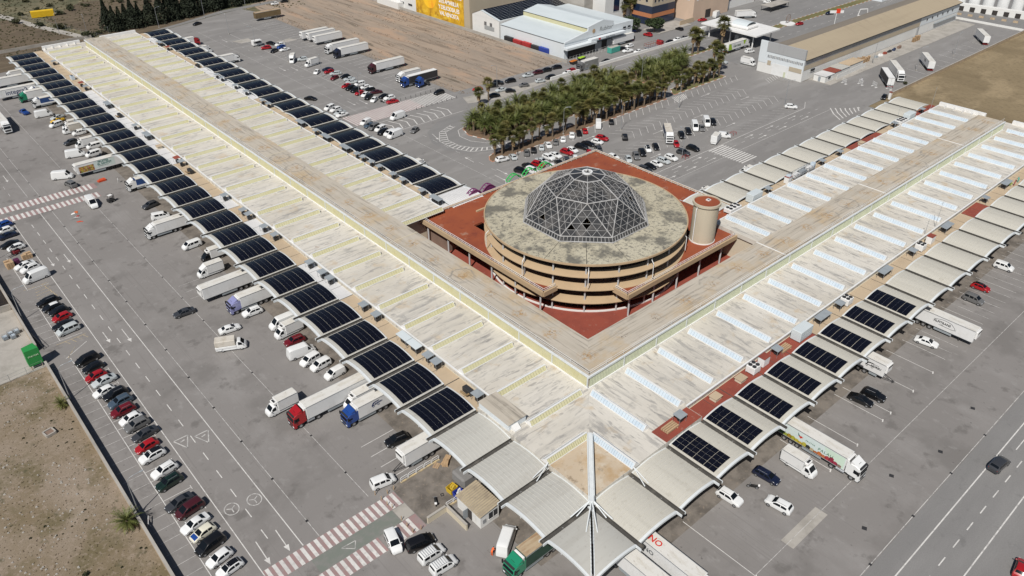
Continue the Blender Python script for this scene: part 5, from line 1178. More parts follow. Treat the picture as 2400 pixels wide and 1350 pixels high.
for key, ax, cross, where in (('A_out', 'y', 12.7, 'on the front terrace of the left wing'), ('A_in', 'y', 53.8, 'on the back terrace of the left wing'), ('B_out', 'x', 12.7, 'on the front terrace of the right wing'), ('B_in', 'x', 53.8, 'on the back terrace of the right wing')):
    L_ = sorted(UNITS[key]); 
    for i, (p, k) in enumerate(L_):
        if i and p-L_[i-1][0] < 2.6: p = L_[i-1][0]+2.6
        L_[i] = (p, k)
        unit(k, p, ax, cross, '%s %s, %s from the corner' % (KN[k], where.replace('on the ', 'on '), nth(i)), 'machinery ' + where)
o = tag(MB().add([(54.8, 104.7, 7.2), (58, 104.7, 7.3), (58, 106.2, 7.3), (54.8, 106.2, 7.2)], [(0, 1, 2, 3)]).build('skylight_hatch', M['grey_sheet']), 'dark hatch lying on the white canopy beside the dome', 'hatch')
bpy.data.objects.remove(o)
# ------------------------------------------------------------------ cars and vans
def lerp_tab(tab, t):
    for (a, va), (b_, vb) in zip(tab, tab[1:]):
        if t <= b_: return va+(vb-va)*(t-a)/max(1e-9, b_-a)
    return tab[-1][1]
# type: length, half width, clearance, roofline, beltline, cabin (rear glass bottom, roof rear, roof front, cowl), roof half width factor
CAR = {
 'hatch': (4.1, .88, .19, [(0, .62), (.02, .86), (.06, .98), (.17, 1.40), (.30, 1.47), (.52, 1.45), (.58, 1.39), (.76, .98), (.90, .84), (.97, .70), (1, .52)], [(0, .60), (.03, .84), (.1, .93), (.76, .92), (.9, .80), (.97, .67), (1, .5)], (.06, .17, .57, .76), .70),
 'sedan': (4.7, .90, .18, [(0, .62), (.02, .88), (.14, .99), (.30, 1.36), (.38, 1.43), (.52, 1.43), (.58, 1.37), (.75, .96), (.9, .83), (.97, .68), (1, .5)], [(0, .60), (.03, .86), (.14, .94), (.75, .91), (.9, .79), (.97, .65), (1, .48)], (.14, .31, .57, .75), .68),
 'suv': (4.5, .93, .24, [(0, .72), (.02, 1.0), (.05, 1.12), (.14, 1.58), (.28, 1.66), (.53, 1.65), (.58, 1.59), (.74, 1.14), (.90, 1.02), (.97, .86), (1, .62)], [(0, .70), (.03, .98), (.08, 1.08), (.74, 1.06), (.9, .97), (.97, .83), (1, .6)], (.05, .14, .57, .74), .74),
 'wagon': (4.75, .90, .18, [(0, .62), (.02, .9), (.05, 1.0), (.12, 1.38), (.25, 1.46), (.54, 1.46), (.60, 1.38), (.76, .98), (.9, .84), (.97, .69), (1, .5)], [(0, .6), (.03, .86), (.08, .94), (.76, .92), (.9, .8), (.97, .66), (1, .48)], (.05, .12, .59, .76), .70),
 'mpv': (4.75, .94, .2, [(0, .75), (.015, 1.05), (.04, 1.2), (.10, 1.72), (.2, 1.80), (.58, 1.78), (.64, 1.70), (.84, 1.12), (.93, .95), (.98, .75), (1, .55)], [(0, .72), (.02, 1.0), (.06, 1.1), (.84, 1.04), (.93, .9), (.98, .72), (1, .52)], (.04, .10, .63, .84), .78),
 'svan': (4.4, .92, .2, [(0, .8), (.012, 1.1), (.03, 1.3), (.06, 1.74), (.14, 1.82), (.58, 1.80), (.63, 1.72), (.80, 1.15), (.92, 1.0), (.98, .8), (1, .55)], [(0, .75), (.02, 1.0), (.05, 1.1), (.80, 1.08), (.92, .95), (.98, .76), (1, .52)], (.03, .06, .62, .80), .84),
 'minivan': (4.9, .97, .2, [(0, .8), (.012, 1.1), (.03, 1.3), (.06, 1.82), (.14, 1.90), (.66, 1.88), (.71, 1.80), (.87, 1.18), (.95, 1.0), (.985, .8), (1, .55)], [(0, .75), (.02, 1.0), (.05, 1.14), (.87, 1.1), (.95, .95), (.985, .76), (1, .52)], (.03, .06, .70, .87), .84),
 'van': (5.9, 1.02, .22, [(0, .9), (.01, 1.3), (.02, 1.6), (.04, 2.40), (.10, 2.52), (.68, 2.48), (.73, 2.36), (.87, 1.32), (.95, 1.1), (.985, .86), (1, .6)], [(0, .8), (.015, 1.1), (.04, 1.3), (.87, 1.24), (.95, 1.04), (.985, .82), (1, .56)], (.02, .04, .72, .87), .86),
 'pickup': (5.0, .92, .26, [(0, .8), (.02, 1.02), (.36, 1.05), (.40, 1.6), (.46, 1.7), (.60, 1.68), (.64, 1.6), (.77, 1.14), (.92, 1.0), (.97, .85), (1, .6)], [(0, .78), (.03, 1.0), (.36, 1.03), (.77, 1.06), (.92, .96), (.97, .82), (1, .58)], (.36, .41, .63, .77), .74),
}
SIDEWIN = {'hatch': [(.19, .36), (.385, .68)], 'sedan': [(.30, .45), (.475, .67)], 'suv': [(.16, .37), (.395, .66)], 'wagon': [(.12, .27), (.30, .46), (.485, .68)], 'mpv': [(.09, .28), (.31, .5), (.53, .74)], 'svan': [(.58, .72)], 'minivan': [(.2, .42), (.46, .62), (.65, .79)], 'van': [(.70, .80)], 'pickup': [(.48, .70)]}
SVAN_WIN = [(.10, .30), (.34, .53), (.57, .72)]
def car_meshes(kind, windows=None):
    L_, hw, cl, roof, belt, (g0_, g1_, g2_, g3_), rf = CAR[kind]
    ts = sorted(set([t for t, _ in roof]+[t for t, _ in belt]+[.2, .45, .65, .84, .94]+[e for w in (windows or SIDEWIN[kind]) for e in w]))
    hmax = max(z for _, z in roof)
    def sect(t):
        zt = lerp_tab(roof, t); zb = min(lerp_tab(belt, t), zt-.015); w = hw*(1-.20*max(0, (t-.88)/.12)**1.7)*(1-.10*max(0, (.06-t)/.06))
        zt = max(zt, zb+.015); k = min(1, max(0, (zt-zb)/(hmax-.95))); zlo = cl+.10*max(0, (t-.93)/.07)+.08*max(0, (.04-t)/.04)
        wt_ = w*(.93+(rf-.93)*k)
        return [(w*.86, zlo), (w*.97, zlo+.1), (w, zlo+(zb-zlo)*.55), (w*.965, zb), (wt_+(w*.965-wt_)*.06, zb+(zt-zb)*.93), (wt_*.9, zt), (wt_*.5, zt+.022), (0, zt+.03)]
    P = []; m = 15
    for t in ts:
        s = sect(t); x = -L_/2+L_*t
        P += [(x, -y, z) for y, z in s[:-1]]+[(x, 0, s[-1][1])]+[(x, y, z) for y, z in reversed(s[:-1])]
    F = []
    for i in range(len(ts)-1):
        for j in range(m-1): F.append((i*m+j, (i+1)*m+j, (i+1)*m+j+1, i*m+j+1))
        F.append((i*m+m-1, (i+1)*m+m-1, (i+1)*m, i*m))
    F += [tuple(range(m)), tuple((len(ts)-1)*m+m-1-j for j in range(m))]
    body = MB().add(P, F)
    def band(t0, t1, k0=.08, k1=.92, inset=.86, off=.014):
        """glass laid on the roofline between t0 and t1"""
        ks = [k0, .5, k1]; Q = []
        for k in ks:
            t = t0+(t1-t0)*k; s = sect(t); x = -L_/2+L_*t
            Q += [(x, -s[5][0]*inset*1.02, s[5][1]+off), (x, -s[6][0], s[6][1]+off), (x, 0, s[7][1]+off), (x, s[6][0], s[6][1]+off), (x, s[5][0]*inset*1.02, s[5][1]+off)]
        sl = (sect(t1)[7][1]-sect(t0)[7][1]); dx = .012*(1 if sl < 0 else -1); Q = [(x+dx, y, z) for x, y, z in Q]
        return MB().add(Q, [(i*5+j, i*5+j+1, i*5+6+j, i*5+5+j) for i in range(2) for j in range(4)])
    ws = band(g2_, g3_, .06, .93, .93); rw = band(g0_, g1_, .15, .9, .9)
    sides = []
    for sg in (-1, 1):
        b = MB()
        for a, c in (windows or SIDEWIN[kind]):
            n = 4; Q = []
            for i in range(n+1):
                t = a+(c-a)*i/n; s = sect(t); x = -L_/2+L_*t; (y0, z0), (y1, z1) = s[3], s[4]; hh = z1-z0
                lo, hi = (.12, .86) if hh > .2 else (.3, .5)
                for q in (lo, hi): Q.append((x, sg*(y0+(y1-y0)*q+.013), z0+hh*q+.004))
            b.add(Q, [(2*i, 2*i+2, 2*i+3, 2*i+1) for i in range(n)])
        sides.append(b)
    hl = MB()
    lampz = lerp_tab(belt, .955)
    fl = []
    for sg in (-1, 1):
        s = sect(.965); x = -L_/2+L_*.965; fl.append(MB().bbox(x-.16, x+.10, sg*s[3][0]*.80-.14, sg*s[3][0]*.80+.14, s[3][1]-.16, s[3][1]+.02, .03))
    tl = []
    for sg in (-1, 1):
        s = sect(.02); x = -L_/2+L_*.02; tl.append(MB().bbox(x-.06, x+.10, sg*s[3][0]*.86-.09, sg*s[3][0]*.86+.09, s[3][1]-.30, s[3][1]-.02, .03))
    mir = []
    for sg in (-1, 1):
        t = g3_-.03; s = sect(t); x = -L_/2+L_*t; mir.append(MB().bbox(x-.1, x+.06, sg*(s[3][0]+.12)-.11, sg*(s[3][0]+.12)+.11, s[3][1]+.02, s[3][1]+.18, .04))
    r = .31 if kind in ('hatch', 'sedan', 'wagon') else .35
    ww = [(-L_/2+L_*t, sg) for t in (.185, .815) for sg in (-1, 1)]
    if kind in ('svan', 'minivan', 'van', 'mpv'): ww = [(-L_/2+L_*t, sg) for t in (.19, .835) for sg in (-1, 1)]
    return dict(L=L_, body=body.mesh('body', [], 38), ws=ws.mesh('windscreen', [M['glass']], 40), rw=rw.mesh('rear_window', [M['glass']], 40), side=[b.mesh('side_window', [M['glass']]) for b in sides],
        fl=[b.mesh('headlight', [M['lamp_glass']]) for b in fl], tl=[b.mesh('tail_light', [M['tail']]) for b in tl], mir=[b.mesh('mirror', []) for b in mir], ww=ww, r=r, hw=hw, roofz=hmax)
def wheel_meshes(r, w):
    t = MB(); n = 14
    prof = [(r*.6, -w/2), (r*.94, -w/2), (r, -w/2+.03), (r, w/2-.03), (r*.94, w/2), (r*.6, w/2)]
    P = []
    for i in range(n):
        a = 2*math.pi*i/n; P += [(q*math.cos(a), y, q*math.sin(a)) for q, y in prof]
    k = len(prof); t.add(P, [(i*k+j, ((i+1) % n)*k+j, ((i+1) % n)*k+(j+1) % k, i*k+(j+1) % k) for i in range(n) for j in range(k)])
    c = MB(); c.tube((0, -w*.42, 0), (0, w*.42, 0), r*.62, n=10)
    return t.mesh('tyre', [M['rubber']], 40), c.mesh('rim', [M['rim']])
WM = {}
def wheel(par, x, y, r, w, detail=True):
    k = (round(r, 2), round(w, 2))
    if k not in WM: WM[k] = wheel_meshes(r, w)
    o = put('wheel', WM[k][0], par, (x, y, r))
    if detail: put('rim', WM[k][1], o)
    return o
CMESH = {}
ROOFPATCH = {}
def split_colour(c):
    if ' with black roof' in c: return c.split(' with')[0], 'roof', 'black'
    if ' with blue bonnet' in c: return 'cream', 'bonnet', 'blue'
    if ' and ' in c:
        a, b_ = c.split(' and '); return a, 'roof' if a == 'black' else 'rear', b_
    return c, None, None
CATS = dict(hatch='car', sedan='car', suv='car', wagon='car', mpv='car', svan='van', minivan='van', van='van', pickup='pickup')
NAMES = dict(hatch='hatchback', sedan='saloon_car', suv='suv_car', wagon='estate_car', mpv='people_carrier', svan='small_van', minivan='minivan', van='panel_van', pickup='pickup')
def car(kind, colour, x, y, h, label, group):
    near = math.hypot(x+52, y+43) < 200
    glazed = kind == 'svan' and rnd.random() < .6
    key = kind+('g' if glazed else '')
    if key not in CMESH: CMESH[key] = car_meshes(kind, SVAN_WIN if glazed else None)
    m = CMESH[key]; o = thing(NAMES[kind], label, CATS[kind], (x, y, .03), R(h), group)
    base, where, second = split_colour(colour)
    pm = paint(base); put('body', m['body'], o, mat=pm)
    put('windscreen', m['ws'], o); 
    if kind not in ('van',) : put('rear_window', m['rw'], o)
    for s in m['side']: put('side_window', s, o)
    for xx, sg in m['ww']: wheel(o, xx, sg*(m['hw']-.10), m['r'], .23, near)
    for s in m['fl']: put('headlight', s, o)
    if near:
        for s in m['tl']: put('tail_light', s, o)
        for s in m['mir']: put('mirror', s, o, mat=pm)
    if where:
        L_, hw, cl, roof, belt, gg, rf = CAR[kind]; kk = (kind, where)
        if kk not in ROOFPATCH:
            b = MB(); t0, t1 = {'roof': (gg[1], gg[2]), 'bonnet': (gg[3]+.02, .95), 'rear': (.1, .5)}[where]; Q = []
            for i in range(7):
                t = t0+(t1-t0)*i/6; z = max(lerp_tab(roof, t), lerp_tab(belt, t)+.015); w = hw*(rf if where != 'bonnet' else .86)*.88
                xx = -L_/2+L_*t; Q += [(xx, -w, z+.012), (xx, -w*.5, z+.034), (xx, 0, z+.042), (xx, w*.5, z+.034), (xx, w, z+.012)]
            b.add(Q, [(i*5+j, i*5+j+1, i*5+6+j, i*5+5+j) for i in range(6) for j in range(4)]); ROOFPATCH[kk] = b.mesh('roof_panel', [], 40)
        put('roof_panel' if where != 'bonnet' else 'bonnet', ROOFPATCH[kk], o, mat=paint(second))
    if kind in ('suv', 'wagon') and near:
        zr = m['roofz']; b = MB()
        for sg in (-1, 1): b.tube((-m['L']*.30, sg*m['hw']*.62, zr+.07), (m['L']*.06, sg*m['hw']*.62, zr+.07), .025, n=5)
        b.build('roof_rails', M['black'] if base == 'white' else M['steel'], o)
    if 'roof bars' in label:
        b = MB()
        for i in range(7): b.box(-1.7+.36*i, -1.64+.36*i, -.75, .75, m['roofz']+.08, m['roofz']+.12)
        for sg in (-.7, .7): b.box(-1.75, .6, sg-.03, sg+.03, m['roofz']+.05, m['roofz']+.08)
        b.build('roof_rack', M['steel'], o)
    return o
for v_ in VEHICLES: car(*v_)

# ------------------------------------------------------------------ lorries, box trucks, trailers
def text_mesh(txt, size, depth=.012, bold=0, shear=0, spacing=1):
    cu = bpy.data.curves.new('lettering', 'FONT'); cu.body = txt; cu.size = size; cu.extrude = depth; cu.offset = bold; cu.shear = shear; cu.align_x = 'CENTER'; cu.align_y = 'CENTER'; cu.space_character = spacing; cu.resolution_u = 2
    t = bpy.data.objects.new('lettering', cu); C.objects.link(t); bpy.context.view_layer.update()
    me = bpy.data.meshes.new_from_object(t.evaluated_get(bpy.context.evaluated_depsgraph_get())); bpy.data.objects.remove(t); me.materials.clear(); return me
def lettering(txt, size, par, loc, rot, col, name='lettering', **k):
    me = text_mesh(txt, size, **k); me.materials.append(ink(col)); o = put(name, me, par, loc); o.rotation_euler = rot; return o
def truck_wheel(o, x, y, near): return wheel(o, x, y, .5, .3, near)
CABP = {}
def cab(o, xf, colour, near, w=2.45, hgt=3.45, dark_lower=True):
    """cab-over tractor cab whose front is at local x = xf"""
    p = paint(colour); b = MB(); hw = w/2
    prof = [(-2.15, 1.0), (-2.15, hgt-.35), (-1.95, hgt-.05), (-1.1, hgt), (-.45, hgt-.25), (-.22, hgt-.75), (-.02, 1.75), (0, 1.1), (-.05, .45), (-.6, .42), (-.62, .95)]
    n = len(prof); P = []
    for y, k in ((-hw, .0), (-hw+.12, 1), (hw-.12, 1), (hw, 0)):
        for x, z in prof: P.append((xf+(x if k else x*.97-.03), y, z if k else (z if z < hgt-.5 else z-.1)))
    F = [(q*n+i, q*n+(i+1) % n, (q+1)*n+(i+1) % n, (q+1)*n+i) for q in range(3) for i in range(n)]+[tuple(range(n-1, -1, -1)), tuple(range(3*n, 4*n))]
    b.add(P, F).build('cab', p, o, 30)
    MB().add([(xf-.20, -hw*.88, hgt-.80), (xf-.20, hw*.88, hgt-.80), (xf+.012, hw*.92, 1.85), (xf+.012, -hw*.92, 1.85), ], [(0, 1, 2, 3)]).xf(Matrix.Translation((.012, 0, .01))).build('windscreen', M['glass'], o)
    for sg in (-1, 1):
        MB().add([(xf-1.25, sg*(hw+.012), hgt-.85), (xf-.42, sg*(hw+.012), hgt-.95), (xf-.22, sg*(hw+.012), 1.8), (xf-1.25, sg*(hw+.012), 1.8)], [(0, 1, 2, 3)]).build('side_window', M['glass'], o)
        MB().bbox(xf-.35, xf-.1, sg*(hw+.22)-.12, sg*(hw+.22)+.12, 2.0, 2.75, .04).build('mirror', M['black'], o)
        MB().bbox(xf-.12, xf+.03, sg*.85-.22, sg*.85+.22, .62, .86, .03).build('headlight', M['lamp_glass'], o)
    MB().box(xf-.02, xf+.02, -hw*.75, hw*.75, .95, 1.5).build('grille', M['dark'], o)
    MB().box(xf-.09, xf+.04, -hw*.98, hw*.98, .4, .6).build('bumper', M['dark'] if dark_lower else p, o)
    MB().box(xf-.5, xf-.12, -hw*.9, hw*.9, hgt-.32, hgt-.22).build('sun_visor', M['dark'], o)
    MB().box(xf-1.5, xf-1.0, -.4, .4, hgt-.01, hgt+.03).build('roof_hatch', M['black'], o)
def deflector(o, xf, colour, hgt=3.45, top=3.95):
    hw = 1.1
    MB().add([(xf-.9, -hw, hgt-.05), (xf-.9, hw, hgt-.05), (xf-2.0, hw*1.05, top), (xf-2.0, -hw*1.05, top), (xf-2.1, -hw*1.05, hgt-.4), (xf-2.1, hw*1.05, hgt-.4)], [(0, 1, 2, 3), (0, 3, 4), (1, 5, 2), (3, 2, 5, 4)]).build('wind_deflector', paint(colour), o)
    for sg in (-1, 1): MB().box(xf-2.6, xf-2.12, sg*1.2-.03, sg*1.2+.03, 1.1, hgt+.1).build('side_deflector', paint(colour), o)
def boxbody(o, x0, x1, z0, z1, w, side, roofm, near, name='box_body'):
    hw = w/2
    MB().bbox(x0, x1, -hw, hw, z0, z1, .05).build(name, side, o)
    MB().box(x0+.08, x1-.08, -hw+.08, hw-.08, z1+.002, z1+.025).build('box_roof', roofm, o)
    b = MB()
    for sg in (-1, 1): b.box(x0, x1, sg*hw-.025 if sg > 0 else -hw-.02, sg*hw+.02 if sg > 0 else -hw+.025, z1-.1, z1+.03); b.box(x0, x1, sg*(hw+.005)-.02, sg*(hw+.005)+.02, z0, z0+.1)
    b.build('edge_trim', M['steel'], o)
    b = MB(); b.box(x0-.03, x0-.005, -hw*.95, -.02, z0+.08, z1-.1); b.box(x0-.03, x0-.005, .02, hw*.95, z0+.08, z1-.1); b.build('rear_door', M['white_metal'], o)
def chassis(o, x0, x1, z=.85): MB().box(x0, x1, -.55, .55, z, z+.22).build('chassis', M['dark'], o)
def fridge(o, x, w, z1): 
    MB().bbox(x, x+.42, -w*.42, w*.42, z1-1.9, z1-.1, .08).build('fridge_unit', M['white'], o); MB().box(x+.421, x+.44, -w*.36, w*.36, z1-.75, z1-.3).build('fridge_grille', M['dark'], o)
def lorry(kind, colour, x, y, h, label, k):
    near = math.hypot(x+52, y+43) < 210; base = split_colour(colour)[0]
    if colour in ('blue and white', 'white and brown'): base = 'white'
    if base not in PC: base = 'white'
    o = thing({'semi': 'articulated_lorry', 'rigid': 'lorry', 'luton': 'box_truck', 'tilt': 'tilt_truck', 'trailer': 'trailer', 'tractor': 'tractor_unit', 'stall': 'food_trailer'}[kind], label, {'semi': 'lorry', 'rigid': 'lorry', 'luton': 'truck', 'tilt': 'truck', 'trailer': 'trailer', 'tractor': 'lorry', 'stall': 'trailer'}[kind], (x, y, .03), R(h))
    side = M['van_body']; roofm = M['box_roof']
    if 'box' in k: side = M['box_'+k['box']]
    if k.get('box') == 'dark green': roofm = M['rust_roof']
    if k.get('box') in ('brown',): roofm = M['rust_roof']
    if k.get('box') == 'charcoal': roofm = M['white']
    tl_ = k.get('tilt')
    if kind in ('semi', 'trailer'):
        TL = k.get('short', 13.6); LT = 16.4 if kind == 'semi' else TL
        x0 = -LT/2; x1 = x0+TL
        boxbody(o, x0, x1, 1.2, 4.0, 2.55, side, roofm, near); chassis(o, x0+.4, x1-1, .9)
        ax = (x0+2.2, x0+3.5, x0+4.8) if TL > 10 else (x0+2.6, x0+3.9)
        for a in ax:
            for sg in (-1, 1): truck_wheel(o, a, sg*1.08, near)
        MB().box(x0-.02, x0+.06, -1.2, 1.2, .55, .75).build('rear_bumper', M['tail'], o)
        for sg in (-1, 1): MB().box(ax[-1]+.9, x1-4.2 if TL > 10 else x1-1.2, sg*1.2-.03, sg*1.2+.03, .55, 1.0).build('side_guard', M['grey_sheet'], o)
        if 'box' not in k or k['box'] != 'brown': fridge(o, x1+.002, 2.55, 4.0)
        if kind == 'trailer':
            if TL > 10:
                for sg in (-1, 1): MB().box(x1-2.8, x1-2.6, sg*.7-.08, sg*.7+.08, 0, 1.0).build('landing_leg', M['dark'], o)
            else:
                b = MB(); b.tube((x1-.6, .7, .8), (x1+2.0, 0, .55), .07); b.tube((x1-.6, -.7, .8), (x1+2.0, 0, .55), .07); b.tube((x1+1.6, 0, 0), (x1+1.6, 0, .6), .06); b.build('drawbar', M['dark'], o)
        else:
            xf = LT/2; cab(o, xf, base, near); deflector(o, xf, base); chassis(o, xf-6, xf-.8, .7)
            for a in (xf-1.35, xf-5.0):
                for sg in (-1, 1): truck_wheel(o, a, sg*1.06, near)
            for sg in (-1, 1): MB().tube((xf-4.2, sg*.95, .72), (xf-2.7, sg*.95, .72), .32, n=10).build('fuel_tank', M['steel'], o)
    elif kind == 'tractor':
        xf = 3.0; cab(o, xf, base, near); deflector(o, xf, base); chassis(o, -3, 2.2, .75)
        for a in (xf-1.35, xf-5.0):
            for sg in (-1, 1): truck_wheel(o, a, sg*1.06, near)
        MB().tube((-2, 0, 1.0), (-2, 0, 1.12), .55, n=14).build('fifth_wheel', M['dark'], o)
    elif kind == 'rigid':
        LT = 10.6; xf = LT/2; x0 = -LT/2; x1 = xf-2.55
        if k.get('flat'):
            chassis(o, x0, xf-1, .8); MB().box(x0, x1, -1.2, 1.2, 1.05, 1.2).build('load_bed', M['steel'], o); b = railing([(x0, -1.2), (x1, -1.2), (x1, 1.2), (x0, 1.2), (x0, -1.2)], 1.2, 1.6, 1.6); b.build('load_frame', M['strip_red'], o)
        elif tl_:
            boxbody(o, x0, x1, 1.1, 3.4, 2.5, M['tilt_'+tl_], M['canvas'] if tl_ == 'navy' else M['box_roof'], near, 'tilt_body'); chassis(o, x0+.3, xf-1, .8); MB().bbox(x0-.02, x1+.02, -1.28, 1.28, 1.0, 1.55, .03).build('dropside', M['white_metal'], o)
        else: boxbody(o, x0, x1, 1.1, 3.75, 2.5, side, roofm, near); chassis(o, x0+.3, xf-1, .8); fridge(o, x1+.002, 2.4, 3.8)
        cab(o, xf, base, near, hgt=3.05)
        if not k.get('flat'): deflector(o, xf, base, 3.05, 3.6)
        for a in (xf-1.4, x0+2.2, x0+3.5):
            for sg in (-1, 1): truck_wheel(o, a, sg*1.06, near)
        for sg in (-1, 1): MB().box(x0+4.4, xf-2.4, sg*1.15-.03, sg*1.15+.03, .5, .95).build('side_guard', M['grey_sheet'], o)
    elif kind in ('luton', 'tilt'):
        key = 'cabchassis'
        if key not in CMESH:
            CAR[key] = (6.2, 1.0, .24, [(0, .7), (.01, .74), (.66, .78), (.69, 1.9), (.74, 2.2), (.80, 2.15), (.83, 2.05), (.93, 1.3), (.97, 1.1), (.99, .86), (1, .6)], [(0, .66), (.66, .74), (.69, 1.15), (.93, 1.22), (.97, 1.04), (.99, .82), (1, .56)], (.66, .69, .82, .93), .84); SIDEWIN[key] = [(.74, .87)]
            CMESH[key] = car_meshes(key)
        m = CMESH[key]; pm = paint(base); put('body', m['body'], o, mat=pm); put('windscreen', m['ws'], o)
        for s in m['side']: put('side_window', s, o)
        for s in m['fl']: put('headlight', s, o)
        for s in m['mir']: put('mirror', s, o, mat=M['black'])
        for xx in (-1.75, 2.0):
            for sg in (-1, 1): wheel(o, xx, sg*.86, .36, .24, near)
        if kind == 'tilt':
            MB().bbox(-3.15, 1.05, -1.05, 1.05, .85, 1.35, .03).build('dropside', M['white_metal'], o); MB().bbox(-3.1, 1.0, -1.02, 1.02, 1.36, 2.75, .1).build('tilt_cover', M['canvas'], o); MB().box(-3, .9, -.92, .92, 2.752, 2.78).build('tilt_roof', M['canvas'], o)
        else:
            boxbody(o, -3.15, 1.05, .85, 3.05, 2.1, M['canvas'] if 'canvas' in label else side, roofm, near)
            if rnd.random() < .6 or 'refrigerated' in label: MB().bbox(1.06, 1.75, -.75, .75, 2.28, 2.85, .08).build('fridge_unit', M['white'], o); MB().box(1.2, 1.6, -.5, .5, 2.851, 2.87).build('fridge_grille', M['dark'], o)
            else: MB().add([(1.06, -.95, 2.2), (1.06, .95, 2.2), (1.06, .95, 3.0), (1.06, -.95, 3.0), (2.3, -.8, 2.2), (2.3, .8, 2.2)], [(3, 2, 5, 4), (0, 3, 4), (1, 5, 2)]).build('roof_fairing', pm, o)
    elif kind == 'stall':
        MB().bbox(-2.1, 2.1, -1.05, 1.05, .5, 2.6, .06).build('body', M['white'], o); MB().box(-1.6, 1.6, -1.08, -1.05, 1.4, 2.3).build('hatch_opening', M['dark_void'], o)
        MB().add([(-1.6, -1.08, 2.3), (1.6, -1.08, 2.3), (1.6, -2.0, 2.5), (-1.6, -2.0, 2.5)], [(0, 1, 2, 3)]).build('hatch', M['white_metal'], o)
        for sg in (-1, 1): wheel(o, 0, sg*1.0, .34, .22)
    # writing and pictures on the box sides (camera side is the left of a west-facing, the right of a south-facing vehicle)
    s = k.get('sign')
    UP = R(90)
    def side_text(txt, size, xx, z, sg, col, hw=1.275, **kw):
        return lettering(txt, size, o, (xx, sg*(hw+.012), z), (UP, 0, 0 if sg < 0 else math.pi), col, **kw)
    NV = (.012, .03, .10)
    if s == 'INTEGRA': side_text('integra2', 2.3, .6, 2.6, 1, NV, bold=.02); side_text('2', .01, 0, 2.6, 1, NV) if False else None
    elif s == 'ANDREU':
        van_emblem(o, -1.0, 2.75, 1, 1.25, NV); side_text('ANDREU', .42, -1.6, 2.75, 1, NV, hw=1.25, bold=.015)
    elif s == 'ANDREU2':
        van_emblem(o, .8, 2.7, -1, 1.275, (.01, .01, .012)); side_text('TRANSPORTES', .2, 1.9, 3.1, -1, (.05, .05, .05)); side_text('NDREU', .62, 2.1, 2.6, -1, (.01, .01, .012), bold=.02)
    elif s == 'ALFITRANS':
        side_text('ALFITRANS', .72, .2, 2.75, -1, (.012, .012, .014), bold=.018); b = MB()
        pts = [(-1.6+.32*i, -1.29, 3.05+.5*math.sin(math.pi*i/14)) for i in range(13)]; b.path(pts, .035, 4); b.path([(2.2, -1.29, 3.2), (2.75, -1.29, 2.75), (3.1, -1.29, 2.2), (2.2, -1.29, 2.05), (-.4, -1.29, 2.15)], .03, 4); b.build('emblem', ink((.02, .02, .022)), o); side_text('CB', .4, .2, 2.2, -1, (.05, .05, .05))
    elif s == 'PALAU':
        hw = 1.275; xa = -8.1
        MB().quad((xa+.1, -hw-.008, 1.3), (xa+13.4, -hw-.008, 1.3), (xa+13.4, -hw-.008, 3.85), (xa+.1, -hw-.008, 3.85)).build('picture_panel', ink((.55, .63, .62)), o)
        MB().add([(xa+10.6, -hw-.012, 1.5), (xa+13.3, -hw-.012, 1.3), (xa+13.3, -hw-.012, 3.8), (xa+9.4, -hw-.012, 3.8)], [(0, 1, 2, 3)]).build('picture_panel', ink((.50, .62, .52)), o)
        lettering('PALAU', .85, o, (1.7, -hw-.02, 2.55), (UP, 0, 0), (.03, .13, .07), spacing=1.15, shear=.15); lettering('FRUTAS', .42, o, (-1.2, -hw-.02, 2.75), (UP, 0, 0), (.03, .13, .07), spacing=1.3)
        MB().add([(xa+4.3, -hw-.02, 3.55), (xa+4.6, -hw-.02, 2.8), (xa+4.9, -hw-.02, 3.0)], [(0, 1, 2)]).build('emblem', ink((.04, .12, .10)), o); MB().add([(xa+4.6, -hw-.021, 2.9), (xa+5.0, -hw-.021, 2.5), (xa+5.5, -hw-.021, 2.95), (xa+5.1, -hw-.021, 3.1)], [(0, 1, 2, 3)]).build('emblem', ink((.5, .05, .03)), o)
        cols = [(.03, .09, .03), (.02, .1, .03), (.25, .3, .04), (.30, .2, .02), (.35, .34, .04), (.42, .36, .03), (.45, .32, .04), (.4, .36, .05), (.03, .03, .025), (.4, .33, .2), (.35, .11, .03), (.45, .13, .03), (.4, .12, .05), (.32, .03, .04), (.22, .015, .04), (.26, .02, .05), (.2, .12, .1)]
        for i, c in enumerate(cols):
            x_ = xa+.3+.74*i; hgt_ = .45+.5*((i*37) % 10)/10+(.35 if i in (1, 3, 13, 14) else 0)
            MB().add([(x_, -hw-.016, 1.32), (x_+.8, -hw-.016, 1.32), (x_+.85, -hw-.016, 1.32+hgt_*.8), (x_+.5, -hw-.016, 1.35+hgt_), (x_+.05, -hw-.016, 1.32+hgt_*.85)], [(0, 1, 2, 3, 4)]).build('fruit_picture', ink(c), o)
    elif s == 'SANTET':
        hw = 1.275
        MB().quad((1.9, hw+.01, 1.4), (6.2, hw+.01, 1.4), (6.2, hw+.01, 3.3), (1.9, hw+.01, 3.3)).build('picture_panel', mat('fruit_photo', (.3, .05, .03), .6, layers=[((1.3, 1.3, 1.3), 4, .42, .55, (.42, .34, .05), .9), ((1.7, 1.7, 1.7), 3, .52, .6, (.10, .16, .03), .9), ((2.3, 2.3, 2.3), 3, .56, .64, (.55, .45, .36), .8), ((1.9, 1.9, 1.9), 3, .6, .66, (.02, .015, .01), .9)], coords='obj'), o)
        MB().quad((-4.2, hw+.01, 1.6), (1.85, hw+.01, 1.6), (1.85, hw+.01, 3.9), (-4.2, hw+.01, 3.9)).build('picture_panel', ink((.52, .60, .58)), o)
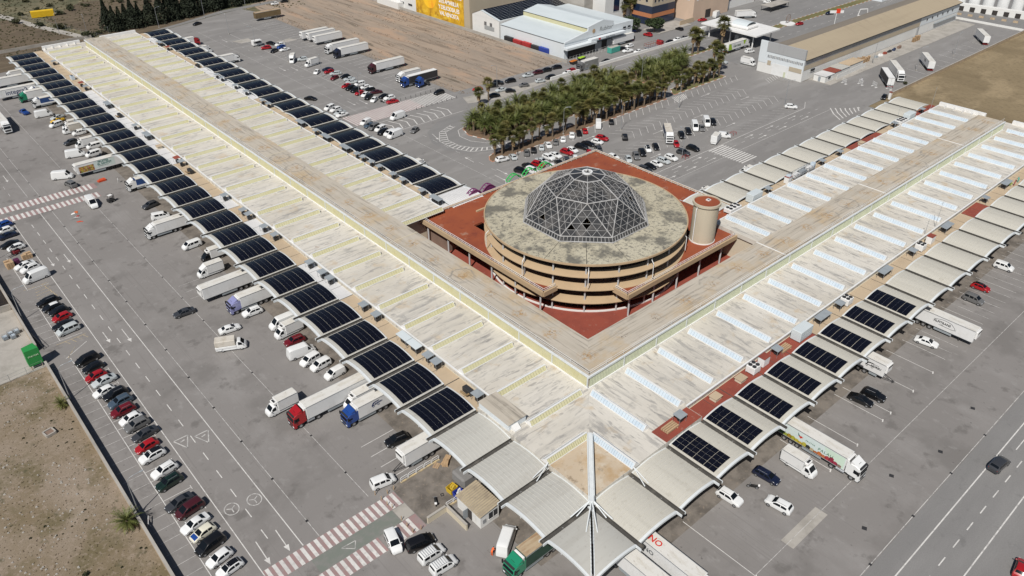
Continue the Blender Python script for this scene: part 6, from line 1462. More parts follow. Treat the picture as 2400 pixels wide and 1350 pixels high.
        TG = (.02, .12, .10); lettering('FRUITES', .85, o, (-.9, hw+.02, 3.45), (UP, 0, math.pi), TG, bold=.02); lettering('EL SANTET', .85, o, (-1.2, hw+.02, 2.7), (UP, 0, math.pi), TG, bold=.02); lettering('la fruita de la teua terra', .3, o, (-.8, hw+.02, 2.15), (UP, 0, math.pi), (.05, .05, .05))
    elif s == 'TBC': lettering('TBC', 1.3, o, (-1, 1.29, 2.8), (UP, 0, math.pi), (.015, .015, .017), bold=.03)
    elif s == 'GARCESA':
        hw = 1.275; MB().add([(-8, -hw-.01, 1.25), (-5.2, -hw-.01, 1.25), (-6.3, -hw-.01, 3.9), (-8, -hw-.01, 3.9)], [(0, 1, 2, 3)]).build('colour_panel', ink((.28, .42, .03)), o); MB().add([(2.6, -hw-.01, 3.9), (4.8, -hw-.01, 3.9), (4.0, -hw-.01, 2.2), (3.2, -hw-.01, 2.2)], [(0, 1, 2, 3)]).build('colour_panel', ink((.28, .42, .03)), o); lettering('Garcesa', 1.7, o, (-1.9, -hw-.02, 2.6), (UP, 0, 0), (.03, .07, .03), shear=.2, bold=.02)
    elif s == 'INNO':
        lettering('INNO', 1.5, o, (-2.6, -.1, 4.03), (0, 0, 0), (.5, .03, .02), bold=.03); lettering('INNO', 1.2, o, (-2.6, -1.29, 2.6), (UP, 0, 0), (.12, .13, .14), bold=.03)
    if 'lettered panel' in label and False: pass
    return o
def van_emblem(o, x, z, sg, hw, col):
    b = MB(); y = sg*(hw+.02); d = sg if sg < 0 else 1; f = -sg
    arcp = [(-.9, -.35), (-.85, .0), (-.55, .45), (0, .55), (.75, .55), (.8, .35), (.1, .32), (-.3, .25), (-.5, -.05), (-.5, -.35)]
    b.add([(x+f*px, y, z+pz) for px, pz in arcp], [tuple(range(len(arcp)))]); b.add([(x+f*px, y, z+pz) for px, pz in ((-.45, -.15), (.3, -.15), (.3, -.3), (-.45, -.3))], [(0, 1, 2, 3)])
    for cx in (-.55, .55):
        pts = [(x+f*cx+.2*math.cos(t*math.pi/5), y, z-.42+.2*math.sin(t*math.pi/5)) for t in range(11)]; b.path(pts, .035, 4)
    b.build('emblem', ink(col), o)
for l_ in LORRIES: lorry(*l_)
# lettering on single vans
for o in list(C.objects):
    if o.get('label') == 'white panel van with green lettering on its side': lettering('FRUITES', .55, o, (-1.2, .985, 1.55), (R(90)-.0, 0, math.pi), (.03, .30, .12))
# ------------------------------------------------------------------ palms, cypresses, shrubs
def frond_feather(b, org, az, el, L_, r_, droop=1.1, w=.5, n=7):
    d = Vector((math.cos(az), math.sin(az), 0)); side = Vector((-math.sin(az), math.cos(az), 0)); p = Vector(org); a = el; pts = [p.copy()]; angs = [a]
    for i in range(n):
        p = p+(d*math.cos(a)+Vector((0, 0, 1))*math.sin(a))*(L_/n); a -= droop/n*(.5+i/n); pts.append(p.copy()); angs.append(a)
    for i in range(n):
        t = (i+.5)/n; ww = w*math.sin(math.pi*min(1, .18+t*.86))**.7
        p0, p1 = pts[i], pts[i+1]; ax = (p1-p0)
        for s in (-1, 1):
            for q in (0, .5):
                a0 = p0+ax*q; a1 = p0+ax*(q+.42); tip = a0+ax*.95+side*s*ww*r_.uniform(.8, 1.15)+Vector((0, 0, -.16*ww+r_.uniform(-.08, .12)))
                b.tri(a0, a1, tip)
def feather_palm(seed, h, R_=3.0, n=46):
    r_ = random.Random(seed); t = MB(); k = 5
    for i in range(k): t.tube((0, 0, h*i/k), (0, 0, h*(i+1)/k+.05), .42-.1*i/k+.05*(i % 2), .36-.1*i/k, n=8, caps=False)
    t.tube((0, 0, h), (0, 0, h+.5), .42, .2, n=8)
    c = MB()
    for i in range(n):
        f = i/n; el = R(82-105*f**.9)+r_.uniform(-.12, .12); frond_feather(c, (0, 0, h+.25-.25*f), i*2.39996+r_.uniform(-.2, .2), el, R_*r_.uniform(.85, 1.12)*(.75+.35*math.sin(math.pi*min(1, f+.25))), r_, 1.0+.5*f)
    s = MB()
    for i in range(14): frond_feather(s, (0, 0, h-.05), i*2.4+1, R(-35)-r_.random()*.5, R_*.62, r_, .7, .35, 4)
    return t, c, s
def fan_palm(seed, h, n=34):
    r_ = random.Random(seed); t = MB(); k = 6; lean = (r_.uniform(-.25, .25), r_.uniform(-.25, .25))
    P = [(lean[0]*(i/k)**2, lean[1]*(i/k)**2, h*i/k) for i in range(k+1)]
    for i in range(k): t.tube(P[i], P[i+1], .30-.13*i/k, .28-.13*i/k, n=7, caps=False)
    top = Vector(P[-1]); c = MB()
    for i in range(n):
        f = i/n; az = i*2.39996+r_.uniform(-.2, .2); el = R(80-125*f)+r_.uniform(-.1, .1); L_ = r_.uniform(1.25, 1.7)
        d = Vector((math.cos(az)*math.cos(el), math.sin(az)*math.cos(el), math.sin(el))); sd = Vector((-math.sin(az), math.cos(az), 0)); up = sd.cross(d)
        p = top+d*L_*.75; c.tri(top+sd*.03, top-sd*.03, p)
        m = 9; rad = r_.uniform(1.0, 1.35)
        for j in range(m):
            a = R(-105+210*j/(m-1)); e = p+(d*math.cos(a)+sd*math.sin(a))*rad+up*(-.18*abs(math.sin(a)))+Vector((0, 0, -.22*rad)); q = (sd*math.cos(a)-d*math.sin(a))*.12
            c.tri(p+q*.2, p+(e-p)*.55+q, e); c.tri(p-q*.2, p+(e-p)*.55-q, e); c.tri(p, p+(e-p)*.55+q, p+(e-p)*.55-q)
    s = MB()
    for i in range(26):
        az = i*2.4; z0 = h-.1-1.9*(i/26); r0 = .2+.25*(1-i/26)
        a = Vector((top.x+math.cos(az)*.15, top.y+math.sin(az)*.15, z0)); e = Vector((top.x+math.cos(az)*(r0+.38), top.y+math.sin(az)*(r0+.38), z0-1.25)); q = Vector((-math.sin(az), math.cos(az), 0))*.26
        s.add([a, e-q, e+q*.2+Vector((0, 0, -.15)), e+q], [(0, 1, 2, 3)])
    return t, c, s
def pack(tcs, leafm): t, c, s = tcs; return t.mesh('trunk', [M['bark']], 50), c.mesh('crown', [leafm]), s.mesh('dead_fronds', [M['dead_frond']])
FEATHER = [pack(feather_palm(s, h, r_), M['frond']) for s, h, r_ in ((1, 2.0, 3.6), (2, 2.9, 3.9), (3, 3.8, 3.7), (4, 1.4, 3.3), (5, 4.8, 3.6))]
FAN = [pack(fan_palm(s, h), M['frond_fan']) for s, h in ((11, 5.6), (12, 6.4), (13, 7.2), (14, 4.8), (15, 6.0))]
def palm(name, tpl, x, y, label, group=None, sc=1, rz=None):
    o = thing(name, label, 'palm tree', (x, y, .08), rz if rz is not None else rnd.uniform(0, 6.28), group); o.scale = (sc, sc, sc)
    for n_, me in zip(('trunk', 'crown', 'dead_fronds'), tpl): put(n_, me, o)
    return o
def scatter(x0, x1, y0, y1, n, dmin, rr, keep=lambda x, y: True):
    out = []; tries = 0
    while len(out) < n and tries < 6000:
        tries += 1; x, y = rr.uniform(x0, x1), rr.uniform(y0, y1)
        if keep(x, y) and all((x-a)**2+(y-c)**2 > dmin*dmin for a, c in out): out.append((x, y))
    return out
pr_ = random.Random(21)
LF = 'date palm with broad green crown in the dense island planting'; LN = 'fan palm with brown skirt among the dense island planting'
for i, (x, y) in enumerate(scatter(102.5, 175, 142.3, 157.4, 150, 2.15, pr_, lambda x, y: x > 104 or 145 < y < 156)):
    if pr_.random() < .72: palm('date_palm', FEATHER[pr_.randrange(5)], x, y, LF, 'palms on the planted island', pr_.uniform(.85, 1.1))
    else: palm('fan_palm', FAN[pr_.randrange(5)], x, y, LN, 'fan palms on the planted island', pr_.uniform(.8, 1.05))
for i, (x, y) in enumerate(scatter(185, 214, 143, 156.8, 52, 2.4, pr_, lambda x, y: y > 141.5+max(0, (x-196)*.48))):
    palm('date_palm', FEATHER[pr_.randrange(5)], x, y, 'date palm in the far part of the island beside the road fork', 'palms in the far island', pr_.uniform(.85, 1.1))
row_x = [94.6, 97, 98.5, 101, 103.5, 106, 110, 114, 117, 119, 123.6, 126, 129.5]
for i, x in enumerate(row_x): palm('fan_palm', FAN[i % 5], x, 132+pr_.uniform(-.8, 1.2), 'slim fan palm, %s from the kerb nose in the strip beside the parked cars' % nth(i), 'fan palms in the kerb strip', pr_.uniform(.85, 1.1))
for i, (x, y) in enumerate(scatter(133, 176, 130.6, 134.2, 34, 1.4, pr_)): palm('fan_palm', FAN[pr_.randrange(5)], x, y, 'shaggy fan palm crowded in the right half of the kerb strip', 'fan palms crowded in the kerb strip', pr_.uniform(.85, 1.12))
for i, (x, y) in enumerate(scatter(184, 213, 131.8, 135.4, 15, 1.7, pr_)): palm('fan_palm', FAN[pr_.randrange(5)], x, y, 'fan palm in the short grass strip before the warehouse', 'fan palms in the short grass strip', pr_.uniform(.8, 1.05))
for i, ((x, y), sc, lab) in enumerate((((228.6, 158.8), 1.45, 'tall fan palm, left one of the pair on the verge'), ((232.5, 158.7), 1.55, 'tall fan palm, right one of the pair on the verge'), ((249.7, 158.8), 1.75, 'tall slender fan palm in front of the white gate roof'), ((217.4, 139.5), 1.35, 'leaning fan palm, left of two by the silver pickup'), ((217.9, 136.8), 1.4, 'leaning fan palm, right of two by the silver pickup'), ((125.6, 173.2), 1.1, 'lone fan palm beside the service street'), ((119.9, 171.6), 1.05, 'lone fan palm at the end of the service street'), ((246, 214), 1.6, 'tall fan palm in front of the office block'), ((250, 213), 1.5, 'fan palm beside the office block corner'))): palm('fan_palm', FAN[(i*2+1) % 5], x, y, lab, None, sc)
palm('date_palm', FEATHER[3], -43.9, 60.0, 'small green palm behind the near boundary wall beside the lamp post', None, .82); palm('date_palm', FEATHER[3], -43.5, 97.4, 'low scruffy palm behind the boundary wall', None, .55)
def leafy(seed, shape, n, size, core=None):
    r_ = random.Random(seed); b = MB()
    for i in range(n):
        p = shape(r_); a = Vector((r_.uniform(-1, 1), r_.uniform(-1, 1), r_.uniform(-.6, 1))).normalized(); u = a.orthogonal().normalized(); w = a.cross(u); s = size*r_.uniform(.6, 1.4); p = Vector(p)
        b.add([p-u*s, p+w*s*.7, p+u*s, p-w*s*.7], [(0, 1, 2, 3)])
    return b
def cyp_shape(h, w):
    def f(r_):
        t = r_.random()**.8; rad = w*(1-t)**.75*(.55+.45*math.sin(math.pi*min(1, .25+t)))*math.sqrt(r_.uniform(.25, 1)); a = r_.uniform(0, 6.283); rad *= 1+.25*math.sin(3*a+t*9)
        return (rad*math.cos(a), rad*math.sin(a), .4+h*t)
    return f
def blob(rx, rz, z0, lobes=5, seed=0):
    q = random.Random(seed); L_ = [(q.uniform(-.55, .55)*rx, q.uniform(-.55, .55)*rx, z0+q.uniform(.1, .8)*rz, q.uniform(.45, .75)) for _ in range(lobes)]
    def f(r_):
        c = L_[r_.randrange(lobes)]; d = Vector((r_.gauss(0, 1), r_.gauss(0, 1), r_.gauss(0, 1))).normalized()*(r_.uniform(.5, 1)**.5); return (c[0]+d.x*rx*c[3], c[1]+d.y*rx*c[3], max(.1, c[2]+d.z*rz*c[3]*.7))
    return f
CYP = []
for s, h, w in ((1, 13, 3.4), (2, 11, 3.8), (3, 15, 3.6), (4, 9.5, 3.6)):
    CYP.append((MB().tube((0, 0, 0), (0, 0, h*.75), .28, .08, n=7).mesh('trunk', [M['bark']]), leafy(s, cyp_shape(h, w), 2300, .42).mesh('crown', [M['cypress']])))
cr = random.Random(5); ci = 0
line = [(52, 366), (64, 364), (84, 366), (108, 372.5), (124, 375), (150, 377), (190, 386)]
for (a, c) in zip(line, line[1:]):
    L_ = math.hypot(c[0]-a[0], c[1]-a[1]); n = max(1, int(L_/2.9))
    for i in range(n):
        t = i/n; x = a[0]+(c[0]-a[0])*t+cr.uniform(-.8, .8); y = a[1]+(c[1]-a[1])*t+cr.uniform(0, 3)
        me = CYP[cr.randrange(4)]; o = thing('cypress_tree', 'dark cypress, %s from the left end of the tree line' % nth(ci), 'tree', (x, y, 0), cr.uniform(0, 6), 'cypresses in the tree line'); s = cr.uniform(.85, 1.2); o.scale = (s, s, s); put('trunk', me[0], o); put('crown', me[1], o); ci += 1
TREE = [(MB().tube((0, 0, 0), (0, 0, 3), .3, .15, n=8).tube((0, 0, 2), (1.2, .5, 4), .12, .05).tube((0, 0, 2), (-1, -.6, 4), .12, .05).mesh('trunk', [M['bark']]), leafy(31, blob(4.2, 3.6, 2.8, 8, 3), 2600, .38).mesh('crown', [M['tree_leaf']]))]
for i, (x, y, s, lab) in enumerate(((236, 201, 1.0, 'round green tree in front of the office block entrance'), (243.5, 192.5, .95, 'round green tree beside the office corner on the pavement'), (205, 262, 1.1, 'dark tree behind the long white hall, left'), (217, 258, 1.2, 'dark tree behind the long white hall, middle'), (228, 250, 1.1, 'dark tree behind the long white hall, right'), (214, 244, .9, 'small dark tree close behind the long white hall'), (106, 153.5, .8, 'clipped dark green shrub at the island tip'))):
    o = thing('round_tree', lab, 'tree', (x, y, 0), i*1.3); o.scale = (s, s, s); put('trunk', TREE[0][0], o); put('crown', TREE[0][1], o)
BUSH = [(MB().tube((0, 0, 0), (0, 0, .8), .08, .03, n=5).mesh('stem', [M['bark']]), leafy(40+i, blob(1.5, 1.2, .2, 5, i), 420, .22).mesh('foliage', [M['bush']])) for i in range(4)]
br = random.Random(9)
bush_spots = [(x, y, s) for (x, y) in scatter(-20, 160, 395, 560, 150, 4.2, br, lambda x, y: y > 412+(x-20)*.0 and not (abs((x-(46-(y-350)*.3))) < 4)) for s in (br.uniform(.7, 1.7),)]
bush_spots += [(29.2, 399.8, 1.5), (34.6, 388, 1.9), (40.2, 363, 2.0), (55, 372, 1.8), (60, 379, 1.6), (47, 366, 1.3), (66, 372, 1.7)]
for i, (x, y, s) in enumerate(bush_spots):
    lab = 'grey-green shrub scattered over the distant scrubland' if i < len(bush_spots)-7 else ['dark shrub on the left of the field track', 'dark shrub on the right of the field track', 'dark bush by the fence where the field track ends', 'pale bush at the left foot of the tree line', 'second pale bush at the foot of the tree line', 'low bush before the tree line', 'third pale bush at the foot of the tree line'][i-len(bush_spots)+7]
    o = thing('shrub', lab, 'shrub', (x, y, -.05), br.uniform(0, 6), 'shrubs in the scrubland'); o.scale = (s, s, s*.9); t_, f_ = BUSH[br.randrange(4)]; put('stem', t_, o); put('foliage', f_, o)
for x, y, s, lab in ((242, 158.9, .8, 'round clipped bush on the verge, left'), (246, 158.9, .75, 'round clipped bush on the verge, right'), (258.5, 78.5, .7, 'small green bush beside the yard wall'), (-52, 55, .35, 'dark weed clump on the dirt plot')):
    o = thing('shrub', lab, 'shrub', (x, y, 0)); o.scale = (s, s, s); put('stem', BUSH[0][0], o); put('foliage', BUSH[0][1], o)
# uncountable weeds, tufts and stones
def tufts(name, region, n, size, m, keep=lambda x, y: True, seed=1, flat=.7):
    r_ = random.Random(seed); b = MB(); x0, x1, y0, y1 = region; c = 0
    while c < n:
        x, y = r_.uniform(x0, x1), r_.uniform(y0, y1); c += 1
        if not keep(x, y): continue
        s = size*r_.uniform(.4, 1.5); a = r_.uniform(0, 3.14)
        for k in range(3):
            aa = a+k*1.05; dx, dy = math.cos(aa)*s, math.sin(aa)*s; b.add([(x-dx, y-dy, -.03), (x+dx, y+dy, -.03), (x+dx*.3, y+dy*.3, s*flat), (x-dx*.5, y-dy*.5, s*flat*.8)], [(0, 1, 2, 3)])
    return tag(b.build(name, m), kind='stuff')
def stones(name, region, n, size, m, keep=lambda x, y: True, seed=1):
    r_ = random.Random(seed); b = MB(); x0, x1, y0, y1 = region
    for c in range(n):
        x, y = r_.uniform(x0, x1), r_.uniform(y0, y1)
        if not keep(x, y): continue
        s = size*r_.uniform(.3, 1.4)**2; b.box(x-s, x+s, y-s*r_.uniform(.6, 1), y+s*.8, -.04, s*r_.uniform(.4, .9), s*.35, s*.3)
    return tag(b.build(name, m), kind='stuff')
tg = tag(tufts('dry_weeds', (-85, -43, 15, 112), 5200, .13, M['dirt'], seed=3, flat=.35), 'dry weeds over the dirt plot', 'weeds')
tg = tag(tufts('green_weeds', (-85, -43, 15, 112), 700, .22, M['bush'], seed=4, keep=lambda x, y: math.sin(x*.35+y*.2)+math.sin(y*.31-x*.1) > .7), 'patches of green weeds over the dirt plot', 'weeds')
tag(stones('rubble', (-85, -43, 15, 112), 3600, .10, M['concrete'], seed=5, keep=lambda x, y: math.sin(x*.23+1)+math.cos(y*.17)+math.sin(x*.5+y*.4)*.6 > .1), 'small stones strewn over the dirt plot', 'stones')
tag(tufts('field_weeds', (122.3, 180, 184, 345), 2600, .3, M['dirt_field'], seed=6, keep=lambda x, y: x < 125.6 or abs(math.sin((x-122)*.35+y*.02)) > .93 or (x > 160 and math.sin(y*.11) > .2)), 'brown weeds in strips over the levelled dirt field', 'weeds')
tag(tufts('scrub_grass', (-30, 150, 332, 520), 5000, .5, M['scrub_soil'], seed=7, keep=lambda x, y: y > 352 and not (57 < x < 130 and y < 376)), 'dry scrub grass beyond the fence', 'scrub')
# ------------------------------------------------------------------ boundary walls, fences, lamps
def wall_thing(name, label, p0, p1, w, h, m, cap=None, posts=0):
    o = thing(name, label, 'wall', (0, 0, 0)); MB().bar((*p0, 0), (*p1, 0), w, h).build('wall_panel', m, o)
    if cap: MB().bar((*p0, h+.002), (*p1, h+.002), w+.12, .1).build('coping', cap, o)
    return o
wall_thing('boundary_wall', 'low tan boundary wall between the near car row and the dirt plot', (-42.3, -60), (-42.3, 112.6), .35, 1.45, M['boundary_wall'], M['concrete'])
wall_thing('boundary_wall', 'tan boundary wall between the car row and the neighbouring yards', (-42.3, 119.6), (-42.3, 240), .35, 1.6, M['boundary_wall'], M['concrete'])
wall_thing('yard_divider_wall', 'tan wall dividing the neighbouring yards', (-70, 141), (-42.6, 140.4), .3, 1.5, M['concrete'])
wall_thing('yard_wall', 'long low wall between the truck yard and the dry field', (243, 76.2), (600, 77), .3, 1.2, M['boundary_wall'], M['concrete'])
wall_thing('far_yard_wall', 'white low wall at the far end of the truck yard', (374.2, 77), (374.2, 118), .3, 1.0, M['white_wall'])
wall_thing('field_fence_wall', 'low dark wall in front of the brown field', (-120, 362.5), (42, 361.6), .25, 1.4, M['concrete'])
wall_thing('dirt_field_wall', 'low pale wall along the far side of the dirt field', (179.6, 186), (179.6, 345), .3, 1.3, M['concrete'])
def fence(name, label, p0, p1, h, step, m, mesh=True):
    o = thing(name, label, 'fence', (0, 0, 0)); L_ = math.hypot(p1[0]-p0[0], p1[1]-p0[1]); n = max(1, int(L_/step)); P = MB().tube((0, 0, 0), (0, 0, h), .045, n=5).mesh('post', [m])
    for i in range(n+1): t = i/n; put('post', P, o, (p0[0]+(p1[0]-p0[0])*t, p0[1]+(p1[1]-p0[1])*t, 0))
    b = MB()
    for z in (h*.15, h*.55, h*.97): b.tube((*p0, z), (*p1, z), .02, n=4)
    b.build('rail', m, o); return o
fence('wire_fence', 'thin wire fence across the brown field', (-60, 352), (44, 350), 2, 4, M['steel']); fence('track_fence', 'wire fence along the field track', (48, 350), (27, 422), 1.8, 4, M['steel']); fence('plot_fence', 'leaning wire fence between the dirt plot and the concrete yard', (-68, 110.6), (-42.8, 113), 1.8, 3, M['steel']); fence('hall_fence', 'white bar fence in front of the white fruit hall', (182, 187), (212, 187.4), 2, 2, M['white_metal'])
fence('inner_field_fence', 'sparse post fence along the truck bays', (122, 186), (122, 345), 1.6, 5, M['steel'])
def gate(x, y, rz, label, L_=5.2):
    o = thing('barred_gate', label, 'gate', (x, y, 0), rz); b = MB()
    for z in (.15, .8, 1.5): b.tube((0, 0, z), (L_, 0, z), .05, n=5)
    for i in range(4): b.tube((L_*i/3, 0, .1), (L_*i/3, 0, 1.5), .05, n=5)
    b.build('gate_frame', M['dark'], o); return o
gate(-41.2, 119.4, R(97), 'dark barred gate leaf swung open beside the wall gateway', 5.5); gate(-41.4, 141.5, R(97), 'dark barred gate leaf beside the second lamp post', 5)
LM = {}
def lamp_mesh(h, arm, double=False):
    b = MB(); b.tube((0, 0, 0), (0, 0, h-1.2), .1, .07, n=8); pts = [(0, 0, h-1.2), (.12, 0, h-.5), (.5, 0, h-.12), (1.1, 0, h), (arm, 0, h+.05)]; b.path(pts, .05, 6)
    if double: b.path([(-p[0], 0, p[2]) for p in pts], .05, 6)
    head = MB().bbox(arm-.1, arm+.55, -.13, .13, h-.02, h+.12, .04)
    if double: head.bbox(-arm-.55, -arm+.1, -.13, .13, h-.02, h+.12, .04)
    base = MB().box(-.22, .22, -.22, .22, 0, .35); return b.mesh('pole', [M['steel']], 50), head.mesh('lamp_head', [M['grey_sheet']]), base.mesh('base', [M['concrete']])
LM[0] = lamp_mesh(8.0, 2.2); LM[1] = lamp_mesh(9.5, 1.8); LM[2] = lamp_mesh(10, 1.6, True)
def lamp(x, y, rz, label, k=1):
    o = thing('street_lamp', label, 'street lamp', (x, y, 0), rz, 'street lamps'); put('pole', LM[k][0], o); put('lamp_head', LM[k][1], o); put('base', LM[k][2], o)
for i, (x, y) in enumerate(LAMPS_WALL): lamp(-41.7, y, 0, 'street lamp with curved arm beside the boundary wall, %s from the picture edge' % nth(i), 0)
wh = ['at the left end of the tree line', 'in the middle of the tree line', 'at the right end of the tree line', 'farthest in the lot behind the left wing', 'second farthest behind the left wing', 'third farthest behind the left wing', 'fourth along the lane behind the left wing', 'among the double car row before the long crossing', 'at the kerb strip behind the parked white van', 'beside the lone black SUV in the slanted bays', 'at the road gap between the palm strips', 'beside the two black cars in the slanted row', 'by the white SUV near the chevrons', 'on the service street pavement', 'on the service street behind the palms', 'beside the service street far part', 'in the truck yard, nearest', 'in the truck yard, middle', 'in the truck yard, farthest', 'beside the field track', 'at the far wing end by the fence']
for i, (x, y) in enumerate(LAMPS): lamp(x, y, R(40*i), 'street lamp ' + wh[i], 2 if i == 12 else 1)

# ------------------------------------------------------------------ buildings in the background
def win(par, x0, x1, y0, y1, z0, z1, m='window', d=.06):
    """a window on an axis-aligned wall: frame and recessed pane"""
    if abs(x1-x0) < 1e-6: o = MB().box(x0-d, x0+d, y0, y1, z0, z1).build('window', M[m], par); MB().box(x0-d-.03, x0+d+.03, y0-.08, y1+.08, z0-.14, z0-.02).build('sill', M['white'], o)
    else: o = MB().box(x0, x1, y0-d, y0+d, z0, z1).build('window', M[m], par); MB().box(x0-.08, x1+.08, y0-d-.03, y0+d+.03, z0-.14, z0-.02).build('sill', M['white'], o)
    return o
# grey and white warehouse
w = thing('warehouse', 'long warehouse with tan roof, grey side and white front', 'warehouse', (0, 0, 0))
MB().prism([(231.2, 107.6), (371, 107.6), (371, 127.2), (231.2, 127.2)], 0, 4.2).build('lower_wall', M['white_wall'], w)
MB().prism([(231.3, 107.5), (330, 107.5), (330, 127.1), (231.3, 127.1)], 4.21, 6.2).build('lower_cladding', M['beige_wall'], w)
MB().prism([(231.3, 107.45), (330, 107.45), (330, 127.1), (231.3, 127.1)], 6.21, 8.5).build('upper_cladding', M['grey_clad'], w)
MB().prism([(330.02, 107.5), (371, 107.5), (371, 127.1), (330.02, 127.1)], 4.21, 8.5).build('end_cladding', M['white_clad'], w)
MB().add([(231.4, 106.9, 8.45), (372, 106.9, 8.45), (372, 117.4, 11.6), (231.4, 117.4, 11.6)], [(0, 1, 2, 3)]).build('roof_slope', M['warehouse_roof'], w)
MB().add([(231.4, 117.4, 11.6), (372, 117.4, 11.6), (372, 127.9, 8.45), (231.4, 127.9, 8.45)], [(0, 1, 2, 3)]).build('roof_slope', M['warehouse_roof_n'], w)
MB().add([(371.9, 107, 8.4), (371.9, 127.8, 8.4), (371.9, 117.4, 11.55)], [(0, 1, 2)]).build('gable', M['white_clad'], w)
MB().box(231.4, 372, 106.75, 106.9, 8.2, 8.5).build('eaves_gutter', M['dark'], w)
MB().prism([(230.6, 107.3), (231.18, 107.3), (231.18, 127.5), (230.6, 127.5)], 0, 3.9).build('front_wall', M['white_wall'], w)
MB().prism([(230.55, 107.3), (231.18, 107.3), (231.18, 124.2), (230.55, 124.2)], 3.91, 8.6).build('front_cladding', M['white_clad'], w)
MB().prism([(230.5, 124.21), (231.18, 124.21), (231.18, 127.5), (230.5, 127.5)], 3.91, 12.4).build('front_tower', M['white_clad'], w)
MB().prism([(230.4, 107.2), (231.18, 107.2), (231.18, 124.2), (230.4, 124.2)], 8.61, 12.4).build('front_parapet', M['grey_clad'], w)
d_ = MB().box(230.5, 230.62, 113.6, 120.8, .05, 4.6).build('roller_door', M['white_metal'], w); MB().box(230.47, 230.5, 114.4, 115.3, .05, 2.2).build('wicket_door', M['fibre_green'], d_)
MB().box(230.5, 230.56, 107.8, 113.3, 3.2, 4.9).build('door_panel', M['beige_wall'], w); MB().box(230.5, 230.56, 121.6, 123.2, 3.4, 5.2).build('door_panel', M['beige_wall'], w)
lr = random.Random(3)
for i in range(22):
    y = 123.2-.72*i; MB().box(230.46, 230.54, y-.26, y+.26, 6.3+lr.uniform(0, .2), 7.5-lr.uniform(0, .2)).build('ghost_letter', M['grey_clad'] if i % 3 else M['steel'], w)
for i in range(6): win(w, 336+5.4*i, 337.2+5.4*i, 107.48, 107.48, 5.6, 6.6)
win(w, 237, 240, 107.43, 107.43, 2.8, 3.8)
MB().box(328, 329.6, 107.2, 107.44, 0, 4).build('side_door', M['grey_clad'], w); MB().box(345, 369, 106.6, 107.4, 2.9, 3.1).build('side_canopy', M['grey_sheet'], w)
sh_ = thing('yard_shed', 'row of low white sheds with cream and red flat roofs beside the warehouse', 'shed', (0, 0, 0))
for i, (x0, x1, y0, y1, rm) in enumerate(((236.5, 243, 100.4, 105.4, 'strip_white'), (243.1, 249, 100.8, 105.6, 'strip_red'), (249.1, 256, 101, 106, 'canopy_sheet'), (256.1, 268, 101.5, 106, 'strip_beige'))):
    MB().box(x0, x1, y0, y1, 0, 2.5).build('wall', M['white_wall'], sh_); MB().box(x0-.2, x1+.0, y0-.2, y1+.2, 2.51, 2.64).build('roof', M[rm], sh_)
MB().box(236.44, 236.5, 102.4, 103.4, .1, 2.1).build('door', M['grey_sheet'], sh_); win(sh_, 238.6, 240.4, 100.38, 100.38, 1.1, 2)
wall_thing('yard_panel_fence', 'white panel fence beside the low yard sheds', (244, 99.6), (268, 100.2), .12, 1.9, M['white_wall'])
def pallet_stack(x, y, rz, n, label, m=M['wood'], big=1.0):
    o = thing('pallet_stack', label, 'pallets', (x, y, .02), rz)
    for k in range(n):
        b = MB(); z = .16*k; b.box(-.6, .6, -.5, -.38, z, z+.1); b.box(-.6, .6, .38, .5, z, z+.1); b.box(-.6, .6, -.06, .06, z, z+.1)
        for i in range(5): b.box(-.6+.27*i, -.47+.27*i, -.5, .5, z+.101, z+.13)
        q = b.build('pallet', m, o); q.scale = (big, big, 1)
    return o
for i in range(9): pallet_stack(270+1.55*(i % 5), 103.2+1.5*(i//5), .1*i, 10+(i*7) % 6, 'tall stack of wooden pallets by the warehouse side, %s' % nth(i))
for i in range(4): pallet_stack(318+1.6*i, 103.6, .2*i, 13+(i*3) % 4, 'stack of dark pallets near the white warehouse end, %s' % nth(i))
for i, (x, c) in enumerate(((283, 'grey_sheet'), (287, 'white'), (291, 'strip_red'), (295, 'dark'), (299, 'tilt_navy'), (304, 'brown_wall'))):
    o = thing('scrap_heap', ['grey', 'white', 'rusty red', 'black', 'navy', 'brown'][i] + ' heap of scrap beside the warehouse side', 'scrap', (x, 103.4, 0)); r_ = random.Random(i)
    for k in range(5): a = r_.uniform(-.9, .9); MB().box(a-.5, a+.5, -.6+r_.uniform(-.3, .3), .5, .0+.02*k, .5+r_.uniform(0, .7), .1, .1).build('scrap', M[c], o)
for i, (x, y) in enumerate(((242, 95.2), (245.5, 90.3), (247, 85.4), (248.4, 80.2))):
    o = thing('crowd_barrier', 'white metal barrier on feet, %s from the sheds' % nth(i), 'barrier', (x, y, 0), R(62), 'barriers across the yard entrance'); b = MB()
    for z in (.25, 1.1, 1.9): b.tube((-1.3, 0, z), (1.3, 0, z), .04, n=5)
    for k in range(10): b.tube((-1.3+.29*k, 0, .25), (-1.3+.29*k, 0, 1.9), .025, n=4)
    b.build('bars', M['white_metal'], o)
    for sx in (-1.1, 1.1): MB().box(sx-.15, sx+.15, -.5, .5, 0, .18).build('foot', M['white'], o)
o = thing('gate_pillar', 'white gate pillar with red cap beside the black hatchback', 'pillar', (237.9, 74.8, 0)); MB().box(-.4, .4, -.4, .4, 0, 2.6).build('shaft', M['white'], o); MB().box(-.5, .5, -.5, .5, 2.61, 2.8).build('cap', M['strip_red'], o)
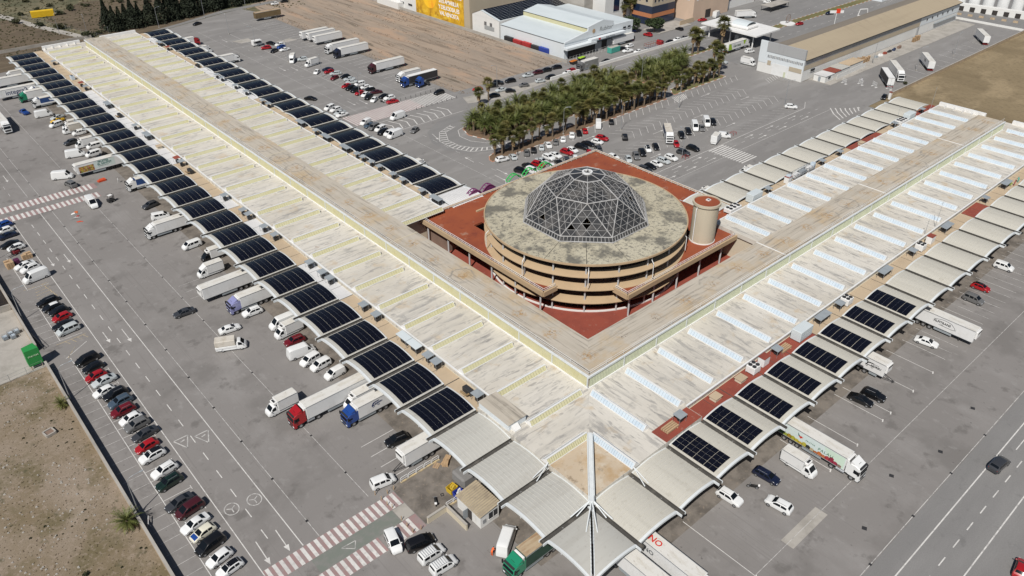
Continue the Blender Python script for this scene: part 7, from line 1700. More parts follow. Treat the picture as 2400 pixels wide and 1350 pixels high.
# gate canopy
o = thing('gate_canopy', 'broad white entrance roof with raised lantern over the avenue', 'canopy', (0, 0, 0))
MB().prism([(253.4, 144), (272, 144), (274.5, 174), (254, 174)], 5.6, 6.2).build('roof', M['white'], o); MB().bbox(258, 267, 152, 162, 6.21, 7.6, .4).build('lantern', M['white'], o)
MB().ring(0, 0, [(0.05, 0), (3.2, 0), (3.2, .05), (.05, .05)], 4).xf(Matrix.Translation((262.5, 157, -5))).build('lantern_base', M['white'], o); q = MB()
for i in range(8): a0, a1 = math.pi*i/8, math.pi*(i+1)/8; q.quad((262.5-3.6*math.cos(a0), 153, 7.6+1.3*math.sin(a0)), (262.5-3.6*math.cos(a1), 153, 7.6+1.3*math.sin(a1)), (262.5-3.6*math.cos(a1), 161, 7.6+1.3*math.sin(a1)), (262.5-3.6*math.cos(a0), 161, 7.6+1.3*math.sin(a0)))
q.build('lantern_vault', M['pale_roof'], o)
for x, y in ((256, 147), (270, 147), (256, 159), (270, 159), (257, 171), (271, 171)): MB().tube((x, y, 0), (x, y, 5.6), .3, n=10).build('column', M['white'], o)
MB().box(259, 266, 156.5, 158.5, 0, 3).build('booth', M['steel'], o)
# white fruit hall with gabled front, solar hall behind
f = thing('fruit_hall', 'white fruit hall with stepped gable front and long company sign', 'hall', (0, 0, 0))
MB().prism([(182, 190.5), (225, 190.5), (225, 232), (182, 232)], 0, 6.6).build('wall', M['white_clad'], f)
fx = [(182, 6.6), (182, 7.2), (196, 9.6), (196, 11.2), (205, 12.8), (212, 11.2), (212, 9.4), (225, 9.4), (225, 6.6)]
MB().add([(x, 190.3, z) for x, z in fx]+[(x, 190.9, z) for x, z in fx], [tuple(range(9)), tuple(range(17, 8, -1))]+[(i, i+9, (i+1) % 9+9, (i+1) % 9) for i in range(9)]).build('gable_front', M['white_clad'], f)
MB().add([(181.6, 190.9, 6.9), (196, 190.9, 8.6), (196, 232, 8.6), (181.6, 232, 6.9)], [(0, 1, 2, 3)]).build('roof_slope', M['pale_roof'], f)
MB().prism([(196, 190.92), (212, 190.92), (212, 232), (196, 232)], 6.62, 10.2).build('nave_wall', M['fibre_yellow'], f)
MB().add([(195.7, 190.95, 10.6), (205, 190.95, 12.2), (205, 232, 12.2), (195.7, 232, 10.6)], [(0, 1, 2, 3)]).build('nave_roof', M['pale_roof'], f); MB().add([(205, 190.95, 12.2), (213, 190.95, 10.6), (213, 232, 10.6), (205, 232, 12.2)], [(0, 1, 2, 3)]).build('nave_roof', M['pale_roof'], f)
MB().box(212.2, 225.3, 190.95, 232, 9.0, 9.2).build('side_roof', M['pale_roof'], f)
for z0, x0, x1, dpt in ((4.4, 181, 199, 2.6), (5.4, 196, 218, 2.2)): MB().box(x0, x1, 190.3-dpt, 190.3, z0, z0+.9).build('entrance_canopy', M['white_clad'], f)
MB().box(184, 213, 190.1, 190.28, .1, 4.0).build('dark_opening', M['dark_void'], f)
for x0, x1 in ((200.5, 204.5), (208, 212.5)): MB().box(x0, x1, 190.0, 190.08, .1, 3.8).build('shutter', M['grey_clad'], f)
for x0 in (218.5, 221.6): win(f, x0, x0+1.8, 190.27, 190.27, 6.6, 7.4); win(f, x0, x0+1.8, 190.27, 190.27, 2.6, 3.4)
lettering('Rubitor', 2.7, f, (207.2, 190.25, 9.0), (R(90), 0, 0), (.2, .21, .21), shear=.15); MB().ring(0, 0, [(.9, 0), (.9, .06), (.05, .06), (.05, 0)], 20).xf(Matrix.Translation((199.4, 190.22, 9.0)) @ Matrix.Rotation(R(90), 4, 'X')).build('emblem', M['wood'], f)
lettering('Suma Fruit S.L.', 1.0, f, (208, 188.05, 5.85), (R(90), 0, 0), (.14, .15, .16), shear=.2); MB().add([(200.5, 188.04, 5.5), (201.6, 188.04, 5.5), (201.8, 188.04, 6.1), (201, 188.04, 6.3), (200.3, 188.04, 6.1)], [(0, 1, 2, 3, 4)]).build('emblem', ink((.5, .02, .03)), f)
for i, (y0, c, lab) in enumerate(((225, 'dark', 'black'), (219, 'strip_red', 'red'), (213, 'strip_red', 'second red'), (207, 'dark', 'second black'), (202, 'tilt_blue', 'blue'))):
    o = thing('crate_stack', lab + ' stack of plastic crates beside the white fruit hall', 'crates', (180.9, y0, 0)); MB().bbox(-.7, .7, -2.6, 2.6, 0, 2.9-.2*(i % 2), .05).build('crates', ink((.38, .03, .03)) if 'red' in lab else (ink((.02, .05, .3)) if lab == 'blue' else M['dark']), o); b = MB()
    for k in range(6): b.box(-.72, -.7, -2.6, 2.6, .45*k+.4, .45*k+.44)
    for k in range(8): b.box(-.73, -.71, -2.5+.7*k, -2.46+.7*k, 0, 2.6)
    b.build('crate_edges', M['black'], o)
s_ = thing('solar_hall', 'white hall with pitched roof covered in solar panels behind the fruit hall', 'hall', (0, 0, 0))
MB().prism([(182, 233), (228, 233), (228, 252.5), (182, 252.5)], 0, 8).build('wall', M['white_wall'], s_)
MB().add([(181.95, 232.9, 7.9), (181.95, 252.6, 7.9), (181.95, 246, 10.6)], [(0, 1, 2)]).build('gable', M['white_wall'], s_)
sl = ((233, 8.0, 246, 10.6), (252.5, 8.0, 246, 10.6))
for (ya, za, yb, zb) in sl: MB().add([(181.8, ya, za), (228, ya, za), (228, yb, zb), (181.8, yb, zb)], [(0, 1, 2, 3)]).build('roof_slope', M['pale_roof'], s_)
SP = MB().box(-.9, .9, -.55, .55, 0, .05).mesh('solar_panel', [M['solar']])
for (ya, za, yb, zb), n in zip(sl, (9, 4)):
    ang = math.atan2(zb-za, yb-ya)
    for i in range(22):
        for k in range(n): t = (k+.6)/(n+.2); p = put('solar_panel', SP, s_, (184+2.0*i, ya+(yb-ya)*t, za+(zb-za)*t+.15)); p.rotation_euler = (ang if yb > ya else -math.atan2(zb-za, ya-yb), 0, 0)
for y in (238, 242): MB().box(181.88, 181.96, y, y+1.6, 4.2, 6).build('machine_print', ink((.12, .12, .12)), s_)
MB().box(181.87, 181.95, 236.5, 243.5, 2.6, 4.4).build('machine_print', ink((.3, .31, .31)), s_)
bb = thing('billboard_hall', 'beige windowless hall with a huge amber fruit billboard', 'hall', (0, 0, 0))
MB().prism([(181, 253.2), (236, 253.2), (236, 297), (181, 297)], 0, 15.5).build('wall', M['beige_wall'], bb)
bl = MB().quad((180.9, 297, .8), (180.9, 257.5, .8), (180.9, 257.5, 15.2), (180.9, 297, 15.2)).build('billboard', M['amber'], bb)
fy, fz = 285, 12.4; MB().add([(180.86, fy+6.0*math.cos(t*math.pi/16), fz+7.6*math.sin(t*math.pi/16)-.6*abs(math.cos(t*math.pi/16))) for t in range(32)], [tuple(range(32))]).build('fruit_picture', M['amber_fruit'], bl)
for (cy, cz, r1) in ((286.5, 12.6, 1.7), (274, 13.2, 1.3)): MB().add([(180.84, cy+r1*math.cos(t*math.pi/10), cz+r1*math.sin(t*math.pi/10)) for t in range(20)], [tuple(range(20))]).build('seal', M['white'], bl); MB().add([(180.82, cy-.9, cz-.2), (180.82, cy+.9, cz-.2), (180.82, cy+.6, cz+.6), (180.82, cy-.6, cz+.6)], [(0, 1, 2, 3)]).build('seal_mark', ink((.3, .03, .02)), bl)
for i, tx in enumerate(('SI ES AMARILLA', 'Y DELICIOSA, ES', 'VAL VENOSTA')): lettering(tx, 2.7, bl, (180.83, 269.2, 9.9-2.9*i), (R(90), 0, R(-90)), (.8, .8, .78), bold=.05, spacing=.85)
MB().box(180.8, 180.86, 259, 263.5, 12.6, 14.2).build('corner_plate', M['white'], bl)
wb = thing('white_block', 'white industrial block with small windows left of the billboard', 'building', (0, 0, 0)); MB().prism([(182, 298), (230, 298), (230, 372), (182, 372)], 0, 11).build('wall', M['white_wall'], wb)
for k in range(9): win(wb, 181.98, 181.98, 302+7.4*k, 305.5+7.4*k, 6, 7.2); win(wb, 181.98, 181.98, 302+7.4*k, 305.5+7.4*k, 2.4, 3.4)
MB().box(178.6, 182, 310, 330, 0, 3.2).build('annex', M['white_wall'], wb)
of = thing('office_block', 'office block with dark glass bands, orange brick and beige top floor', 'building', (0, 0, 0))
MB().prism([(251, 201), (268, 201), (268, 222), (251, 222)], 0, 14.6).build('wall', M['beige_wall'], of)
for z0, z1, m in ((.3, 3.6, 'window_blue'), (3.65, 5.6, 'brick'), (5.65, 9.0, 'window_blue')): MB().prism([(250.8, 200.8), (268.2, 200.8), (268.2, 222.2), (250.8, 222.2)], z0, z1).build('facade_band', M[m], of)
for k in range(6): win(of, 252.4+2.7*k, 253.5+2.7*k, 200.98, 200.98, 10.6, 12.6)
for k in range(4): win(of, 250.98, 250.98, 204+4.5*k, 205.2+4.5*k, 10.6, 12.6)
MB().box(250.6, 268.4, 200.6, 222.4, 14.61, 14.9).build('roof', M['concrete'], of)
ow = thing('white_office_wing', 'white wing with tall dark windows left of the office block', 'building', (0, 0, 0)); MB().prism([(232, 214), (250.6, 214), (250.6, 250), (232, 250)], 0, 15).build('wall', M['white_wall'], ow)
for x0, x1, z0, z1 in ((238, 242, 6.5, 13), (245.2, 247.4, 3, 12)): win(ow, x0, x1, 213.98, 213.98, z0, z1, 'window_blue')
MB().prism([(226, 222), (231.9, 222), (231.9, 246), (226, 246)], 0, 13).build('concrete_wing', M['concrete'], ow)
pg_ = thing('pergola', 'white flat pergola over parked cars beside the office block', 'pergola', (0, 0, 0))
for x, y in ((226, 206), (226, 212), (240, 206), (240, 212)): MB().tube((x, y, 0), (x, y, 2.6), .08, n=6).build('post', M['white'], pg_)
for i in range(9): MB().box(225.5+1.9*i, 226+1.9*i, 205, 213, 2.62, 2.8).build('slat', M['white'], pg_)
pc = thing('peach_building', 'peach rendered building with a row of small arched windows', 'building', (0, 0, 0)); MB().prism([(273, 193), (302, 193), (302, 232), (273, 232)], 0, 13.5).build('wall', M['peach_wall'], pc)
for k in range(10): win(pc, 272.98, 272.98, 196+3.4*k, 197.4+3.4*k, 9.5, 11.2, 'white')
for k in range(8): win(pc, 275+3.2*k, 276.2+3.2*k, 192.98, 192.98, 9.5, 11.2, 'white')
MB().box(283, 287, 192.8, 192.95, 0, 4).build('loading_door', M['dark_void'], pc)
wall_thing('peach_garden_wall', 'yellowish garden wall before the peach building', (262, 192), (273, 192.2), .3, 2.2, M['strip_beige'])
wb2 = thing('white_cube_block', 'white cube building with small windows behind the forecourt lorry', 'building', (0, 0, 0)); MB().prism([(304, 196), (330, 196), (330, 226), (304, 226)], 0, 12).build('wall', M['white_wall'], wb2)
for k in range(4):
    for z in (4, 8.4): win(wb2, 303.98, 303.98, 199+6*k, 200.6+6*k, z, z+1.4); win(wb2, 307+5.5*k, 308.6+5.5*k, 195.98, 195.98, z, z+1.4)
o = thing('carport', 'flat grey carport sheltering cars on the far forecourt', 'carport', (0, 0, 0)); MB().box(316, 333, 176.5, 183, 2.7, 2.9).build('roof', M['concrete'], o)
for x in (316.5, 324, 332.5): MB().tube((x, 177, 0), (x, 177, 2.7), .1, n=6).build('post', M['dark'], o); MB().tube((x, 182.5, 0), (x, 182.5, 2.7), .1, n=6).build('post', M['dark'], o)
for i, (x0, x1, y0, y1, h, m, lab) in enumerate(((336, 372, 192, 230, 9, 'white_wall', 'distant white block beyond the forecourt'), (240, 300, 262, 300, 12, 'beige_wall', 'distant beige block behind the office'), (380, 440, 150, 200, 8, 'white_clad', 'distant white shed at the end of the avenue'), (236, 262, 302, 340, 10, 'white_wall', 'distant white block behind the billboard hall'))):
    q = thing('distant_block', lab, 'building', (0, 0, 0)); MB().box(x0, x1, y0, y1, 0, h).build('wall', M[m], q); MB().box(x0-.3, x1+.3, y0-.3, y1+.3, h+.01, h+.3).build('roof', M['concrete'], q)
    for k in range(5): win(q, x0+3+6*k, x0+5+6*k, y0-.02, y0-.02, h*.5, h*.5+1.5)
# silos and sheds beyond the yard
for i in range(7):
    o = thing('storage_silo', 'white storage silo beyond the yard, %s from the left' % nth(i), 'silo', (399+2*i, 118-6.2*i, 0), 0, 'storage silos beyond the yard'); MB().ring(0, 0, [(2.7, 0), (2.7, 9), (1.2, 10.4), (.05, 10.4), (.05, 0)], 24).build('tank', M['white_metal'], o, 40); MB().tube((0, 0, 10.4), (0, 0, 10.9), .5, n=10).build('lid', M['steel'], o)
o = thing('far_arcade', 'low white arcaded shed in front of the silos', 'shed', (0, 0, 0)); MB().prism([(391, 122), (394, 122), (402, 76), (399, 76)], 0, 3.4).build('wall', M['white_wall'], o)
for k in range(9): t = (k+.5)/9; MB().prism([(390.9+8*t, 122-46*t+1.4), (391.2+8*t, 122-46*t-1.4), (391.0+8*t, 122-46*t-1.4), (390.8+8*t, 122-46*t+1.4)], .1, 2.3).build('arch', M['dark_void'], o)
for i in range(9):
    o = thing('concrete_barrier', 'brownish roadside block along the far road, %s from the left' % nth(i), 'barrier', (381.5+.9*i, 121-5*i, 0), R(-80), 'blocks along the far road'); MB().box(-1.1, 1.1, -.4, .4, 0, .9, .1, .15).build('block', M['boundary_wall'], o)
# avenue furniture
o = thing('avenue_sculpture', 'white roundabout base with dark round mesh emblem', 'sculpture', (303.5, 159, 0)); MB().ring(0, 0, [(3.6, 0), (3.6, .5), (.05, .5), (.05, 0)], 24).build('base', M['white'], o); b = MB()
for k in range(16): a = 2*math.pi*k/16; a2 = 2*math.pi*(k+1)/16; b.tube((1.9*math.cos(a), 0, 2.6+1.9*math.sin(a)), (1.9*math.cos(a2), 0, 2.6+1.9*math.sin(a2)), .12, n=5)
for k in range(5): b.tube((-1.5+.75*k, 0, 1.4), (-1.5+.75*k, 0, 3.8), .05, n=4)
b.build('mesh_disc', M['brown_wall'], o)
o = thing('price_sign', 'white and red roadside price sign', 'sign', (305, 136, 0), R(-40)); MB().tube((0, 0, 0), (0, 0, 9.5), .15, n=8).build('pole', M['white_metal'], o); MB().bbox(-3.2, 3.2, -.15, .15, 9, 10.2, .05).build('board', M['white'], o); MB().bbox(-.3, 1.6, -.2, .2, 9.0, 11, .05).build('red_panel', ink((.6, .04, .01)), o)
o = thing('advert_frame', 'white trestle frame of a roadside board', 'frame', (338, 139, 0), R(-30)); b = MB(); b.tube((-3, 0, 0), (-2, 0, 5), .2); b.tube((3, 0, 0), (2, 0, 5), .2); b.tube((-2, 0, 5), (2, 0, 5), .2); b.tube((-2.6, 0, 2), (2.6, 0, 2), .2); b.build('frame', M['white'], o)
# ------------------------------------------------------------------ small things near the corner
k_ = thing('gate_kiosk', 'white gate hut with ribbed tan roof and open grey door', 'hut', (0, 0, 0))
MB().box(-1.9, 1.9, 22.4, 28.4, 0, 2.75).build('wall', M['white_wall'], k_)
b = MB()
for i in range(14): y = 22.2+.455*i; b.add([(-2.2, y, 2.8), (2.2, y, 3.35), (2.2, y+.3, 3.35), (-2.2, y+.3, 2.8), (-2.2, y+.3, 2.8), (2.2, y+.3, 3.35), (2.2, y+.37, 3.28), (-2.2, y+.37, 2.73), (2.2, y+.455, 3.28), (-2.2, y+.455, 2.73)], [(0, 1, 2, 3), (4, 5, 6, 7), (7, 6, 8, 9)])
b.build('ribbed_roof', mat('old_fibre_cement', (.36, .30, .21), .9, layers=[((.5, .5, .5), 6, .45, .65, (.24, .2, .15), .8)]), k_)
MB().box(-1.96, -1.9, 24.6, 25.6, .05, 2.1).build('doorway', M['dark_void'], k_); MB().box(-2.9, -1.96, 25.6, 25.66, .05, 2.1).build('door', M['grey_sheet'], k_)
w_ = win(k_, -.2, 1.5, 22.38, 22.38, 1.0, 2.3); MB().box(.6, .7, 22.28, 22.3, 1.0, 2.3).build('window_bar', M['white'], w_); MB().box(-1.5, -.9, 22.3, 22.38, .9, 1.7).build('meter_box', M['steel'], k_)
for i, (p, lab) in enumerate((([(-7.6, 28.9), (-3.8, 28.9)], 'low tan wall of the ramp pit, front side'), ([(-3.75, 23.6), (-3.75, 29.1)], 'low tan wall of the ramp pit, hut side'))): wall_thing('pit_wall', lab, p[0], p[1], .28, 1.3, M['cream_wall'], M['concrete'])
for i, (p, lab) in enumerate((([(-6.0, 38.9), (2.2, 38.9)], 'white tubular railing beside the drawbar trailer'), ([(-3.5, 29.5), (-.3, 29.5)], 'short white tubular railing beside the gate hut'))):
    o = thing('tubular_railing', lab, 'railing', (0, 0, 0)); MB().bar((*p[0], 0), (*p[1], 0), .35, .18).build('plinth', M['paint_yellow'], o)
    n = 5 if i == 0 else 2; L_ = (p[1][0]-p[0][0])/n
    for q in range(n):
        b = MB(); x = p[0][0]+L_*q; b.path([(x+.08, p[0][1], .18), (x+.08, p[0][1], 1.0), (x+.2, p[0][1], 1.15), (x+L_-.2, p[0][1], 1.15), (x+L_-.08, p[0][1], 1.0), (x+L_-.08, p[0][1], .18)], .045); b.tube((x+.08, p[0][1], .65), (x+L_-.08, p[0][1], .65), .035, n=5); b.build('rail_section', M['white_metal'], o)
for nm, x, y, rz, c, lab in (('skip_bin', -.6, 31.6, .1, (.55, .38, .03), 'yellow rubbish skip beside the gate hut'), ('skip_bin', -.4, 30.0, .05, (.015, .035, .30), 'blue rubbish skip full of white waste beside the gate hut')):
    o = thing(nm, lab, 'skip', (x, y, 0), rz); b = MB(); P0 = [(-.7, -.6), (.7, -.6), (.7, .6), (-.7, .6)]; b.prism(P0, .1, .14)
    for a, c2 in zip(P0, P0[1:]+P0[:1]): b.add([(a[0], a[1], .1), (c2[0], c2[1], .1), (c2[0]*1.15, c2[1]*1.15, 1.2), (a[0]*1.15, a[1]*1.15, 1.2), (a[0]*1.06, a[1]*1.06, 1.2), (c2[0]*1.06, c2[1]*1.06, 1.2)], [(0, 1, 2, 3), (3, 2, 5, 4), (4, 5, 1, 0)])
    b.build('tub', ink(c), o); r_ = random.Random(int(x*10)); q = MB()
    for i in range(8): a, d = r_.uniform(-.5, .4), r_.uniform(-.45, .35); q.box(a, a+.35, d, d+.3, .7, .95+r_.uniform(0, .35), .05, .05)
    q.build('waste', M['white'] if c[2] > .1 else ink((.5, .36, .05)), o)
o = tag(MB().tube((0, 0, 0), (0, 0, .05), .0).build('tarpaulin', M['black']), None); bpy.data.objects.remove(o)
o = thing('water_tank', 'dark covered tank tucked under the canopy behind the gate hut', 'tank', (2.6, 32.2, 0)); MB().bbox(-1.6, 1.6, -1.7, 1.7, 0, 2.2, .35).build('tank', M['asphalt_dark'], o); MB().box(-.4, .4, -.4, .4, 2.2, 2.35).build('lid', M['dark'], o)
pallet_stack(.9, 38.0, .5, 1, 'single wooden pallet lying in front of the stacked ones')
for i in range(3): pallet_stack(2.3+.95*(i % 2), 37.4-1.2*(i//2)+.5*i, .35+.2*i, 3+i, 'small stack of wooden pallets under the plain canopies, %s' % nth(i))
BOL = MB().tube((0, 0, 0), (0, 0, .95), .07, n=8).mesh('post', [M['wood']]); BOB = MB().tube((0, 0, .62), (0, 0, .78), .075, n=8).mesh('band', [M['paint_yellow']])
for i, (x, y) in enumerate(((-10.5, 37.9), (-9.0, 38.4), (-7.7, 38.4), (-10.4, 36.3), (-10.1, 35.3), (-10.4, 32.2), (-10.5, 30.5), (-10.4, 29.0), (-9.1, 28.6), (-10.7, 39.5))):
    o = thing('bollard', 'short wooden bollard at the near striped crossing, %s from the railing' % nth(i), 'bollard', (x, y, 0), 0, 'bollards at the near crossing'); put('post', BOL, o); put('band', BOB, o)
for i in range(18):
    o = thing('bollard', 'thin post along the far end of the long crossing, %s from the dirt field' % nth(i), 'bollard', (119.5-1.15*i, 183.2 if i % 2 else 195, 0), 0, 'posts along the long crossing'); put('post', BOL, o, mat=M['dark'])
def motorbike(x, y, rz, label):
    o = thing('motorbike', label, 'motorbike', (x, y, 0), rz)
    for sx in (-.7, .7): wheel(o, sx, 0, .31, .13)
    MB().add([(-.85, -.14, .62), (-.1, -.17, .75), (.55, -.12, .78), (.3, -.14, .38), (-.45, -.14, .4), (-.85, .14, .62), (-.1, .17, .75), (.55, .12, .78), (.3, .14, .38), (-.45, .14, .4)], [(0, 1, 2, 3, 4), (9, 8, 7, 6, 5), (0, 5, 6, 1), (1, 6, 7, 2), (2, 7, 8, 3), (4, 9, 5, 0), (3, 8, 9, 4)]).build('frame', M['black'], o)
    MB().bbox(-.8, -.05, -.16, .16, .74, .84, .03).build('seat', M['rubber'], o); b = MB(); b.tube((.62, 0, .3), (.4, 0, 1.0), .04, n=6); b.tube((.4, -.36, 1.02), (.4, .36, 1.02), .025, n=5); b.build('handlebar', M['steel'], o); MB().bbox(-1.15, -.8, -.2, .2, .78, 1.1, .05).build('top_box', M['white'], o)
motorbike(37.8, -1.3, R(120), 'black motorbike standing beside the navy estate car'); motorbike(-4.15, 31.5, R(60), 'black scooter standing alone on the loading apron'); motorbike(94.8, 198, R(100), 'motorbike at the end of the double car row by the long crossing')
o = tag(MB().ring(0, 0, [(.38, 0), (.38, .1), (.26, .1), (.26, 0)], 4).build('metal_frame', M['dark']), 'small square metal frame lying on the loading apron', 'frame'); o.location = (-2.3, 32.1, .02); o.rotation_euler = (0, 0, .5)
def forklift(x, y, rz, label, c):
    o = thing('forklift', label, 'forklift', (x, y, 0), rz); MB().bbox(-1.1, .5, -.55, .55, .3, 1.1, .1).build('body', ink(c), o); MB().bbox(-1.3, -.8, -.5, .5, .35, 1.3, .1).build('counterweight', M['dark'], o)
    b = MB()
    for sx in (-.7, .35):
        for sy in (-.48, .48): b.tube((sx, sy, 1.0), (sx*.9, sy, 2.1), .04, n=5)
    b.build('overhead_guard', M['dark'], o); MB().box(-.75, .4, -.52, .52, 2.1, 2.16).build('guard_roof', M['white'] if c[0] < .1 else M['dark'], o); b = MB()
    for sy in (-.35, .35): b.box(.6, .72, sy-.06, sy+.06, .1, 2.3); b.box(.7, 1.7, sy-.06, sy+.06, .1, .15)
    b.build('mast', M['dark'], o); MB().bbox(-.5, 0, -.25, .25, 1.1, 1.3, .04).build('seat', M['black'], o)
    for sx in (-.75, .3):
        for sy in (-.5, .5): wheel(o, sx, sy, .28, .2)
forklift(-35.6, 166.6, R(200), 'red forklift beside the white hatchback near the stacked crates', (.2, .015, .02)); forklift(-7.4, 180.8, R(20), 'small dark forklift near the far striped crossing', (.03, .03, .032))
def crates(x, y, nx, ny, nz, label, m, s=.55):
    o = thing('crate_stack', label, 'crates', (x, y, 0), R(5)); me = MB().bbox(-.27, .27, -.36, .36, 0, .27, .03).mesh('crate', [m])
    r_ = random.Random(int(x*7))
    for a in range(nx):
        for c in range(ny):
            for z in range(nz-(r_.random() < .3)): put('crate', me, o, (a*.58, c*.76, z*.28), r_.uniform(-.03, .03))
crates(-38.6, 159.9, 3, 3, 6, 'stacks of wooden crates at the edge of the wall row', M['wood']); crates(-36.6, 160.8, 2, 2, 5, 'stack of purple crates between the wooden ones', ink((.08, .012, .05))); crates(-34.6, 162.3, 4, 2, 5, 'stacks of wooden crates behind the white saloon car', M['wood'])
crates(-6.0, 196.6, 4, 2, 2, 'orange crates in front of the fruit picture trailer', ink((.5, .06, .015)))
# green advertising box, planter, yellow container, barriers, bins, skips
o = thing('green_advert_box', 'green three-sided advertising box at the wall gateway', 'sign', (-43.9, 114.6, 0), R(8)); MB().prism([(-1.3, -.9), (1.3, -1.2), (1.2, 1.2), (-1.1, 1.0)], .9, 4.6).build('panel_box', ink((.02, .22, .05)), o); MB().add([(1.32, -1.0, 1.1), (1.24, 1.0, 1.1), (1.24, 1.0, 4.3), (1.32, -1.0, 4.3)], [(0, 1, 2, 3)]).build('dark_panel', ink((.015, .06, .03)), o)
for sx, sy in ((-1, -.7), (1, -.9), (.9, .9), (-.9, .8)): MB().tube((sx, sy, 0), (sx, sy, .9), .08, n=6).build('leg', M['wood'], o)
lettering('mercat', .7, o, (0, -1.12, 3.2), (R(90), 0, R(-6.5)), (.55, .7, .5))
o = thing('planter', 'square concrete planter with red soil on the dirt plot', 'planter', (-47.4, 91.4, 0), R(12)); b = MB()
for q in (0, 1, 2, 3): b.bar(((-.8, -.8), (.8, -.8), (.8, .8), (-.8, .8))[q]+(0,), ((.8, -.8), (.8, .8), (-.8, .8), (-.8, -.8))[q]+(0,), .22, .55)
b.build('rim', M['concrete'], o); MB().box(-.68, .68, -.68, .68, 0, .35).build('soil', M['brown_wall'], o)
o = thing('yellow_container', 'bright yellow container in the scrubland beside the track', 'container', (36, 419, 0), R(-12)); MB().bbox(-5.2, 5.2, -1.4, 1.4, .1, 3.1, .06).build('body', ink((.62, .40, .01)), o); b = MB()
for i in range(20): b.box(-5+.52*i, -4.85+.52*i, -1.45, -1.4, .2, 3.0)
b.build('ribs', ink((.5, .32, .01)), o)
o = thing('road_barrier', 'white and red folding barrier beside the boundary wall', 'barrier', (-41.2, 58.6, 0), R(70)); MB().box(-.9, .9, -.04, .04, .6, .85).build('plank', M['white'], o); MB().box(-.2, .3, -.045, .045, .61, .84).build('red_stripe', ink((.5, .03, .03)), o); b = MB()
for sx in (-.8, .8): b.tube((sx, -.3, 0), (sx, 0, .8), .03); b.tube((sx, .3, 0), (sx, 0, .8), .03)
b.build('legs', M['white_metal'], o)
for i, (x, y) in enumerate(((-46.3, 128.7), (-45.1, 129.4), (-43.9, 129.6), (-44.9, 128.1))):
    o = thing('cage_trolley', 'grey-blue mesh cage in the neighbouring yard, %s from the left' % nth(i), 'cage', (x, y, 0), .1, 'cages in the neighbouring yard'); MB().box(-.5, .5, -.5, .5, .1, .2).build('base', M['grey_sheet'], o); b = MB()
    for z in (.3, .7, 1.1):
        for a, c in (((-.5, -.5), (.5, -.5)), ((.5, -.5), (.5, .5)), ((.5, .5), (-.5, .5)), ((-.5, .5), (-.5, -.5))): b.tube((*a, z), (*c, z), .03, n=4)
    for k in range(5):
        for s in (-.5, .5): b.tube((-.5+.25*k, s, .1), (-.5+.25*k, s, 1.1), .025, n=4); b.tube((s, -.5+.25*k, .1), (s, -.5+.25*k, 1.1), .025, n=4)
    b.build('mesh_sides', M['steel'], o); MB().box(-.42, .42, -.42, .42, .21, .8).build('load', M['fibre_blue'], o)
o = thing('yard_hut', 'flat-roofed tan hut in the neighbouring yard behind the wall', 'hut', (-50, 146, 0)); MB().box(-5, 5.5, -4.5, 4.5, 0, 2.6).build('wall', M['boundary_wall'], o); MB().box(-5.2, 5.7, -4.7, 4.7, 2.61, 2.75).build('roof', M['strip_beige'], o)
o = thing('purple_crates', 'purple crates at the left picture edge in the yard', 'crates', (-52.5, 116.5, 0)); MB().bbox(-.8, .8, -.5, .5, 0, .8, .04).build('crates', ink((.1, .01, .05)), o); MB().box(-.8, .8, -.02, .02, .8, .84).build('lid_edge', M['black'], o)
o = thing('teal_container', 'teal open container full of rubble by the white hall', 'container', (206, 184, 0), R(3)); MB().bbox(-3, 3, -1.2, 1.2, .1, 2.4, .05).build('body', ink((.06, .30, .25)), o); MB().box(-2.8, 2.8, -1.05, 1.05, 2.401, 2.55, .2, .2).build('rubble', M['concrete'], o); b = MB()
for i in range(9): b.box(-2.8+.68*i, -2.7+.68*i, -1.26, -1.2, .15, 2.35)
b.build('ribs', ink((.05, .25, .21)), o)
for x, y, c, lab in ((180.5, 183.4, (.45, .14, .02), 'dark skip filled with orange waste'), (186.6, 184.6, (.3, .5, .03), 'dark skip with lime green rim')):
    o = thing('skip_bin', lab, 'skip', (x, y, 0), .1); MB().add([(-1, -.8, .1), (1, -.8, .1), (1, .8, .1), (-1, .8, .1), (-2, -.95, 1.5), (2, -.95, 1.5), (2, .95, 1.5), (-2, .95, 1.5)], [(0, 3, 2, 1), (0, 1, 5, 4), (1, 2, 6, 5), (2, 3, 7, 6), (3, 0, 4, 7)]).build('tub', M['dark'], o); MB().box(-1.85, 1.85, -.85, .85, 1.3, 1.6, .3, .2).build('waste', ink(c), o)
for i, (x, y) in enumerate(((-18.2, 180.3), (-17.1, 180.8), (-18, 174.2), (-17.9, 177.4), (-17.4, 177.9))):
    o = thing('litter', ['white plastic sheet lying on the open lot', 'orange scrap lying beside the white sheet', 'orange net lying on the open lot', 'pale rag lying on the open lot', 'small red scrap lying beside the pale rag'][i], 'litter', (x, y, .03), i); r_ = random.Random(i); b = MB()
    for k in range(6): a = r_.uniform(-.5, .5); c = r_.uniform(-.4, .4); b.add([(a-.3, c-.2, 0), (a+.3, c-.15, .05), (a+.25, c+.25, .12), (a-.25, c+.2, .02)], [(0, 1, 2, 3)])
    b.build('scrap', [M['white'], ink((.5, .12, .03)), ink((.6, .08, .03)), M['white'], ink((.45, .06, .05))][i], o)
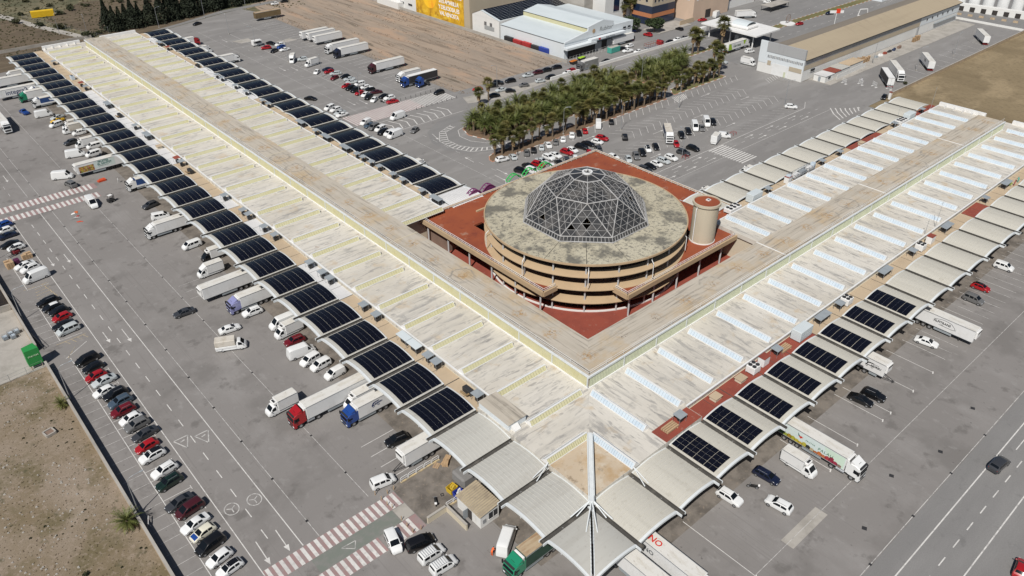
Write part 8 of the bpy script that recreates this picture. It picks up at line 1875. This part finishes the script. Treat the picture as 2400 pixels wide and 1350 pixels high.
# red trolley bays under lamp posts
for x, y, lab in ((137.9, 91.3, 'red metal guard frame at the foot of the lamp by the black cars'), (202, 95.0, 'red metal guard frame at the foot of the lamp by the white SUV'), (165.6, 93.0, 'red metal guard frame beside the white box truck')):
    o = thing('guard_frame', lab, 'frame', (x, y, 0)); b = MB()
    for s in (-1, 1): b.path([(s*.9, -.7, 0), (s*.9, -.7, .9), (s*.9, .7, .9), (s*.9, .7, 0)], .06, 5)
    b.tube((-.9, -.7, .9), (.9, -.7, .9), .06, n=5); b.tube((-.9, .7, .9), (.9, .7, .9), .06, n=5); b.build('frame', ink((.25, .03, .03)), o)
# ------------------------------------------------------------------ people
def person_mesh(pose):
    J = {'pel': (0, 0, .95), 'che': (.02, 0, 1.25), 'nec': (.03, 0, 1.48), 'hd0': (.04, 0, 1.58), 'hd1': (.05, 0, 1.74)}
    if pose == 'bend': J.update({'che': (.22, 0, 1.18), 'nec': (.42, 0, 1.28), 'hd0': (.50, 0, 1.32), 'hd1': (.62, 0, 1.40)})
    for s, n in ((1, 'l'), (-1, 'r')):
        st = .12*s if pose == 'walk' else 0
        J['hip'+n] = (0, .1*s, .9); J['kne'+n] = (.05+st*1.2, .11*s, .5); J['ank'+n] = (st*2.0, .11*s, .09); J['toe'+n] = (.16+st*2.0, .12*s, .04)
        c = Vector(J['nec']); J['sho'+n] = (c.x-.02, .19*s, c.z-.06)
        if pose == 'bend': J['elb'+n] = (c.x+.1, .24*s, c.z-.34); J['wri'+n] = (c.x+.32, .2*s, c.z-.46)
        else: J['elb'+n] = (c.x-.02-st, .25*s, c.z-.34); J['wri'+n] = (c.x+.1-st, .24*s, c.z-.58)
        w = Vector(J['wri'+n]); J['han'+n] = tuple(w+Vector((.03, 0, -.09)))
        for q in range(4): J['f%d%s' % (q, n)] = tuple(w+Vector((.05+.0*q, (q-1.5)*.022, -.17+.01*abs(q-1.5))))
        J['th'+n] = tuple(w+Vector((.09, -.03*s, -.1)))
    E_ = [('pel', 'che'), ('che', 'nec'), ('nec', 'hd0'), ('hd0', 'hd1')]
    for n in 'lr': E_ += [('pel', 'hip'+n), ('hip'+n, 'kne'+n), ('kne'+n, 'ank'+n), ('ank'+n, 'toe'+n), ('nec', 'sho'+n), ('sho'+n, 'elb'+n), ('elb'+n, 'wri'+n), ('wri'+n, 'han'+n), ('wri'+n, 'th'+n)]+[('han'+n, 'f%d%s' % (q, n)) for q in range(4)]
    K = list(J); me = bpy.data.meshes.new('person_skeleton'); me.from_pydata([J[k] for k in K], [(K.index(a), K.index(b_)) for a, b_ in E_], [])
    ob = bpy.data.objects.new('person_skeleton', me); C.objects.link(ob); md = ob.modifiers.new('skin', 'SKIN'); sk = me.skin_vertices[0].data if len(me.skin_vertices) else None
    if sk is None:
        bpy.context.view_layer.objects.active = ob; ob.select_set(True)
        try: bpy.ops.mesh.customdata_skin_add()
        except Exception: pass
        sk = me.skin_vertices[0].data
    RD = {'pel': (.15, .12), 'che': (.16, .12), 'nec': (.065, .065), 'hd0': (.085, .075), 'hd1': (.10, .085), 'hip': (.10, .1), 'kne': (.065, .065), 'ank': (.045, .045), 'toe': (.045, .03), 'sho': (.07, .07), 'elb': (.05, .05), 'wri': (.034, .03), 'han': (.04, .025)}
    for i, k in enumerate(K): sk[i].radius = RD.get(k, RD.get(k[:3], (.011, .011))); sk[i].use_root = k == 'pel'
    ob.modifiers.new('sub', 'SUBSURF').levels = 1
    bpy.context.view_layer.update(); out = bpy.data.meshes.new_from_object(ob.evaluated_get(bpy.context.evaluated_depsgraph_get())); bpy.data.objects.remove(ob)
    hd = Vector(J['hd0'])
    for p in out.polygons:
        c = p.center; arm = abs(c.y) > .215 and c.z < 1.2
        wr = any((c-Vector(J['wri'+n])).length < .2 for n in 'lr')
        p.material_index = 2 if (c-(hd+Vector((0, 0, .06)))).length < .17 and c.z > J['nec'][2]-.02 else (2 if wr and (c-Vector(J['wril'])).length < .2 or wr and (c-Vector(J['wrir'])).length < .2 else (0 if c.z > .98 or (pose == 'bend' and c.x > .1 and c.z > .7) else (3 if c.z < .12 else 1))); p.use_smooth = True
    return out, J
SKIN = mat('skin', (.42, .25, .17), .6); HAIR = mat('dark_hair', (.015, .011, .009), .7)
PER = {p: person_mesh(p) for p in ('stand', 'walk', 'bend')}
def person(x, y, rz, pose, top, trous, label, z=.02):
    me, J = PER[pose]; me = me.copy(); me.materials.clear()
    for m in (ink(top), ink(trous), SKIN, M['black']): me.materials.append(m)
    o = thing('person', label, 'person', (x, y, z), rz); put('body', me, o)
    h1 = Vector(J['hd1']); h0 = Vector(J['hd0']); up = (h1-h0).normalized(); c = h0+(h1-h0)*.75
    b = MB(); n = 10; P = []
    side = Vector((0, 1, 0)); fw = side.cross(up)
    for i in range(4):
        for k in range(n): a = 2*math.pi*k/n; rr = .115*math.cos(R(24*i)); P.append(c+side*(rr*.85*math.cos(a))+fw*(rr*math.sin(a)-.015)*1+up*(.12*math.sin(R(26*i))+.02))
    b.add(P, [(i*n+k, i*n+(k+1) % n, i*n+n+(k+1) % n, i*n+n+k) for i in range(3) for k in range(n)]+[tuple(3*n+k for k in range(n))]).build('hair', HAIR, o, 60)
    e = MB()
    face = -fw if False else Vector((up.z, 0, -up.x))
    for s in (-1, 1): e.add([c+face*.098+side*(s*.035+d0)+up*(d1-.01) for d0, d1 in ((-.014, 0), (0, -.009), (.014, 0), (0, .009))], [(0, 1, 2, 3)])
    e.add([c+face*.10+up*-.015, c+face*.125+up*-.05, c+face*.098+side*.018+up*-.055, c+face*.098-side*.018+up*-.055], [(0, 1, 2), (0, 3, 1), (1, 3, 2)]); e.build('face', M['black'] if False else SKIN, o)
    return o
person(-3.9, 17.3, R(20), 'bend', (.75, .12, .02), (.02, .025, .05), 'person in an orange vest bending behind the white van')
person(-1.7, 192.4, R(160), 'walk', (.5, .5, .5), (.02, .02, .025), 'person in pale shirt and dark trousers beside the fruit picture trailer')
person(248.6, 91.5, R(200), 'walk', (.5, .5, .52), (.05, .05, .06), 'person in a light shirt walking across the truck yard')
person(100.2, 128.3, R(-60), 'stand', (.02, .02, .025), (.03, .03, .04), 'person in dark clothes standing in an empty bay by the palms')
person(181.5, 11.6, R(30), 'bend', (.03, .30, .25), (.03, .04, .06), 'person in a teal top working on the right wing terrace', ZS+.03); person(177.6, 12.2, R(200), 'bend', (.35, .55, .05), (.02, .03, .04), 'person in a lime vest working on the right wing terrace', ZS+.03); person(178.6, 11.5, R(120), 'stand', (.35, .03, .04), (.03, .03, .04), 'person in a red top on the right wing terrace', ZS+.03)
# slim masts on the roofs
for x, y, z, h, lab in ((216.5, 52, ZR, 8, 'thin mast on the far end of the right wing'), (193, 52.6, ZR, 7, 'thin lamp mast on the back roof edge of the right wing'), (137, 14.7, ZR, 7, 'thin aerial mast with guy wires on the right wing'), (131.5, 14.7, ZR, 4, 'short aerial on the right wing'), (44.4, 340, 0, 9, 'thin pole at the far end of the left wing')):
    o = thing('mast', lab, 'mast', (x, y, z)); MB().tube((0, 0, 0), (0, 0, h), .06, .03, n=6).build('pole', M['steel'], o); MB().box(-.25, .25, -.04, .04, h-.5, h-.42).build('crossbar', M['steel'], o)
